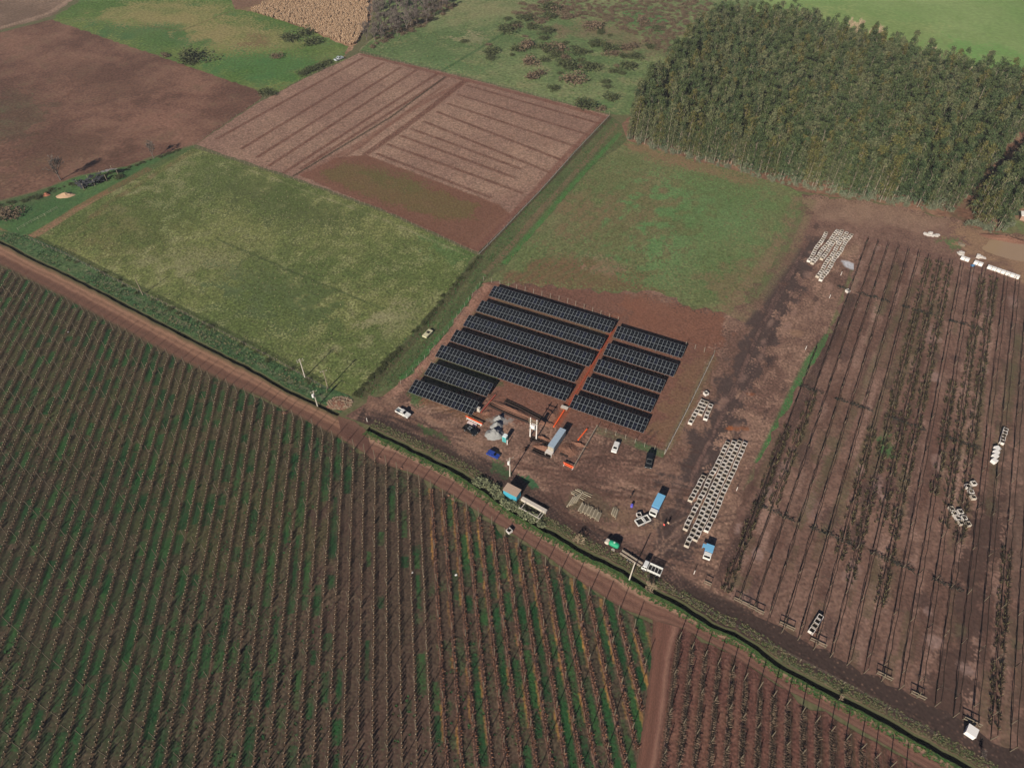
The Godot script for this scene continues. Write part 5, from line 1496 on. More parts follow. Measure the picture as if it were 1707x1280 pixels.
	# far vehicle at the end of the farm track
	var fc := pickup("pale grey pickup at the field corner where the farm track begins", Vector2(-90.67, -380.77), 0.914, mat(176, 184, 186, 0.4), mat(60, 60, 60, 0.6))
	fc.scale = Vector3.ONE * 1.05

# ---------- bins ----------
func bin_mesh(tone: Material, inner: Material) -> ArrayMesh:
	var s := st()
	var w := 1.18
	for k in 3:
		for sd in [-1, 1]:
			bx(s, Vector3(w, 0.2, 0.035), Vector3(0, 0.26 + k * 0.215, sd * (w * 0.5 - 0.018)))
			bx(s, Vector3(0.035, 0.2, w - 0.075), Vector3(sd * (w * 0.5 - 0.018), 0.26 + k * 0.215, 0))
	for a in [-1, 1]:
		for b in [-1, 1]:
			bx(s, Vector3(0.1, 0.78, 0.1), Vector3(a * (w * 0.5 - 0.09), 0.46, b * (w * 0.5 - 0.09)))
		bx(s, Vector3(w + 0.02, 0.07, 0.13), Vector3(0, 0.84, a * (w * 0.5 - 0.055)))
		bx(s, Vector3(0.11, 0.065, w - 0.26), Vector3(a * (w * 0.5 - 0.055), 0.84, 0))
	for k in 3: bx(s, Vector3(0.1, 0.13, w), Vector3((k - 1) * 0.52, 0.065, 0))
	var am := fin(s)
	am.surface_set_material(0, tone)
	# floor slats and stained inner faces, with the shade inside painted into their colour
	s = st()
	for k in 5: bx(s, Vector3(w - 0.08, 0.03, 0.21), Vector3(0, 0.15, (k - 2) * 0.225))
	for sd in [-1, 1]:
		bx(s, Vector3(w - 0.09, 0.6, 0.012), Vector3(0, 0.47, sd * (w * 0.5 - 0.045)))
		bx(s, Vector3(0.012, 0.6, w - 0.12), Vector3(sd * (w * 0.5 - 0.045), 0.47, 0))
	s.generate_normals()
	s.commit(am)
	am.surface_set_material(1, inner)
	return am

func bins() -> void:
	var tones := [M.bin, noise_mat(c8(158, 146, 130), c8(198, 186, 170), 1.3, 0.85, 0.0, 3), noise_mat(c8(190, 182, 172), c8(222, 214, 206), 0.9, 0.8, 0.0, 4)]
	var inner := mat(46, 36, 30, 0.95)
	var kinds := []
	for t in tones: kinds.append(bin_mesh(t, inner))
	var blocks := [
		["large block by haul track", 1.44, [
			[[Vector2(49.56, -110.53), Vector2(45.26, -103.75)], "short yard-side column of"],
			[[Vector2(58.22, -121.77), Vector2(42.56, -95.44)], "second column from yard in"],
			[[Vector2(59.90, -122.02), Vector2(42.13, -90.72)], "middle column of"],
			[[Vector2(61.53, -122.15), Vector2(44.48, -92.40)], "second column from orchard in"],
			[[Vector2(62.92, -121.52), Vector2(47.67, -94.89)], "orchard-side column of"]]],
		["far block near grove", 1.42, [
			[[Vector2(115.51, -221.27), Vector2(104.49, -204.71)], "detached track-side column of"],
			[[Vector2(120.07, -222.59), Vector2(105.36, -203.41)], "second column from track in"],
			[[Vector2(121.84, -222.43), Vector2(109.43, -205.87)], "middle short column of"],
			[[Vector2(122.86, -221.27), Vector2(104.93, -195.78)], "long inner column of"],
			[[Vector2(124.20, -220.12), Vector2(105.52, -193.85)], "long orchard-side column of"]]],
		["small group by kerbed fence", 1.44, [
			[[Vector2(54.28, -137.22), Vector2(49.78, -129.53)], "longest column of"],
			[[Vector2(55.22, -136.76), Vector2(53.13, -132.88)], "middle column of"],
			[[Vector2(56.30, -135.61), Vector2(54.26, -131.08)], "track-side column of"]]],
		["group on orchard headland", 1.44, [[[Vector2(65.63, -69.26), Vector2(68.48, -72.18)], "single line of"]]],
		["twin lines inside orchard", 1.44, [[[Vector2(109.87, -100.90), Vector2(110.41, -96.83)], "first line of"], [[Vector2(111.66, -100.03), Vector2(112.12, -96.50)], "second line of"]]],
		["short line past twin orchard lines", 1.44, [[[Vector2(117.06, -107.76), Vector2(116.96, -104.42)], "single line of"]]],
		["line on dark orchard strip", 1.44, [[[Vector2(135.72, -126.70), Vector2(132.87, -122.44)], "single line of"]]]]
	for bl in blocks:
		for col in bl[2]:
			var a: Vector2 = col[0][0]
			var b: Vector2 = col[0][1]
			var d := b - a
			var n := maxi(2, int(round(d.length() / bl[1])) + 1)
			var yaw := -atan2(d.y, d.x)
			for k in n:
				var p := a.lerp(b, float(k) / (n - 1))
				var sway := Vector2(-d.y, d.x).normalized() * ((0.16 if "far" in bl[0] else 0.04) * sin(k * 0.7 + a.x) + rng.randf_range(-0.08, 0.08))
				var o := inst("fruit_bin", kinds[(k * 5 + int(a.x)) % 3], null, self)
				o.position = Vector3(p.x + sway.x, 0.06, p.y + sway.y)
				o.rotation.y = yaw + rng.randf_range(-0.05, 0.05)
				tag(o, "bin %s from grove end, %s %s" % [ordinal(k + 1), col[1], bl[0]], "fruit bin", "wooden fruit bins: " + bl[0])
	for q in [[Vector2(56.05, -140.51), 0.5, "lone wooden bin by the fence, just past the small bin group"], [Vector2(-0.66, -94.55), 0.7, "single wooden bin standing at the vineyard row ends by the road"], [Vector2(112.48, -187.61), 0.4, "lone pale bin on the orchard edge below the white puddle"], [Vector2(31.54, -99.04), 0.2, "single pale bin between the trailer and the pole offcuts"], [Vector2(118.95, -108.70), 0.2, "single bin just off the end of the short orchard line"]]:
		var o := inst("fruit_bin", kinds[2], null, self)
		o.position = Vector3(q[0].x, 0.06, q[0].y)
		o.rotation.y = q[1]
		tag(o, q[2], "fruit bin")
	# white lidded boxes
	var s := st()
	bx(s, Vector3(1.3, 0.86, 1.2), Vector3(0, 0.43, 0))
	bx(s, Vector3(1.36, 0.1, 1.26), Vector3(0, 0.92, 0))
	for k in 2: bx(s, Vector3(0.08, 0.8, 1.3), Vector3(-0.4 + 0.8 * k, 0.42, 0))
	var lid := fin(s)
	var line := [Vector2(159.23, -206.12), Vector2(174.19, -194.45)]
	var d := line[1] - line[0] as Vector2
	var n := int(d.length() / 1.42)
	for k in n:
		if k in [2, 5, 17, 23]: continue
		var p: Vector2 = line[0].lerp(line[1], float(k) / n)
		var o := inst("white_box", lid, M.bin_white, self)
		o.position = Vector3(p.x, 0.06, p.y)
		o.rotation.y = -atan2(d.y, d.x) + rng.randf_range(-0.03, 0.03)
		tag(o, "white lidded box, %s from the grove end of the long line by the pond" % ordinal(k + 1), "box", "white boxes in line by the pond")
	var q2 := [Vector2(130.45, -120.16), Vector2(129.55, -118.78), Vector2(128.67, -117.51), Vector2(127.70, -115.96)]
	for k in 4:
		var o := inst("white_box", lid, M.bin_white, self)
		o.position = Vector3(q2[k].x, 0.06, q2[k].y)
		o.rotation.y = 0.25 + 0.1 * k
		tag(o, "bright white box, %s from the grove end of the four in the orchard" % ordinal(k + 1), "box", "four white boxes in the orchard")
	var big := inst("white_box", lid, M.bin_white, self)
	big.position = Vector3(Vector2(91.13, -48.28).x, 0.06, Vector2(91.13, -48.28).y)
	big.rotation.y = 0.85
	big.scale = Vector3(1.5, 1.4, 1.5)
	tag(big, "large lone white box at the orchard row ends beside the service road", "box")

# ---------- poles ----------
func pole(label: String, at: Vector2, h: float, lean: Vector3, arms: int, extra := "") -> Node3D:
	var o := thing("utility_pole", label, "utility pole", Vector3(at.x, 0, at.y), 0.45, "utility poles along the ditch")
	var wood: Material = M.concrete if extra != "wood" else M.old_wood
	var s := st()
	tube(s, Vector3.ZERO, Vector3(0, h, 0) + lean, 0.17, 0.11, 8)
	obj("shaft", s, wood, o)
	for k in arms:
		s = st()
		bx(s, Vector3(2.0, 0.12, 0.1), Vector3(0, h - 0.35 - 0.7 * k, 0.12) + lean, 0.1)
		var arm := obj("cross_arm", s, M.old_wood, o)
		for x in [-0.85, -0.3, 0.85]:
			s = st()
			tube(s, Vector3(x, h - 0.29 - 0.7 * k, 0.12) + lean, Vector3(x, h - 0.05 - 0.7 * k, 0.12) + lean, 0.05, 0.04, 6)
			obj("insulator", s, M.white, arm)
	if extra == "transformer":
		s = st()
		tube(s, Vector3(-0.45, h - 2.2, 0.2), Vector3(-0.45, h - 1.2, 0.2), 0.32, 0.32, 12)
		obj("transformer", s, M.white, o)
	return o

func utilities() -> void:
	pole("slim wooden pole on the paddock edge, alone far along the red road", Vector2(-123.32, -186.18), 6.6, Vector3.ZERO, 0, "wood")
	pole("pole with a cross arm in the paddock corner, farther from the brush heap", Vector2(-61.35, -147.57), 7.6, Vector3.ZERO, 2)
	pole("thin wooden pole with a cross arm close to the brush heap", Vector2(-53.67, -142.91), 7.6, Vector3.ZERO, 1, "wood")
	pole("short transformer pole on the ditch bank before the junction", Vector2(-55.43, -136.07), 6.4, Vector3.ZERO, 1, "transformer")
	pole("white pole with a small transformer, across the road from the blue shed", Vector2(-0.55, -111.38), 7.8, Vector3.ZERO, 1, "transformer")
	pole("pale bare pole on the ditch bank by the white open truck", Vector2(27.16, -81.69), 7.6, Vector3(0.5, 0, 0), 0)
	# twin poles with transformer platform
	var a: Vector2 = Vector2(4.96, -124.85)
	var b: Vector2 = Vector2(6.63, -124.02)
	var l := a.distance_to(b)
	var o := thing("transformer_structure", "white twin-pole transformer structure standing over the trenches", "transformer", Vector3(a.x, 0, a.y), -0.460)
	for x in [0.0, l]:
		var s := st()
		tube(s, Vector3(x, 0, 0), Vector3(x, 7.8, 0), 0.18, 0.13, 8)
		obj("shaft", s, M.white, o)
	var s := st()
	bx(s, Vector3(l + 1.0, 0.16, 0.16), Vector3(l * 0.5, 7.2, 0.18))
	bx(s, Vector3(l + 1.0, 0.16, 0.16), Vector3(l * 0.5, 6.3, 0.18))
	obj("cross_arm", s, M.old_wood, o)
	s = st()
	bx(s, Vector3(l, 0.14, 0.9), Vector3(l * 0.5, 4.2, 0.2))
	obj("platform", s, M.steel, o)
	s = st()
	bx(s, Vector3(1.1, 1.2, 0.9), Vector3(l * 0.5, 4.9, 0.2))
	for k in 4: bx(s, Vector3(0.06, 0.9, 1.1), Vector3(l * 0.5 - 0.4 + k * 0.27, 4.85, 0.2))
	obj("transformer", s, M.white, o)
	for x in [0.35, 0.5, 0.65]:
		s = st()
		tube(s, Vector3(l * x, 5.5, 0.2), Vector3(l * x, 5.8, 0.2), 0.06, 0.04, 6)
		obj("insulator", s, mat(120, 80, 60, 0.3), o)
	# the wires
	var w := thing("overhead_wire", "thin overhead wires strung from pole to pole", "wire", Vector3.ZERO)
	var tops := [Vector3(Vector2(-123.32, -186.18).x, 6.5, Vector2(-123.32, -186.18).y), Vector3(Vector2(-61.35, -147.57).x, 7.3, Vector2(-61.35, -147.57).y), Vector3(Vector2(-0.55, -111.38).x, 7.5, Vector2(-0.55, -111.38).y), Vector3(Vector2(27.16, -81.69).x, 7.4, Vector2(27.16, -81.69).y)]
	s = st()
	for k in 3:
		for j in 10:
			var f := func(t: float) -> Vector3: return tops[k].lerp(tops[k + 1], t) - Vector3(0, 4.0 * t * (1.0 - t) * 0.9, 0)
			tube(s, f.call(j / 10.0), f.call((j + 1) / 10.0), 0.012, 0.012, 3, false)
	obj("wire", s, M.wire, w)
	# small marker posts
	for q in [[Vector2(-40.42, -130.19), "short white marker post at the culvert end"], [Vector2(42.44, -83.23), "white marker post on the weedy corner of the orchard"], [Vector2(57.55, -106.83), "white marker post beside the large bin block"], [Vector2(113.22, -196.79), "thin pale stake on the orchard edge near the white puddle"], [Vector2(105.47, -184.45), "thin pale stake on bare soil towards the haul track"], [Vector2(90.33, -159.48), "thin pale stake at the green strip beside the orchard"]]:
		s = st()
		tube(s, Vector3(q[0].x, 0, q[0].y), Vector3(q[0].x, 1.6, q[0].y), 0.1, 0.09, 6)
		tag(obj("marker_post", s, M.bin, self), q[1], "post")

# ---------- vineyards ----------
func row_reach(p: Vector2, d: Vector2, u0: float, u1: float, margin: float) -> Array:
	# the stretch of a row that the land in view covers
	var a := INF
	var b := -INF
	var u := u0
	while u <= u1:
		if in_view(p + d * u, margin):
			a = minf(a, u)
			b = maxf(b, u)
		u += 1.0
	return [a, b]

func staked_plant(kind: int) -> ArrayMesh:
	var s := st()
	var r := RandomNumberGenerator.new()
	r.seed = 77 + kind
	if kind == 0:
		s.set_color(lin(60, 47, 37))
		bx(s, Vector3(0.2, 0.8, 0.2), Vector3(0, 0.4, 0))
		s.set_color(lin(178, 160, 134))
		bx(s, Vector3(0.14, 0.12, 0.14), Vector3(0, 0.84, 0))
		s.set_color(lin(112, 84, 66))
		for k in 3:
			var t := TAU * k / 3.0
			tube(s, Vector3(cos(t) * 0.05, 0.3, sin(t) * 0.05), Vector3(cos(t) * 0.35, 0.12, sin(t) * 0.35), 0.05, 0.03, 3, false)
	else:
		for k in 12:
			var t := TAU * k / 12.0 + r.randf() * 0.6
			var l := r.randf_range(0.3, 0.75)
			s.set_color([lin(136, 98, 78), lin(96, 68, 56), lin(160, 122, 98), lin(64, 46, 40), lin(150, 94, 56)][k % 5])
			tube(s, Vector3(cos(t) * 0.06, 0.1, sin(t) * 0.06), Vector3(cos(t) * l, r.randf_range(0.15, 0.6), sin(t) * l), 0.075, 0.04, 3, false)
		s.set_color(lin(60, 44, 36))
		bx(s, Vector3(0.1, 0.6, 0.1), Vector3(0, 0.3, 0))
	return fin(s)

func bare_vine() -> ArrayMesh:
	var s := st()
	var r := RandomNumberGenerator.new()
	r.seed = 91
	s.set_color(lin(58, 46, 38))
	tube(s, Vector3.ZERO, Vector3(0.05, 0.9, 0), 0.06, 0.05, 4, false)
	for k in 16:
		var sd := -1.0 if k % 2 else 1.0
		var z0 := r.randf_range(-0.5, 0.5)
		s.set_color([lin(138, 116, 94), lin(70, 56, 44), lin(56, 48, 36), lin(48, 40, 32)][k % 4])
		tube(s, Vector3(z0, 0.8, 0), Vector3(z0 + r.randf_range(-0.35, 0.5), r.randf_range(0.6, 1.25), sd * r.randf_range(0.25, 0.75)), 0.035, 0.02, 3, false)
	return fin(s)

func ridge(length: float, wide: float, high: float) -> ArrayMesh:
	var s := SurfaceTool.new()
	s.begin(Mesh.PRIMITIVE_TRIANGLES)
	s.set_smooth_group(0)
	var n := int(length / 0.8) + 1
	var prev := []
	for k in n + 1:
		var x := length * k / n
		var w := wide * rng.randf_range(0.7, 1.15) * 0.5
		var h := high * rng.randf_range(0.55, 1.1)
		var row := [Vector3(x, -0.02, -w), Vector3(x, h, -w * 0.35), Vector3(x, h * 0.9, w * 0.35), Vector3(x, -0.02, w)]
		if k > 0:
			for j in 3: quad(s, prev[j], row[j], row[j + 1], prev[j + 1])
		prev = row
	s.generate_normals()
	return s.commit()

func vine_row(label: String, group: String, p0: Vector2, d: Vector2, length: float, gap: float, plant: ArrayMesh, step: float, post_h: float, high: float, wide: float, plant_scale: float) -> void:
	var o := thing("vine_row", label, "vine row", Vector3(p0.x, 0.066, p0.y), -atan2(d.y, d.x), group)
	inst("soil_ridge", ridge(length, wide, high), M.row_soil if wide > 0.6 else M.row_soil_dark, o)
	var mm := MultiMesh.new()
	mm.transform_format = MultiMesh.TRANSFORM_3D
	mm.mesh = plant
	var places := []
	var x := 0.6
	while x < length:
		if rng.randf() > 0.05:
			var b := Basis(Vector3.UP, rng.randf() * TAU if plant_scale < 1.01 else rng.randf_range(-0.4, 0.4) + (PI if rng.randf() < 0.5 else 0.0)).scaled(Vector3.ONE * plant_scale * rng.randf_range(0.8, 1.2))
			places.append(Transform3D(b, Vector3(x + rng.randf_range(-0.1, 0.1), high * 0.6, rng.randf_range(-0.07, 0.07))))
		x += step
	mm.instance_count = places.size()
	for i in places.size(): mm.set_instance_transform(i, places[i])
	var mi := MultiMeshInstance3D.new()
	mi.name = "vines"
	mi.multimesh = mm
	mi.material_override = M.plant
	mi.set_meta("kind", "stuff")
	o.add_child(mi)
	x = 0.0
	while x <= length:
		var pm := MeshInstance3D.new()
		pm.name = "post"
		pm.mesh = M.vine_post
		pm.material_override = M.post
		o.add_child(pm, true)
		pm.scale = Vector3(1, post_h / 3.3, 1)
		pm.position = Vector3(x, 0, rng.randf_range(-0.05, 0.05))
		pm.rotation = Vector3(rng.randf_range(-0.03, 0.03), 0, rng.randf_range(-0.03, 0.03) + (0.06 if x == 0.0 else 0.0))
		x += gap
	var s := st()
	tube(s, Vector3(0, post_h - 0.1, 0), Vector3(length, post_h - 0.1, 0), 0.014, 0.014, 3, false)
	obj("wire", s, M.wire, o)

func vineyards() -> void:
	M.plant = mat(255, 255, 255, 0.85)
	M.plant.vertex_color_use_as_albedo = true
	M.row_soil = noise_mat(c8(92, 68, 58), c8(140, 108, 92), 1.6, 0.95, 6.0, 8)
	M.row_soil_dark = noise_mat(c8(72, 56, 44), c8(104, 84, 64), 1.6, 0.95, 6.0, 9)
	var ps := st()
	tube(ps, Vector3.ZERO, Vector3(0, 3.3, 0), 0.1, 0.085, 6)
	M.vine_post = fin(ps)
	var d := Vector2(0.1253, 0.9921)
	var n := Vector2(0.9921, -0.1253)
	var ends := [Vector2(-196.25, -211.16), Vector2(-177.88, -200.19), Vector2(-170.16, -195.45), Vector2(-160.57, -189.86), Vector2(-151.07, -183.98), Vector2(-138.15, -175.89), Vector2(-125.02, -168.04), Vector2(-112.30, -160.02), Vector2(-102.69, -154.45), Vector2(-71.37, -136.30), Vector2(-58.71, -129.62), Vector2(-46.13, -122.23), Vector2(-33.35, -114.90), Vector2(-20.68, -107.01), Vector2(-8.41, -98.69), Vector2(-2.12, -93.71), Vector2(4.21, -88.11), Vector2(10.70, -83.38), Vector2(17.05, -78.23), Vector2(23.07, -73.50), Vector2(29.31, -68.85)]
	var lane := [Vector2(30.40, -69.67), Vector2(26.70, -53.12), Vector2(22.02, -35.82)]
	var slim := staked_plant(0)
	var bushy := staked_plant(1)
	var gaps := 0
	for k in range(13, -60, -1):
		var n0 := 2.85 * k - 1.45
		var u0 := INF
		for j in ends.size() - 1:
			var a: float = ends[j].dot(n)
			var b: float = ends[j + 1].dot(n)
			if n0 >= a and n0 <= b:
				u0 = (ends[j].lerp(ends[j + 1], (n0 - a) / (b - a))).dot(d)
		if u0 == INF: continue
		var u1 := 20.0
		for j in lane.size() - 1:
			var a: float = lane[j].dot(n)
			var b: float = lane[j + 1].dot(n)
			if n0 <= maxf(a, b) and n0 >= minf(a, b): u1 = (lane[j].lerp(lane[j + 1], (n0 - a) / (b - a))).dot(d)
		var reach := row_reach(n * n0, d, u0, minf(u1, -30.0 if n0 > -90 else 20.0), 5.0)
		if reach[1] - reach[0] < 3.0: continue
		var wide := 0.8 if k > -3 else (0.45 if k > -20 else 0.3)
		gaps += 1
		vine_row("staked vine row, %s counted from the dirt lane towards the paddock side" % ordinal(gaps), "staked vine rows beside the red road", n * n0 + d * (reach[0] + rng.randf_range(-0.5, 0.5)), d, reach[1] - reach[0], 8.8, bushy if k > -3 else slim, 0.7 if k > -3 else 0.95, 3.8, 0.14 if k > -3 else 0.06, wide, 1.0)
	# the small vineyard beyond the lane
	var d2 := Vector2(cos(deg_to_rad(106.0)), sin(deg_to_rad(106.0)))
	var bases := [Vector2(36.20, -67.23), Vector2(38.64, -65.10), Vector2(41.08, -63.33), Vector2(43.58, -61.72), Vector2(46.16, -60.13), Vector2(48.59, -58.57), Vector2(51.15, -56.72), Vector2(53.52, -55.03), Vector2(55.98, -53.42), Vector2(58.59, -51.83), Vector2(60.99, -50.10), Vector2(63.36, -48.23), Vector2(65.85, -46.72), Vector2(68.19, -45.07), Vector2(70.56, -43.45), Vector2(72.88, -41.85), Vector2(75.28, -40.28)]
	var vine := bare_vine()
	for k in bases.size():
		var reach := row_reach(bases[k], d2, 0.0, 60.0, 6.0)
		if reach[1] - reach[0] < 2.0: continue
		vine_row("bare brown vine row, %s counted from the dirt lane along the road" % ordinal(k + 1), "bare vine rows beyond the dirt lane", bases[k], d2, reach[1], 8.0, vine, 0.8, 3.6, 0.1, 0.7, 1.15)

# ---------- orchard ----------
func wiggle(s: SurfaceTool, length: float, y: float, r: float, amp: float, seg: float, sag: float) -> void:
	var n := int(length / seg)
	var last := Vector3(0, y, 0)
	for k in n:
		var x := length * (k + 1) / n
		var p := Vector3(x, y + rng.randf_range(-sag, sag), rng.randf_range(-amp, amp))
		if k == n - 1: p = Vector3(x, y, 0)
		tube(s, last, p, r * rng.randf_range(0.7, 1.3), r * rng.randf_range(0.7, 1.3), 5, false)
		last = p

func orchard() -> void:
	var d := Vector2(cos(deg_to_rad(-61.0)), sin(deg_to_rad(-61.0)))
	var n := Vector2(-d.y, d.x)
	var field := PackedVector2Array([Vector2(127.78, -216.33), Vector2(142.06, -208.26), Vector2(155.73, -200.53), Vector2(173.03, -190.51), Vector2(213.54, -168.04), Vector2(120.00, -26.39), Vector2(99.35, -43.23), Vector2(86.23, -52.89), Vector2(69.70, -62.23), Vector2(58.68, -68.85), Vector2(46.05, -80.93)])
	var ps := st()
	tube(ps, Vector3.ZERO, Vector3(0, 2.9, 0), 0.085, 0.07, 6)
	var post := fin(ps)
	var shoot := st()
	var r := RandomNumberGenerator.new()
	r.seed = 5
	for k in 14:
		shoot.set_color([lin(60, 58, 36), lin(44, 42, 30), lin(120, 112, 78), lin(72, 58, 44)][k % 4])
		var t := TAU * k / 14.0
		tube(shoot, Vector3(0, 0.05, 0), Vector3(cos(t) * r.randf_range(0.2, 0.7), r.randf_range(0.3, 1.2), sin(t) * r.randf_range(0.2, 0.6)), 0.06, 0.03, 3, false)
	var plant := fin(shoot)
	var planted := [0, 1, 8, 9, 10, 13, 14, 19, 20, 22, 23, 24, 25, 26, 27, 28, 29, 30, 31, 32]
	for k in range(0, 33):
		var p := n * (0.9 + 3.48 * k)
		var a := INF
		var b := -INF
		var u := 30.0
		while u < 262.0:
			var q := p + d * u
			if Geometry2D.is_point_in_polygon(q, field) and in_view(q, 6.0):
				a = minf(a, u)
				b = maxf(b, u)
			u += 0.5
		if b - a < 6.0: continue
		var start := p + d * a
		var o := thing("orchard_row", "trellised orchard row, %s counted from the haul track across the orchard" % ordinal(k + 1), "orchard row", Vector3(start.x, 0.06, start.y), -atan2(d.y, d.x), "trellised orchard rows")
		var us := []
		var j := 0
		while 92.3 + 13.2 * j < b:
			if 92.3 + 13.2 * j > a: us.append(92.3 + 13.2 * j - a)
			j += 1
		if us.is_empty() or us[0] > 3.0: us.push_front(0.0)
		if b - a - us[-1] > 3.0: us.append(b - a)
		for x in us:
			var m := MeshInstance3D.new()
			m.name = "post"
			m.mesh = post
			m.material_override = M.post
			o.add_child(m, true)
			m.position = Vector3(x, 0, 0)
			m.rotation = Vector3(rng.randf_range(-0.05, 0.05), 0, rng.randf_range(-0.05, 0.05))
		var s := st()
		wiggle(s, b - a, 2.85, 0.085, 0.14, 2.2, 0.08)
		obj("rolled_net", s, M.net, o)
		s = st()
		wiggle(s, b - a, 0.07, 0.06, 0.08, 3.0, 0.0)
		obj("drip_hose", s, M.hose, o)
		if k in planted or k % 5 == 2:
			var places := []
			var from := 0.0
			var to := b - a
			if k < 2: to = (b - a) * 0.62
			elif not k in planted:
				from = (b - a) * rng.randf_range(0.0, 0.5)
				to = from + (b - a) * 0.28
			elif k < 22: from = (b - a) * rng.randf_range(0.1, 0.35)
			var x := from
			while x < to:
				if rng.randf() < 0.8:
					places.append(Transform3D(Basis(Vector3.UP, rng.randf() * TAU).scaled(Vector3.ONE * rng.randf_range(0.6, 1.25)), Vector3(x, 0, 0.9 + rng.randf_range(-0.35, 0.35))))
					if rng.randf() < 0.7: places.append(Transform3D(Basis(Vector3.UP, rng.randf() * TAU).scaled(Vector3.ONE * rng.randf_range(0.5, 1.1)), Vector3(x + 0.3, 0, -0.7 + rng.randf_range(-0.3, 0.3))))
				x += 0.75
			var mm := MultiMesh.new()
			mm.transform_format = MultiMesh.TRANSFORM_3D
			mm.mesh = plant
			mm.instance_count = places.size()
			for i in places.size(): mm.set_instance_transform(i, places[i])
			var mi := MultiMeshInstance3D.new()
			mi.name = "shoots"
			mi.multimesh = mm
			mi.material_override = M.plant
			mi.set_meta("kind", "stuff")
			o.add_child(mi)
	# cross wires at the post lines and gathered nets on three of them
	var gathered := [[119.3, 0], [166.6, 0], [219.6, 0]]
	for j in 13:
		var u := 92.3 + 13.2 * j
		var s := st()
		var pts := []
		for k in 34:
			var q: Vector2 = n * (0.9 + 3.48 * k) + d * (u - 0.03 * k)
			if Geometry2D.is_point_in_polygon(q, field) and in_view(q, 6.0): pts.append(q)
		if pts.size() < 2: continue
		for k in pts.size() - 1:
			tube(s, Vector3(pts[k].x, 2.9, pts[k].y), Vector3(pts[k + 1].x, 2.9, pts[k + 1].y), 0.012, 0.012, 3, false)
		tag(obj("cross_wire", s, M.wire, self), "thin pale wire across the orchard rows, %s from the service road" % ordinal(j + 1), "wire", "cross wires over the orchard")
	var dark := noise_mat(c8(30, 32, 28), c8(64, 66, 58), 0.8, 0.9, 0.0, 12)
	var names_ := ["on the cross line by the service road", "on the middle cross line", "on the cross line towards the white puddle"]
	for g in 3:
		var c := 0
		for k in range(1, 15):
			if (k * 7 + g * 3) % 4 == 0: continue
			var q: Vector2 = n * (0.9 + 3.48 * k + 0.9) + d * (gathered[g][0] - 0.04 * k)
			var s := st()
			for b in 34:
				var x := rng.randf_range(-1.6, 1.6)
				var p := Vector3(x, rng.randf_range(0.1, 1.1) * (1.0 - 0.3 * absf(x)), rng.randf_range(-0.4, 0.4))
				tube(s, p, p + Vector3(rng.randf_range(-0.7, 0.7), rng.randf_range(-0.3, 0.4), rng.randf_range(-0.4, 0.4)), 0.07, 0.05, 4, false)
			var o := obj("net_bundle", s, dark, self)
			o.position = Vector3(q.x, 0.06, q.y)
			o.rotation.y = -atan2(n.y, n.x)
			c += 1
			tag(o, "dark net bundle %s, %s from haul track" % [names_[g], ordinal(c)], "net", "gathered nets in the orchard")
	# braced end frames at the service road
	var fr := [Vector2(44.97, -80.33), Vector2(50.91, -76.25), Vector2(52.46, -75.31), Vector2(53.93, -74.38), Vector2(55.32, -73.45), Vector2(59.71, -70.50), Vector2(61.14, -69.67), Vector2(65.44, -66.83), Vector2(66.92, -65.89), Vector2(77.35, -59.57), Vector2(78.52, -58.82), Vector2(82.93, -55.51), Vector2(83.87, -54.91), Vector2(91.50, -50.44), Vector2(92.82, -49.64)]
	for k in fr.size():
		var o := thing("end_frame", "pale timber end frame at the orchard row ends, %s along the service road" % ordinal(k + 1), "frame", Vector3(fr[k].x, 0.06, fr[k].y), -atan2(n.y, n.x), "end frames along the service road")
		for x in [-0.75, 0.75]:
			var s := st()
			tube(s, Vector3(x, 0, 0), Vector3(x, 1.5, 0), 0.07, 0.06, 5)
			tube(s, Vector3(x, 1.3, 0), Vector3(x, 0, -0.9), 0.05, 0.05, 5)
			obj("post", s, M.post, o)
		var s := st()
		bx(s, Vector3(1.7, 0.12, 0.12), Vector3(0, 1.45, 0))
		bx(s, Vector3(1.6, 0.12, 0.14), Vector3(0, 0.7, 0.08))
		obj("rail", s, M.old_wood, o)

# ---------- trees ----------
func leaf_quad(s: SurfaceTool, p: Vector3, l: float, w: float, r: RandomNumberGenerator, droop: float) -> void:
	var dir := Vector3(r.randf_range(-1, 1), -droop + r.randf_range(-0.6, 0.6), r.randf_range(-1, 1)).normalized() * l
	var side := dir.cross(Vector3(r.randf_range(-1, 1), r.randf_range(-1, 1), r.randf_range(-1, 1))).normalized() * w
	quad(s, p - side * 0.6, p + dir * 0.5 - side, p + dir, p + dir * 0.45 + side)

func euc_crown(seed_: int, high: float, low: float, rad: float, count: int) -> ArrayMesh:
	var r := RandomNumberGenerator.new()
	r.seed = seed_
	var s := st()
	for c in count:
		var t := pow(r.randf(), 0.8)
		var y := lerpf(low, high, t)
		var env := rad * (0.55 + 0.45 * sin(PI * clampf(t * 0.9 + 0.12, 0.0, 1.0))) * (1.0 - 0.6 * t * t * t)
		var a := r.randf() * TAU
		var q := env * sqrt(r.randf_range(0.15, 1.0))
		var p := Vector3(cos(a) * q, y, sin(a) * q)
		var tone := r.randf()
		var base: Color = lin(66, 73, 50).lerp(lin(102, 104, 73), tone)
		if t < 0.35: base = base.lerp(lin(108, 114, 98), (0.35 - t) * 2.2)
		if r.randf() < 0.06: base = lin(106, 102, 76)
		if r.randf() < 0.12: base = lin(50, 62, 44)
		var size := r.randf_range(0.45, 0.95)
		for k in 13:
			s.set_color(base * r.randf_range(0.8, 1.2))
			leaf_quad(s, p + Vector3(r.randf_range(-1, 1), r.randf_range(-1, 0.8), r.randf_range(-1, 1)) * size, r.randf_range(0.4, 0.85), r.randf_range(0.1, 0.2), r, 0.7)
	return fin(s)

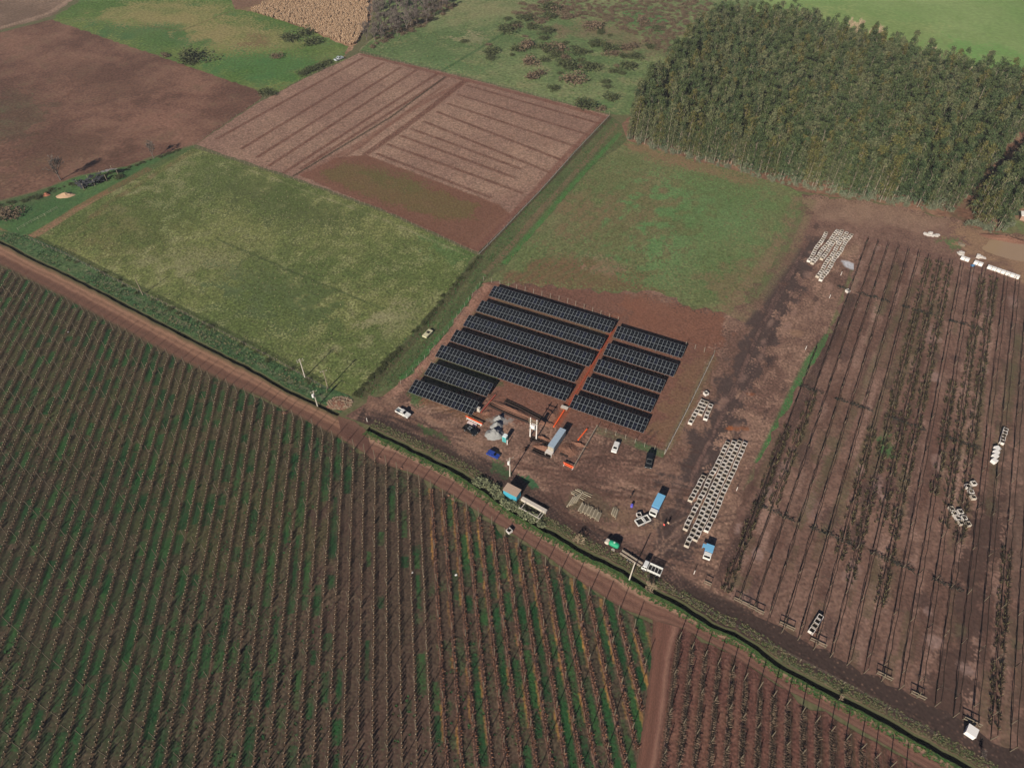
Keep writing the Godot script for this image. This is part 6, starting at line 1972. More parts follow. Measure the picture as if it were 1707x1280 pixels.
func bush_mesh(seed_: int, n: int, c0: Color, c1: Color, l := 0.2, flat := 0.75) -> ArrayMesh:
	var r := RandomNumberGenerator.new()
	r.seed = seed_
	var s := st()
	var lobes := []
	for k in 7: lobes.append(Vector3(r.randf_range(-0.5, 0.5), r.randf_range(0.25, 0.6) * flat, r.randf_range(-0.5, 0.5)))
	for k in n:
		var c: Vector3 = lobes[k % 7]
		var v := Vector3(r.randfn(), r.randfn(), r.randfn()).normalized() * r.randf_range(0.25, 0.5)
		var p := c + Vector3(v.x, v.y * flat, v.z)
		if p.y < 0.02: p.y = r.randf_range(0.02, 0.2)
		s.set_color(c0.lerp(c1, r.randf()) * (0.85 + 0.3 * float((k % 7) % 3) / 2.0))
		leaf_quad(s, p, l * r.randf_range(0.8, 1.6), l * 0.4, r, 0.0)
	return fin(s)

func branch(s: SurfaceTool, r: RandomNumberGenerator, p: Vector3, d: Vector3, l: float, rad: float, depth: int) -> void:
	var q := p + d * l
	tube(s, p, q, rad, rad * 0.65, 3 if depth < 3 else 5, false)
	if depth == 0: return
	for k in (4 if depth > 1 else 5):
		var v := (d + Vector3(r.randf_range(-1, 1), r.randf_range(-0.25, 0.7), r.randf_range(-1, 1)) * 0.75).normalized()
		branch(s, r, p.lerp(q, r.randf_range(0.45, 1.0)), v, l * r.randf_range(0.55, 0.8), maxf(rad * 0.55, 0.05), depth - 1)

func bare_mesh(seed_: int, l: float, rad: float) -> ArrayMesh:
	var r := RandomNumberGenerator.new()
	r.seed = seed_
	var s := st()
	branch(s, r, Vector3.ZERO, Vector3(0.05, 1, 0.03).normalized(), l, rad, 4)
	return fin(s)

func trees() -> void:
	var crowns := []
	for k in 6: crowns.append(euc_crown(300 + k, 16.5 + k * 0.5, 0.9 + 0.4 * (k % 3), 2.3 + 0.25 * (k % 3), 74))
	var ts := st()
	tube(ts, Vector3.ZERO, Vector3(0.1, 8, 0.05), 0.17, 0.12, 6, false)
	tube(ts, Vector3(0.1, 8, 0.05), Vector3(0, 15.5, 0), 0.12, 0.04, 6, false)
	for k in 9:
		var a := k * 2.4
		var y := 5.0 + k * 1.05
		tube(ts, Vector3(0.08, y, 0.03), Vector3(cos(a) * 1.3, y + 1.5, sin(a) * 1.3), 0.05, 0.02, 4, false)
	var trunk := fin(ts)
	var bark := noise_mat(c8(104, 92, 78), c8(160, 146, 128), 1.4, 0.85)
	var tints := [leaf_mat(Color(1, 1, 1)), leaf_mat(Color(0.84, 0.9, 0.82)), leaf_mat(Color(1.0, 0.95, 0.8)), leaf_mat(Color(0.76, 0.86, 0.8))]
	var front := [Vector2(50.62, -293.28), Vector2(77.58, -276.45), Vector2(108.44, -258.97), Vector2(129.24, -248.08), Vector2(150.58, -241.99), Vector2(169.45, -236.08)]
	var grove := [Vector2(50.62, -293.28), Vector2(77.58, -276.45), Vector2(108.44, -258.97), Vector2(129.24, -248.08), Vector2(150.58, -241.99), Vector2(169.45, -236.08), Vector2(183.34, -251.65), Vector2(204.17, -275.44), Vector2(232.79, -305.63), Vector2(294.04, -358.34), Vector2(284.88, -380.77), Vector2(241.77, -337.72), Vector2(218.69, -344.40), Vector2(197.99, -367.08), Vector2(174.80, -390.30), Vector2(148.53, -412.15), Vector2(114.05, -422.84), Vector2(90.93, -382.33), Vector2(74.10, -353.38), Vector2(57.94, -318.68)]
	var clump := [Vector2(169.42, -228.73), Vector2(175.61, -225.56), Vector2(181.25, -222.43), Vector2(194.64, -236.91), Vector2(215.79, -259.90), Vector2(250.13, -295.48), Vector2(287.06, -331.20), Vector2(263.00, -318.68), Vector2(231.53, -292.74), Vector2(201.18, -259.90), Vector2(183.19, -241.99)]
	var all := []
	for p in scatter(grove, 3.35, 0.85): all.append([p, 0])
	for p in scatter(clump, 3.3, 0.85): all.append([p, 1])
	for k in 54: all.append([along(front, (k + rng.randf_range(0.0, 1.0)) / 54.0) + Vector2(0, rng.randf_range(-2.5, 0.6)), 2])
	all.sort_custom(func(a, b): return a[0].y > b[0].y)
	var many := []
	for k in 6: many.append([])
	var edge := 0
	var cl := 0
	var kept := []
	for i in all.size():
		var p: Vector2 = all[i][0]
		var size := rng.randf_range(0.7, 1.15)
		if all[i][1] == 2 and rng.randf() < 0.35: size *= rng.randf_range(0.55, 0.85)
		var lean := Basis(Vector3.UP, rng.randf() * TAU) * Basis(Vector3.RIGHT, rng.randf_range(-0.05, 0.05))
		var tr := Transform3D(lean.scaled(Vector3(size * rng.randf_range(0.9, 1.15), size, size * rng.randf_range(0.9, 1.15))), Vector3(p.x, 0.03, p.y))
		if i < 285: kept.append([p, tr, all[i][1], i])
		else: many[i % 6].append(tr)
	kept.sort_custom(func(a, b): return a[0].x < b[0].x)
	for q in kept:
		var label := "tall slender eucalyptus inside the dense grove, one crown among many alike"
		var group := "eucalyptus trees of the grove interior"
		if q[2] == 2:
			edge += 1
			label = "eucalyptus on the bare front edge of the grove, %s counted from the pasture" % ordinal(edge)
			group = "eucalyptus trees on the front edge of the grove"
		elif q[2] == 1:
			cl += 1
			label = "eucalyptus in the separate clump by the pond, %s counted from the grove" % ordinal(cl)
			group = "eucalyptus trees of the separate clump"
		var o := thing("eucalyptus_tree", label, "tree", q[1].origin, 0.0, group)
		o.transform = q[1]
		inst("trunk", trunk, bark, o)
		inst("crown", crowns[q[3] % 6], tints[q[3] % 4], o)
	var tall := []
	for k in 6:
		tall.append_array(many[k])
		struct(multi("eucalyptus_grove", crowns[k], many[k], tints[k % 4]), "mass of olive green eucalyptus crowns deep in the grove", "stuff")
	struct(multi("eucalyptus_trunks", trunk, tall, bark), "pale trunks standing deep in the grove", "stuff")
	# bare trees
	var bares := []
	for k in 4: bares.append(bare_mesh(500 + k, 3.0, 0.2))
	var twig := noise_mat(c8(84, 74, 68), c8(124, 112, 104), 2.0, 0.9, 0.0, 4)
	var pale := noise_mat(c8(150, 128, 104), c8(180, 158, 130), 2.0, 0.9, 0.0, 4)
	var wood := scatter([Vector2(-79.40, -391.92), Vector2(-72.57, -403.54), Vector2(-55.42, -422.84), Vector2(-45.72, -437.74), Vector2(-33.93, -463.65), Vector2(-20.74, -505.87), Vector2(-87.46, -543.50), Vector2(-85.14, -472.08), Vector2(-81.09, -432.06)], 6.2, 0.9)
	wood.sort_custom(func(a, b): return a.x < b.x)
	var c := 0
	for p in wood:
		if not in_view(p, 0.0): continue
		c += 1
		var o := inst("bare_tree", bares[c % 4], twig, self)
		o.transform = place(p, rng.randf_range(0.9, 1.35), 1.0)
		tag(o, "leafless grey-brown tree of the far wood, %s counted from the maize field" % ordinal(c), "tree", "leafless trees of the far wood")
	c = 0
	for q in [Vector2(157.62, -421.03), Vector2(167.11, -424.66), Vector2(185.13, -412.15), Vector2(187.47, -405.24), Vector2(193.54, -393.55), Vector2(192.35, -383.91), Vector2(208.95, -371.57), Vector2(210.85, -367.08), Vector2(209.73, -358.34), Vector2(215.76, -344.40), Vector2(216.34, -339.04), Vector2(220.62, -332.49), Vector2(221.97, -326.12)]:
		c += 1
		var o := inst("bare_tree", bares[c % 4], pale, self)
		o.transform = place(q, rng.randf_range(0.9, 1.3), rng.randf_range(1.2, 1.8))
		tag(o, "thin leafless tan tree at the back edge of the grove, %s from the pasture" % ordinal(c), "tree", "leafless trees behind the grove")
	for q in [[Vector2(-183.41, -259.90), 1.5, "leafless tree spreading over the ploughed field beside the ruined barn", twig], [Vector2(-151.59, -277.47), 1.1, "small leafless tree on the boundary between ploughed field and paddock", twig], [Vector2(15.85, -91.54), 0.6, "leafless shrub on the ditch bank throwing a round shadow on the service road", pale], [Vector2(31.66, -78.98), 0.62, "leafless shrub on the ditch bank in front of the white open truck", pale], [Vector2(67.31, -54.79), 0.3, "straggly leafless bush across the ditch beyond the small vineyard", pale], [Vector2(91.38, -43.88), 0.45, "dark leafless bush beside the service road below the lone white box", twig]]:
		var o := inst("bare_tree", bares[int(q[1] * 10) % 4], q[3], self)
		o.transform = place(q[0], q[1], 1.0 if q[1] > 0.65 else 0.7)
		tag(o, q[2], "tree")

func plants() -> void:
	var green := []
	var brown := []
	var olive := []
	for k in 3:
		green.append(bush_mesh(700 + k, 420, lin(52, 62, 40), lin(82, 84, 54), 0.13))
		brown.append(bush_mesh(720 + k, 420, lin(86, 72, 58), lin(122, 104, 84), 0.13))
		olive.append(bush_mesh(740 + k, 420, lin(92, 98, 72), lin(140, 142, 110), 0.2))
	# shrubs of the pasture: centre and width in the picture, turned into places and sizes on the ground
	var rows := [
		["far band", [Vector2(5.99, -463.65), Vector2(13.18, -460.54), Vector2(26.32, -455.44), Vector2(27.39, -455.44), Vector2(33.48, -455.44), Vector2(32.37, -441.58), Vector2(22.06, -456.45), Vector2(2.30, -448.43), Vector2(6.19, -448.43), Vector2(12.44, -442.55), Vector2(21.17, -441.58), Vector2(39.33, -446.46), Vector2(44.99, -428.34), Vector2(46.56, -426.50), Vector2(49.39, -423.75), Vector2(57.82, -440.62), Vector2(68.79, -435.83), Vector2(75.36, -433.00), Vector2(81.98, -423.75)]],
		["upper band", [Vector2(8.53, -438.69), Vector2(2.92, -431.13), Vector2(1.19, -425.58), Vector2(-3.21, -421.03), Vector2(-2.26, -438.69), Vector2(11.05, -424.66), Vector2(7.15, -412.15), Vector2(19.34, -418.34), Vector2(18.05, -409.54), Vector2(11.07, -425.58), Vector2(23.07, -395.19), Vector2(50.02, -419.24), Vector2(49.19, -417.45), Vector2(54.56, -413.91), Vector2(63.28, -396.84), Vector2(74.93, -396.84)]],
		["middle band", [Vector2(-26.45, -405.24), Vector2(-12.88, -401.01), Vector2(-11.02, -389.49), Vector2(-11.50, -382.33), Vector2(2.74, -395.19), Vector2(7.93, -396.84), Vector2(11.83, -397.67), Vector2(16.37, -397.67), Vector2(-0.16, -387.08), Vector2(10.78, -377.67), Vector2(17.44, -380.77), Vector2(22.99, -385.49), Vector2(20.05, -391.92), Vector2(24.83, -391.11), Vector2(28.95, -402.70), Vector2(33.55, -397.67), Vector2(34.60, -388.69), Vector2(28.52, -382.33), Vector2(26.64, -376.13), Vector2(30.47, -372.32), Vector2(35.57, -379.21), Vector2(35.98, -371.57), Vector2(41.48, -391.11), Vector2(44.84, -401.01)]],
		["lower band", [Vector2(38.91, -369.32), Vector2(44.01, -371.57), Vector2(52.62, -387.08), Vector2(52.29, -393.55), Vector2(51.22, -366.34), Vector2(55.50, -363.41), Vector2(53.67, -372.32), Vector2(59.60, -370.06), Vector2(59.67, -384.70), Vector2(64.96, -383.91), Vector2(30.95, -354.78), Vector2(46.31, -352.67), Vector2(46.98, -347.13), Vector2(24.51, -364.14), Vector2(11.64, -360.50), Vector2(20.68, -345.08), Vector2(46.72, -335.09), Vector2(35.14, -326.12), Vector2(41.13, -323.61)]]]
	var sizes := [0.9, 1.4, 2.1, 2.6, 1.2, 3.0, 1.7]
	for rw in rows:
		for k in rw[1].size():
			var p: Vector2 = rw[1][k]
			var z: float = sizes[(k * 3 + rw[0].length()) % 7]
			var o := inst("shrub", (brown if (k + rw[0].length()) % 4 == 0 or rw[0] == "far band" and k % 2 else green)[k % 3], M.leaf, self)
			o.transform = place(p, z * 2.5, 0.62)
			tag(o, "round dark pasture shrub, %s in the %s of shrubs counted from the maize side" % [ordinal(k + 1), rw[0]], "shrub", "shrubs dotted over the pasture")
	for q in [[Vector2(-166.26, -382.33), 5.5, "large dark thorn thicket between ploughed field and meadow"], [Vector2(-166.83, -376.13), 2.4, "small dark bush at the foot of the large thorn thicket"], [Vector2(-183.99, -386.29), 2.0, "brown bush on the ploughed field boundary before the thicket"], [Vector2(-121.88, -410.41), 4.0, "round dark bush, paddock side of three by the maize"], [Vector2(-116.19, -418.34), 3.4, "dark bush closest to the maize edge, top of three"], [Vector2(-109.42, -402.70), 3.8, "dark bush below the other two near the maize"], [Vector2(-124.25, -384.70), 2.2, "single brown bush in the middle of the meadow"], [Vector2(-120.16, -340.37), 2.4, "olive bush at the corner of ploughed field and stubble"], [Vector2(-115.93, -339.70), 2.0, "dark green bush next to the olive one at the field corner"], [Vector2(-190.49, -233.60), 4.6, "big grey-brown bush on the bright grass corner"], [Vector2(-195.37, -236.08), 3.2, "grey-brown bush at the picture edge beside the bigger bush"], [Vector2(-186.83, -246.32), 2.2, "dark bush in the boundary hedge before the red soil heap"], [Vector2(-190.29, -243.71), 1.8, "low green bush of the boundary hedge, lane end"], [Vector2(-183.75, -252.55), 1.4, "low green bush of the boundary hedge by the pale sand heap"], [Vector2(-160.53, -261.79), 2.6, "dark green bush at the open end of the ruined barn"], [Vector2(-175.02, -256.19), 1.8, "straggly olive bush at the thatched end of the barn"]]:
		var o := inst("shrub", (brown if "brown" in q[2] else green)[int(q[1] * 10) % 3], M.leaf, self)
		o.transform = place(q[0], q[1] * (1.9 if q[0].y < -300.0 else 1.2), 0.6)
		tag(o, q[2], "shrub")
	var hp := [Vector2(-105.83, -362.68), Vector2(-104.14, -364.87), Vector2(-102.28, -367.83), Vector2(-100.25, -370.06), Vector2(-98.35, -373.08), Vector2(-96.42, -376.13)]
	for k in hp.size():
		var o := inst("shrub", green[k % 3], M.leaf, self)
		o.transform = place(hp[k], 4.2, 0.6)
		tag(o, "dark hedge bush between meadow and stubble, %s towards the farm track" % ordinal(k + 1), "shrub", "hedge bushes between meadow and stubble")
	var bank := [Vector2(-9.41, -110.04), Vector2(-8.15, -109.46), Vector2(-7.04, -108.52), Vector2(-5.78, -107.76), Vector2(-4.37, -106.45), Vector2(-3.28, -104.79), Vector2(-1.74, -103.15), Vector2(-0.23, -102.06), Vector2(1.28, -100.99), Vector2(2.77, -99.75), Vector2(4.24, -98.69), Vector2(5.71, -97.82), Vector2(7.17, -96.95)]
	for k in bank.size():
		var o := inst("shrub", olive[k % 3], M.leaf, self)
		o.transform = place(bank[k] + Vector2(0, rng.randf_range(-0.4, 0.4)), rng.randf_range(1.4, 1.9), 0.9)
		tag(o, "grey-green leafy bush on the ditch bank below the blue shed, %s from the culvert" % ordinal(k + 1), "shrub", "bushes on the ditch bank below the shed")
	# scrub that nobody could count
	var tr := []
	for p in scatter([Vector2(9.07, -428.34), Vector2(26.77, -441.58), Vector2(51.10, -439.65), Vector2(68.91, -413.91), Vector2(81.56, -387.08), Vector2(63.42, -344.40), Vector2(105.54, -432.06), Vector2(123.24, -451.41), Vector2(116.70, -494.21), Vector2(40.55, -494.21), Vector2(5.93, -457.47)], 4.0): tr.append(place(p, rng.randf_range(1.2, 3.2), 0.6))
	for p in scatter([Vector2(-79.16, -390.30), Vector2(-69.95, -403.54), Vector2(-52.19, -424.66), Vector2(-33.81, -461.57), Vector2(-41.74, -472.08), Vector2(-73.52, -432.06), Vector2(-77.39, -405.24)], 4.0): tr.append(place(p, rng.randf_range(1.5, 3.2), 0.8))
	struct(multi("scrub", brown[0], tr, M.leaf), "brown scrub along the far edge of the pasture and under the wood", "stuff")
	tr = []
	for q in [[Vector2(-11.59, -207.55), Vector2(-17.19, -195.78), Vector2(-22.61, -184.45), Vector2(-26.82, -175.00), Vector2(-30.89, -166.91)], [Vector2(-34.32, -160.29), Vector2(-38.58, -152.89), Vector2(-42.50, -144.85), Vector2(-45.28, -140.04)]]:
		for k in 60: tr.append(place(along(q, rng.randf()) + Vector2(rng.randf_range(-0.7, 0.7), rng.randf_range(-0.7, 0.7)), rng.randf_range(0.5, 1.2), 0.8))
	for k in 40: tr.append(place(along([Vector2(-160.92, -208.98), Vector2(-136.05, -194.45), Vector2(-100.65, -172.65), Vector2(-71.34, -153.93), Vector2(-54.72, -142.43)], rng.randf()) + Vector2(rng.randf_range(-1.5, 1.5), rng.randf_range(-1, 1)), rng.randf_range(0.5, 1.6), 0.7))
	for k in 60: tr.append(place(along([Vector2(-198.36, -241.13), Vector2(-187.24, -247.20), Vector2(-175.32, -258.04), Vector2(-159.00, -269.48), Vector2(-142.78, -284.71)], rng.randf()) + Vector2(rng.randf_range(-0.8, 0.8), rng.randf_range(-0.8, 0.8)), rng.randf_range(0.6, 1.4), 0.8))
	struct(multi("hedge_scrub", green[1], tr, M.leaf), "low dark hedge scrub along the lane and field boundaries", "stuff")
	# pale undergrowth at the foot of the grove
	tr = []
	var young := bush_mesh(760, 260, lin(86, 92, 72), lin(122, 124, 102), 0.16, 1.2)
	for k in 90: tr.append(place(along([Vector2(50.50, -292.19), Vector2(77.40, -275.44), Vector2(108.08, -257.58), Vector2(128.96, -247.20), Vector2(150.09, -240.71), Vector2(168.91, -234.83)], rng.randf()) + Vector2(0, rng.randf_range(-3.0, 0.8)), rng.randf_range(0.8, 1.9), 1.2))
	for k in 20: tr.append(place(along([Vector2(169.07, -227.93), Vector2(175.25, -224.77), Vector2(180.00, -221.66), Vector2(188.33, -228.73)], rng.randf()) + Vector2(0, rng.randf_range(-2.0, 0.5)), rng.randf_range(0.8, 1.9), 1.2))
	struct(multi("undergrowth", young, tr, M.leaf), "pale grey-green undergrowth along the foot of the grove", "stuff")
	# grass tufts
	var ts := st()
	var r := RandomNumberGenerator.new()
	r.seed = 3
	for k in 9:
		var a := TAU * k / 9.0
		var b := Vector3(cos(a), 0, sin(a))
		var w := Vector3(-sin(a), 0, cos(a)) * 0.07
		var q := b * r.randf_range(0.2, 0.45) + Vector3(0, r.randf_range(0.25, 0.5), 0)
		tri(ts, b * 0.05 - w, b * 0.05 + w, q)
	var tuft := fin(ts)
	tufts("grass_tufts", "grass tufts on the green paddock", tuft, [Vector2(-137.50, -286.82), Vector2(-88.48, -259.90), Vector2(-48.99, -236.08), Vector2(-12.92, -208.98), Vector2(-30.99, -168.04), Vector2(-45.90, -139.57), Vector2(-77.69, -157.60), Vector2(-130.95, -191.81), Vector2(-178.53, -220.89), Vector2(-169.02, -237.75)], 1.75, 0.7, [lin(78, 86, 50), lin(118, 116, 78), lin(66, 78, 46), lin(138, 132, 96)])
	tufts("verge_grass", "rank grass on the verge beside the paddock", tuft, [Vector2(-189.39, -223.21), Vector2(-178.16, -220.12), Vector2(-161.88, -211.16), Vector2(-100.56, -172.36), Vector2(-53.98, -143.15), Vector2(-46.17, -139.09), Vector2(-48.69, -133.55), Vector2(-55.52, -137.46), Vector2(-82.28, -154.19), Vector2(-106.06, -168.61), Vector2(-132.40, -185.08), Vector2(-168.89, -206.83), Vector2(-186.71, -217.84)], 0.8, 1.1, [lin(58, 84, 50), lin(80, 100, 60), lin(112, 108, 78), lin(46, 72, 46)])
	tufts("fallow_grass", "weeds on the fallow field behind the solar park", tuft, [Vector2(50.50, -292.19), Vector2(107.95, -257.11), Vector2(110.48, -236.91), Vector2(76.77, -183.51), Vector2(37.60, -188.57), Vector2(-8.51, -194.45), Vector2(32.67, -268.50)], 1.9, 0.8, [lin(70, 104, 54), lin(88, 96, 54), lin(58, 92, 50), lin(108, 96, 62)])
	tufts("pasture_grass", "tussocks on the shrubby pasture", tuft, [Vector2(-81.08, -390.30), Vector2(-22.19, -359.78), Vector2(45.27, -319.90), Vector2(79.45, -373.08), Vector2(93.25, -441.58), Vector2(2.27, -441.58), Vector2(-39.72, -441.58)], 2.9, 1.2, [lin(90, 110, 62), lin(76, 96, 54), lin(116, 118, 76)])
	tufts("lane_grass", "grass along the lane beside the solar park", tuft, [Vector2(45.48, -316.25), Vector2(50.10, -293.28), Vector2(32.75, -269.48), Vector2(11.59, -228.73), Vector2(-3.23, -199.85), Vector2(-9.72, -193.79), Vector2(-29.25, -149.83), Vector2(-42.99, -138.62), Vector2(-45.97, -140.04), Vector2(-22.63, -184.76), Vector2(3.33, -236.91)], 1.1, 0.9, [lin(66, 92, 48), lin(92, 92, 60), lin(50, 92, 46)])
	for q in [["near_bank_grass", "rough dry grass on the yard side of the ditch", 1.1, 3.4, [lin(112, 106, 78), lin(92, 96, 62), lin(70, 88, 52), lin(124, 112, 88)]], ["road_bank_grass", "green grass on the road side of the ditch", -1.2, -2.9, [lin(66, 104, 50), lin(94, 106, 60), lin(54, 90, 46)]]]:
		var places := []
		var cols := []
		var line: Array = M.near_ditch
		for k in (4200 if q[2] > 0.0 else 3400):
			var t := rng.randf() * (line.size() - 1)
			var i := int(t)
			var p: Vector2 = line[i].lerp(line[i + 1], t - i)
			var dd: Vector2 = (line[i + 1] - line[i]).normalized()
			p += Vector2(dd.y, -dd.x) * lerpf(q[2], q[3], pow(rng.randf(), 1.4))
			places.append(place(p, rng.randf_range(0.4, 1.0), 0.8, 0.03))
			cols.append(q[4][rng.randi() % q[4].size()] * rng.randf_range(0.8, 1.2))
		struct(multi(q[0], tuft, places, M.leaf, cols), q[1], "stuff")
	var weeds := []
	var wc := []
	for k in 9000:
		var t := rng.randi_range(-56, 12)
		var p := Vector2(0.9921, -0.1253) * (2.85 * t - 0.02 + rng.randfn() * 0.55) + Vector2(0.1253, 0.9921) * rng.randf_range(-230, -36)
		if not in_view(p, 2.0) or not inside(p, [Vector2(-228.66, -229.54), Vector2(-169.03, -193.13), Vector2(-102.52, -153.93), Vector2(-45.96, -121.19), Vector2(-14.43, -102.42), Vector2(7.57, -86.20), Vector2(26.14, -71.62), Vector2(30.48, -68.31), Vector2(23.61, -37.82), Vector2(-114.75, -37.82)]): continue
		var f := sin(p.x * 0.11 + 1.7) + sin(p.y * 0.09) + sin(p.x * 0.05 - p.y * 0.06)
		if f < -0.1 + (1.2 if t > -10 and t < 0 else 0.0): continue
		weeds.append(place(p, rng.randf_range(0.5, 1.3), 0.8, 0.06))
		wc.append([lin(36, 70, 40), lin(50, 84, 46), lin(60, 66, 40)][rng.randi() % 3] * rng.randf_range(0.8, 1.25))
	struct(multi("vineyard_weeds", tuft, weeds, M.leaf, wc), "green weeds between the staked vine rows", "stuff")
	# dry maize
	var ms := st()
	for k in 8:
		var a := TAU * k / 8.0
		var b := Vector3(cos(a), 0, sin(a))
		var w := Vector3(-sin(a), 0, cos(a)) * 0.14
		ms.set_color([lin(176, 148, 122), lin(146, 120, 98), lin(196, 172, 146)][k % 3])
		quad(ms, b * 0.05 - w * 0.3, b * 0.35 - w + Vector3(0, 1.3, 0), b * 0.7 + Vector3(0, r.randf_range(1.0, 2.1), 0), b * 0.35 + w + Vector3(0, 1.3, 0))
	ms.set_color(lin(170, 138, 100))
	tube(ms, Vector3.ZERO, Vector3(0, 2.2, 0), 0.05, 0.03, 4, false)
	var places := []
	for p in scatter([Vector2(-155.87, -452.41), Vector2(-150.04, -463.65), Vector2(-138.31, -476.39), Vector2(-139.52, -517.95), Vector2(-93.74, -517.95), Vector2(-83.16, -432.06), Vector2(-85.41, -401.85), Vector2(-89.06, -400.17), Vector2(-120.95, -428.34)], 1.25, 1.0): places.append(place(p, rng.randf_range(0.8, 1.25), 1.0))
	struct(multi("dry_maize", fin(ms), places, M.leaf), "standing dry tan maize beside the farm track", "stuff")

func tufts(called: String, label: String, mesh: ArrayMesh, poly: Array, step: float, size: float, tones: Array) -> void:
	var places := []
	var cols := []
	for p in scatter(poly, step, 1.3):
		var f := sin(p.x * 0.21 + p.y * 0.07) + sin(p.y * 0.17 - p.x * 0.05) + rng.randf_range(-1.2, 1.2)
		if f < -0.7: continue
		places.append(place(p, size * rng.randf_range(0.6, 1.5), 0.8, 0.03))
		cols.append(tones[rng.randi() % tones.size()] * rng.randf_range(0.8, 1.2))
	struct(multi(called, mesh, places, M.leaf, cols), label, "stuff")

# ---------- fences ----------
func fence(label: String, pts: Array, h: float, step: float, rails: Array, rail_r: float, m: Material, group: String, kerb := 0.0) -> void:
	var o := thing("fence", label, "fence", Vector3(pts[0].x, 0.04, pts[0].y), 0.0, group)
	var c: Vector2 = pts[0]
	var ps := st()
	tube(ps, Vector3.ZERO, Vector3(0, h, 0), 0.06, 0.05, 5)
	var post := fin(ps)
	var total := 0.0
	for k in pts.size() - 1: total += pts[k].distance_to(pts[k + 1])
	var n := maxi(1, int(total / step))
	var s := st()
	var kb := st()
	var last := Vector2.ZERO
	for k in n + 1:
		var p := along(pts, float(k) / n) - c
		var pm := MeshInstance3D.new()
		pm.name = "fence_post"
		pm.mesh = post
		pm.material_override = m
		o.add_child(pm, true)
		pm.position = Vector3(p.x, 0, p.y)
		pm.rotation = Vector3(rng.randf_range(-0.05, 0.05), 0, rng.randf_range(-0.05, 0.05))
		if k > 0:
			for y in rails: tube(s, Vector3(last.x, y, last.y), Vector3(p.x, y, p.y), rail_r, rail_r, 4, false)
			if kerb > 0.0:
				var d := p - last
				bx(kb, Vector3(d.length(), 0.25, kerb), Vector3((p.x + last.x) * 0.5, 0.1, (p.y + last.y) * 0.5), -atan2(d.y, d.x))
		last = p
	obj("rails", s, m if rail_r > 0.03 else M.wire, o)
	if kerb > 0.0: obj("kerb", kb, M.concrete, o)

func fences() -> void:
	var g := "fences around the solar park"
	var grey := mat(150, 144, 128, 0.7)
	fence("kerbed wire fence of the solar park along the haul track", [Vector2(61.62, -157.07), Vector2(50.73, -136.53), Vector2(40.89, -118.72)], 2.0, 2.6, [0.5, 1.2, 1.95], 0.025, grey, g, 0.22)
	fence("wire fence across the end of the short solar tables, from table to haul track", [Vector2(53.70, -161.10), Vector2(61.62, -157.07)], 2.0, 2.6, [0.5, 1.2, 1.95], 0.02, grey, g)
	fence("weedy wire fence between the solar park and the parked cars", [Vector2(40.89, -118.72), Vector2(36.04, -120.98), Vector2(30.55, -124.13), Vector2(23.28, -127.35)], 2.0, 2.6, [0.5, 1.2, 1.95], 0.02, grey, g)
	fence("short fence with a thick pale rail running down to the barrier gate", [Vector2(23.39, -127.48), Vector2(16.25, -113.76)], 1.6, 2.2, [0.6, 1.5], 0.07, M.wood, g)
	fence("fence of the solar park along the fallow field", [Vector2(-9.72, -193.79), Vector2(3.33, -188.57), Vector2(19.06, -181.65), Vector2(33.93, -172.65)], 2.0, 3.0, [0.6, 1.9], 0.02, grey, g)
	fence("fence of the solar park along the grassy lane", [Vector2(-9.72, -193.79), Vector2(-18.87, -171.49), Vector2(-27.10, -153.93), Vector2(-32.64, -144.85)], 1.8, 3.0, [0.6, 1.7], 0.02, grey, g)
	var f := "old farm fences"
	var old: Material = M.old_wood
	fence("farm fence between paddock and stubble field", [Vector2(-137.50, -286.82), Vector2(-88.58, -260.37), Vector2(-49.04, -236.49), Vector2(-12.27, -208.62)], 1.3, 2.6, [0.5, 1.1], 0.02, old, f, 0.0)
	fence("farm fence with a pale concrete channel along the lane by the stubble field", [Vector2(44.98, -316.86), Vector2(27.41, -283.66), Vector2(11.08, -251.20), Vector2(3.33, -236.91), Vector2(-3.45, -223.99), Vector2(-11.85, -208.98)], 1.3, 3.0, [0.5, 1.1], 0.02, old, f, 0.2)
	fence("farm fence along the paddock above the ditch", [Vector2(-175.77, -217.84), Vector2(-158.47, -208.26), Vector2(-135.92, -194.12), Vector2(-107.96, -177.39), Vector2(-73.58, -155.75), Vector2(-53.85, -142.43)], 1.3, 2.4, [0.4, 0.8, 1.2], 0.03, old, f)
	fence("farm fence between ploughed field and stubble", [Vector2(-138.43, -288.95), Vector2(-122.51, -326.75), Vector2(-104.50, -356.20), Vector2(-87.52, -380.77)], 1.3, 3.2, [0.5, 1.1], 0.02, old, f)
	fence("farm fence between pasture and stubble", [Vector2(-81.08, -390.30), Vector2(-50.65, -373.08), Vector2(-22.13, -358.34), Vector2(13.40, -336.40), Vector2(45.15, -318.68)], 1.3, 2.4, [0.5, 1.1], 0.02, old, f)
	fence("farm fence on the bank between ditch and service road", [Vector2(31.29, -82.46), Vector2(40.26, -76.33), Vector2(52.04, -68.58), Vector2(68.49, -58.44), Vector2(84.14, -47.83)], 1.0, 9.0, [0.5, 1.0], 0.02, old, f)
	fence("short broken fence on the bright grass corner", [Vector2(-183.11, -223.99), Vector2(-180.15, -229.54), Vector2(-177.18, -234.42), Vector2(-174.92, -238.59)], 1.2, 2.4, [0.5, 1.0], 0.04, M.wood, f)

# ---------- people and oddments ----------
func capsule(p: Vector3, a: Vector3, b: Vector3, r0: float, r1: float) -> float:
	var d := b - a
	var t := clampf((p - a).dot(d) / d.length_squared(), 0.0, 1.0)
	return p.distance_to(a + d * t) - lerpf(r0, r1, t)

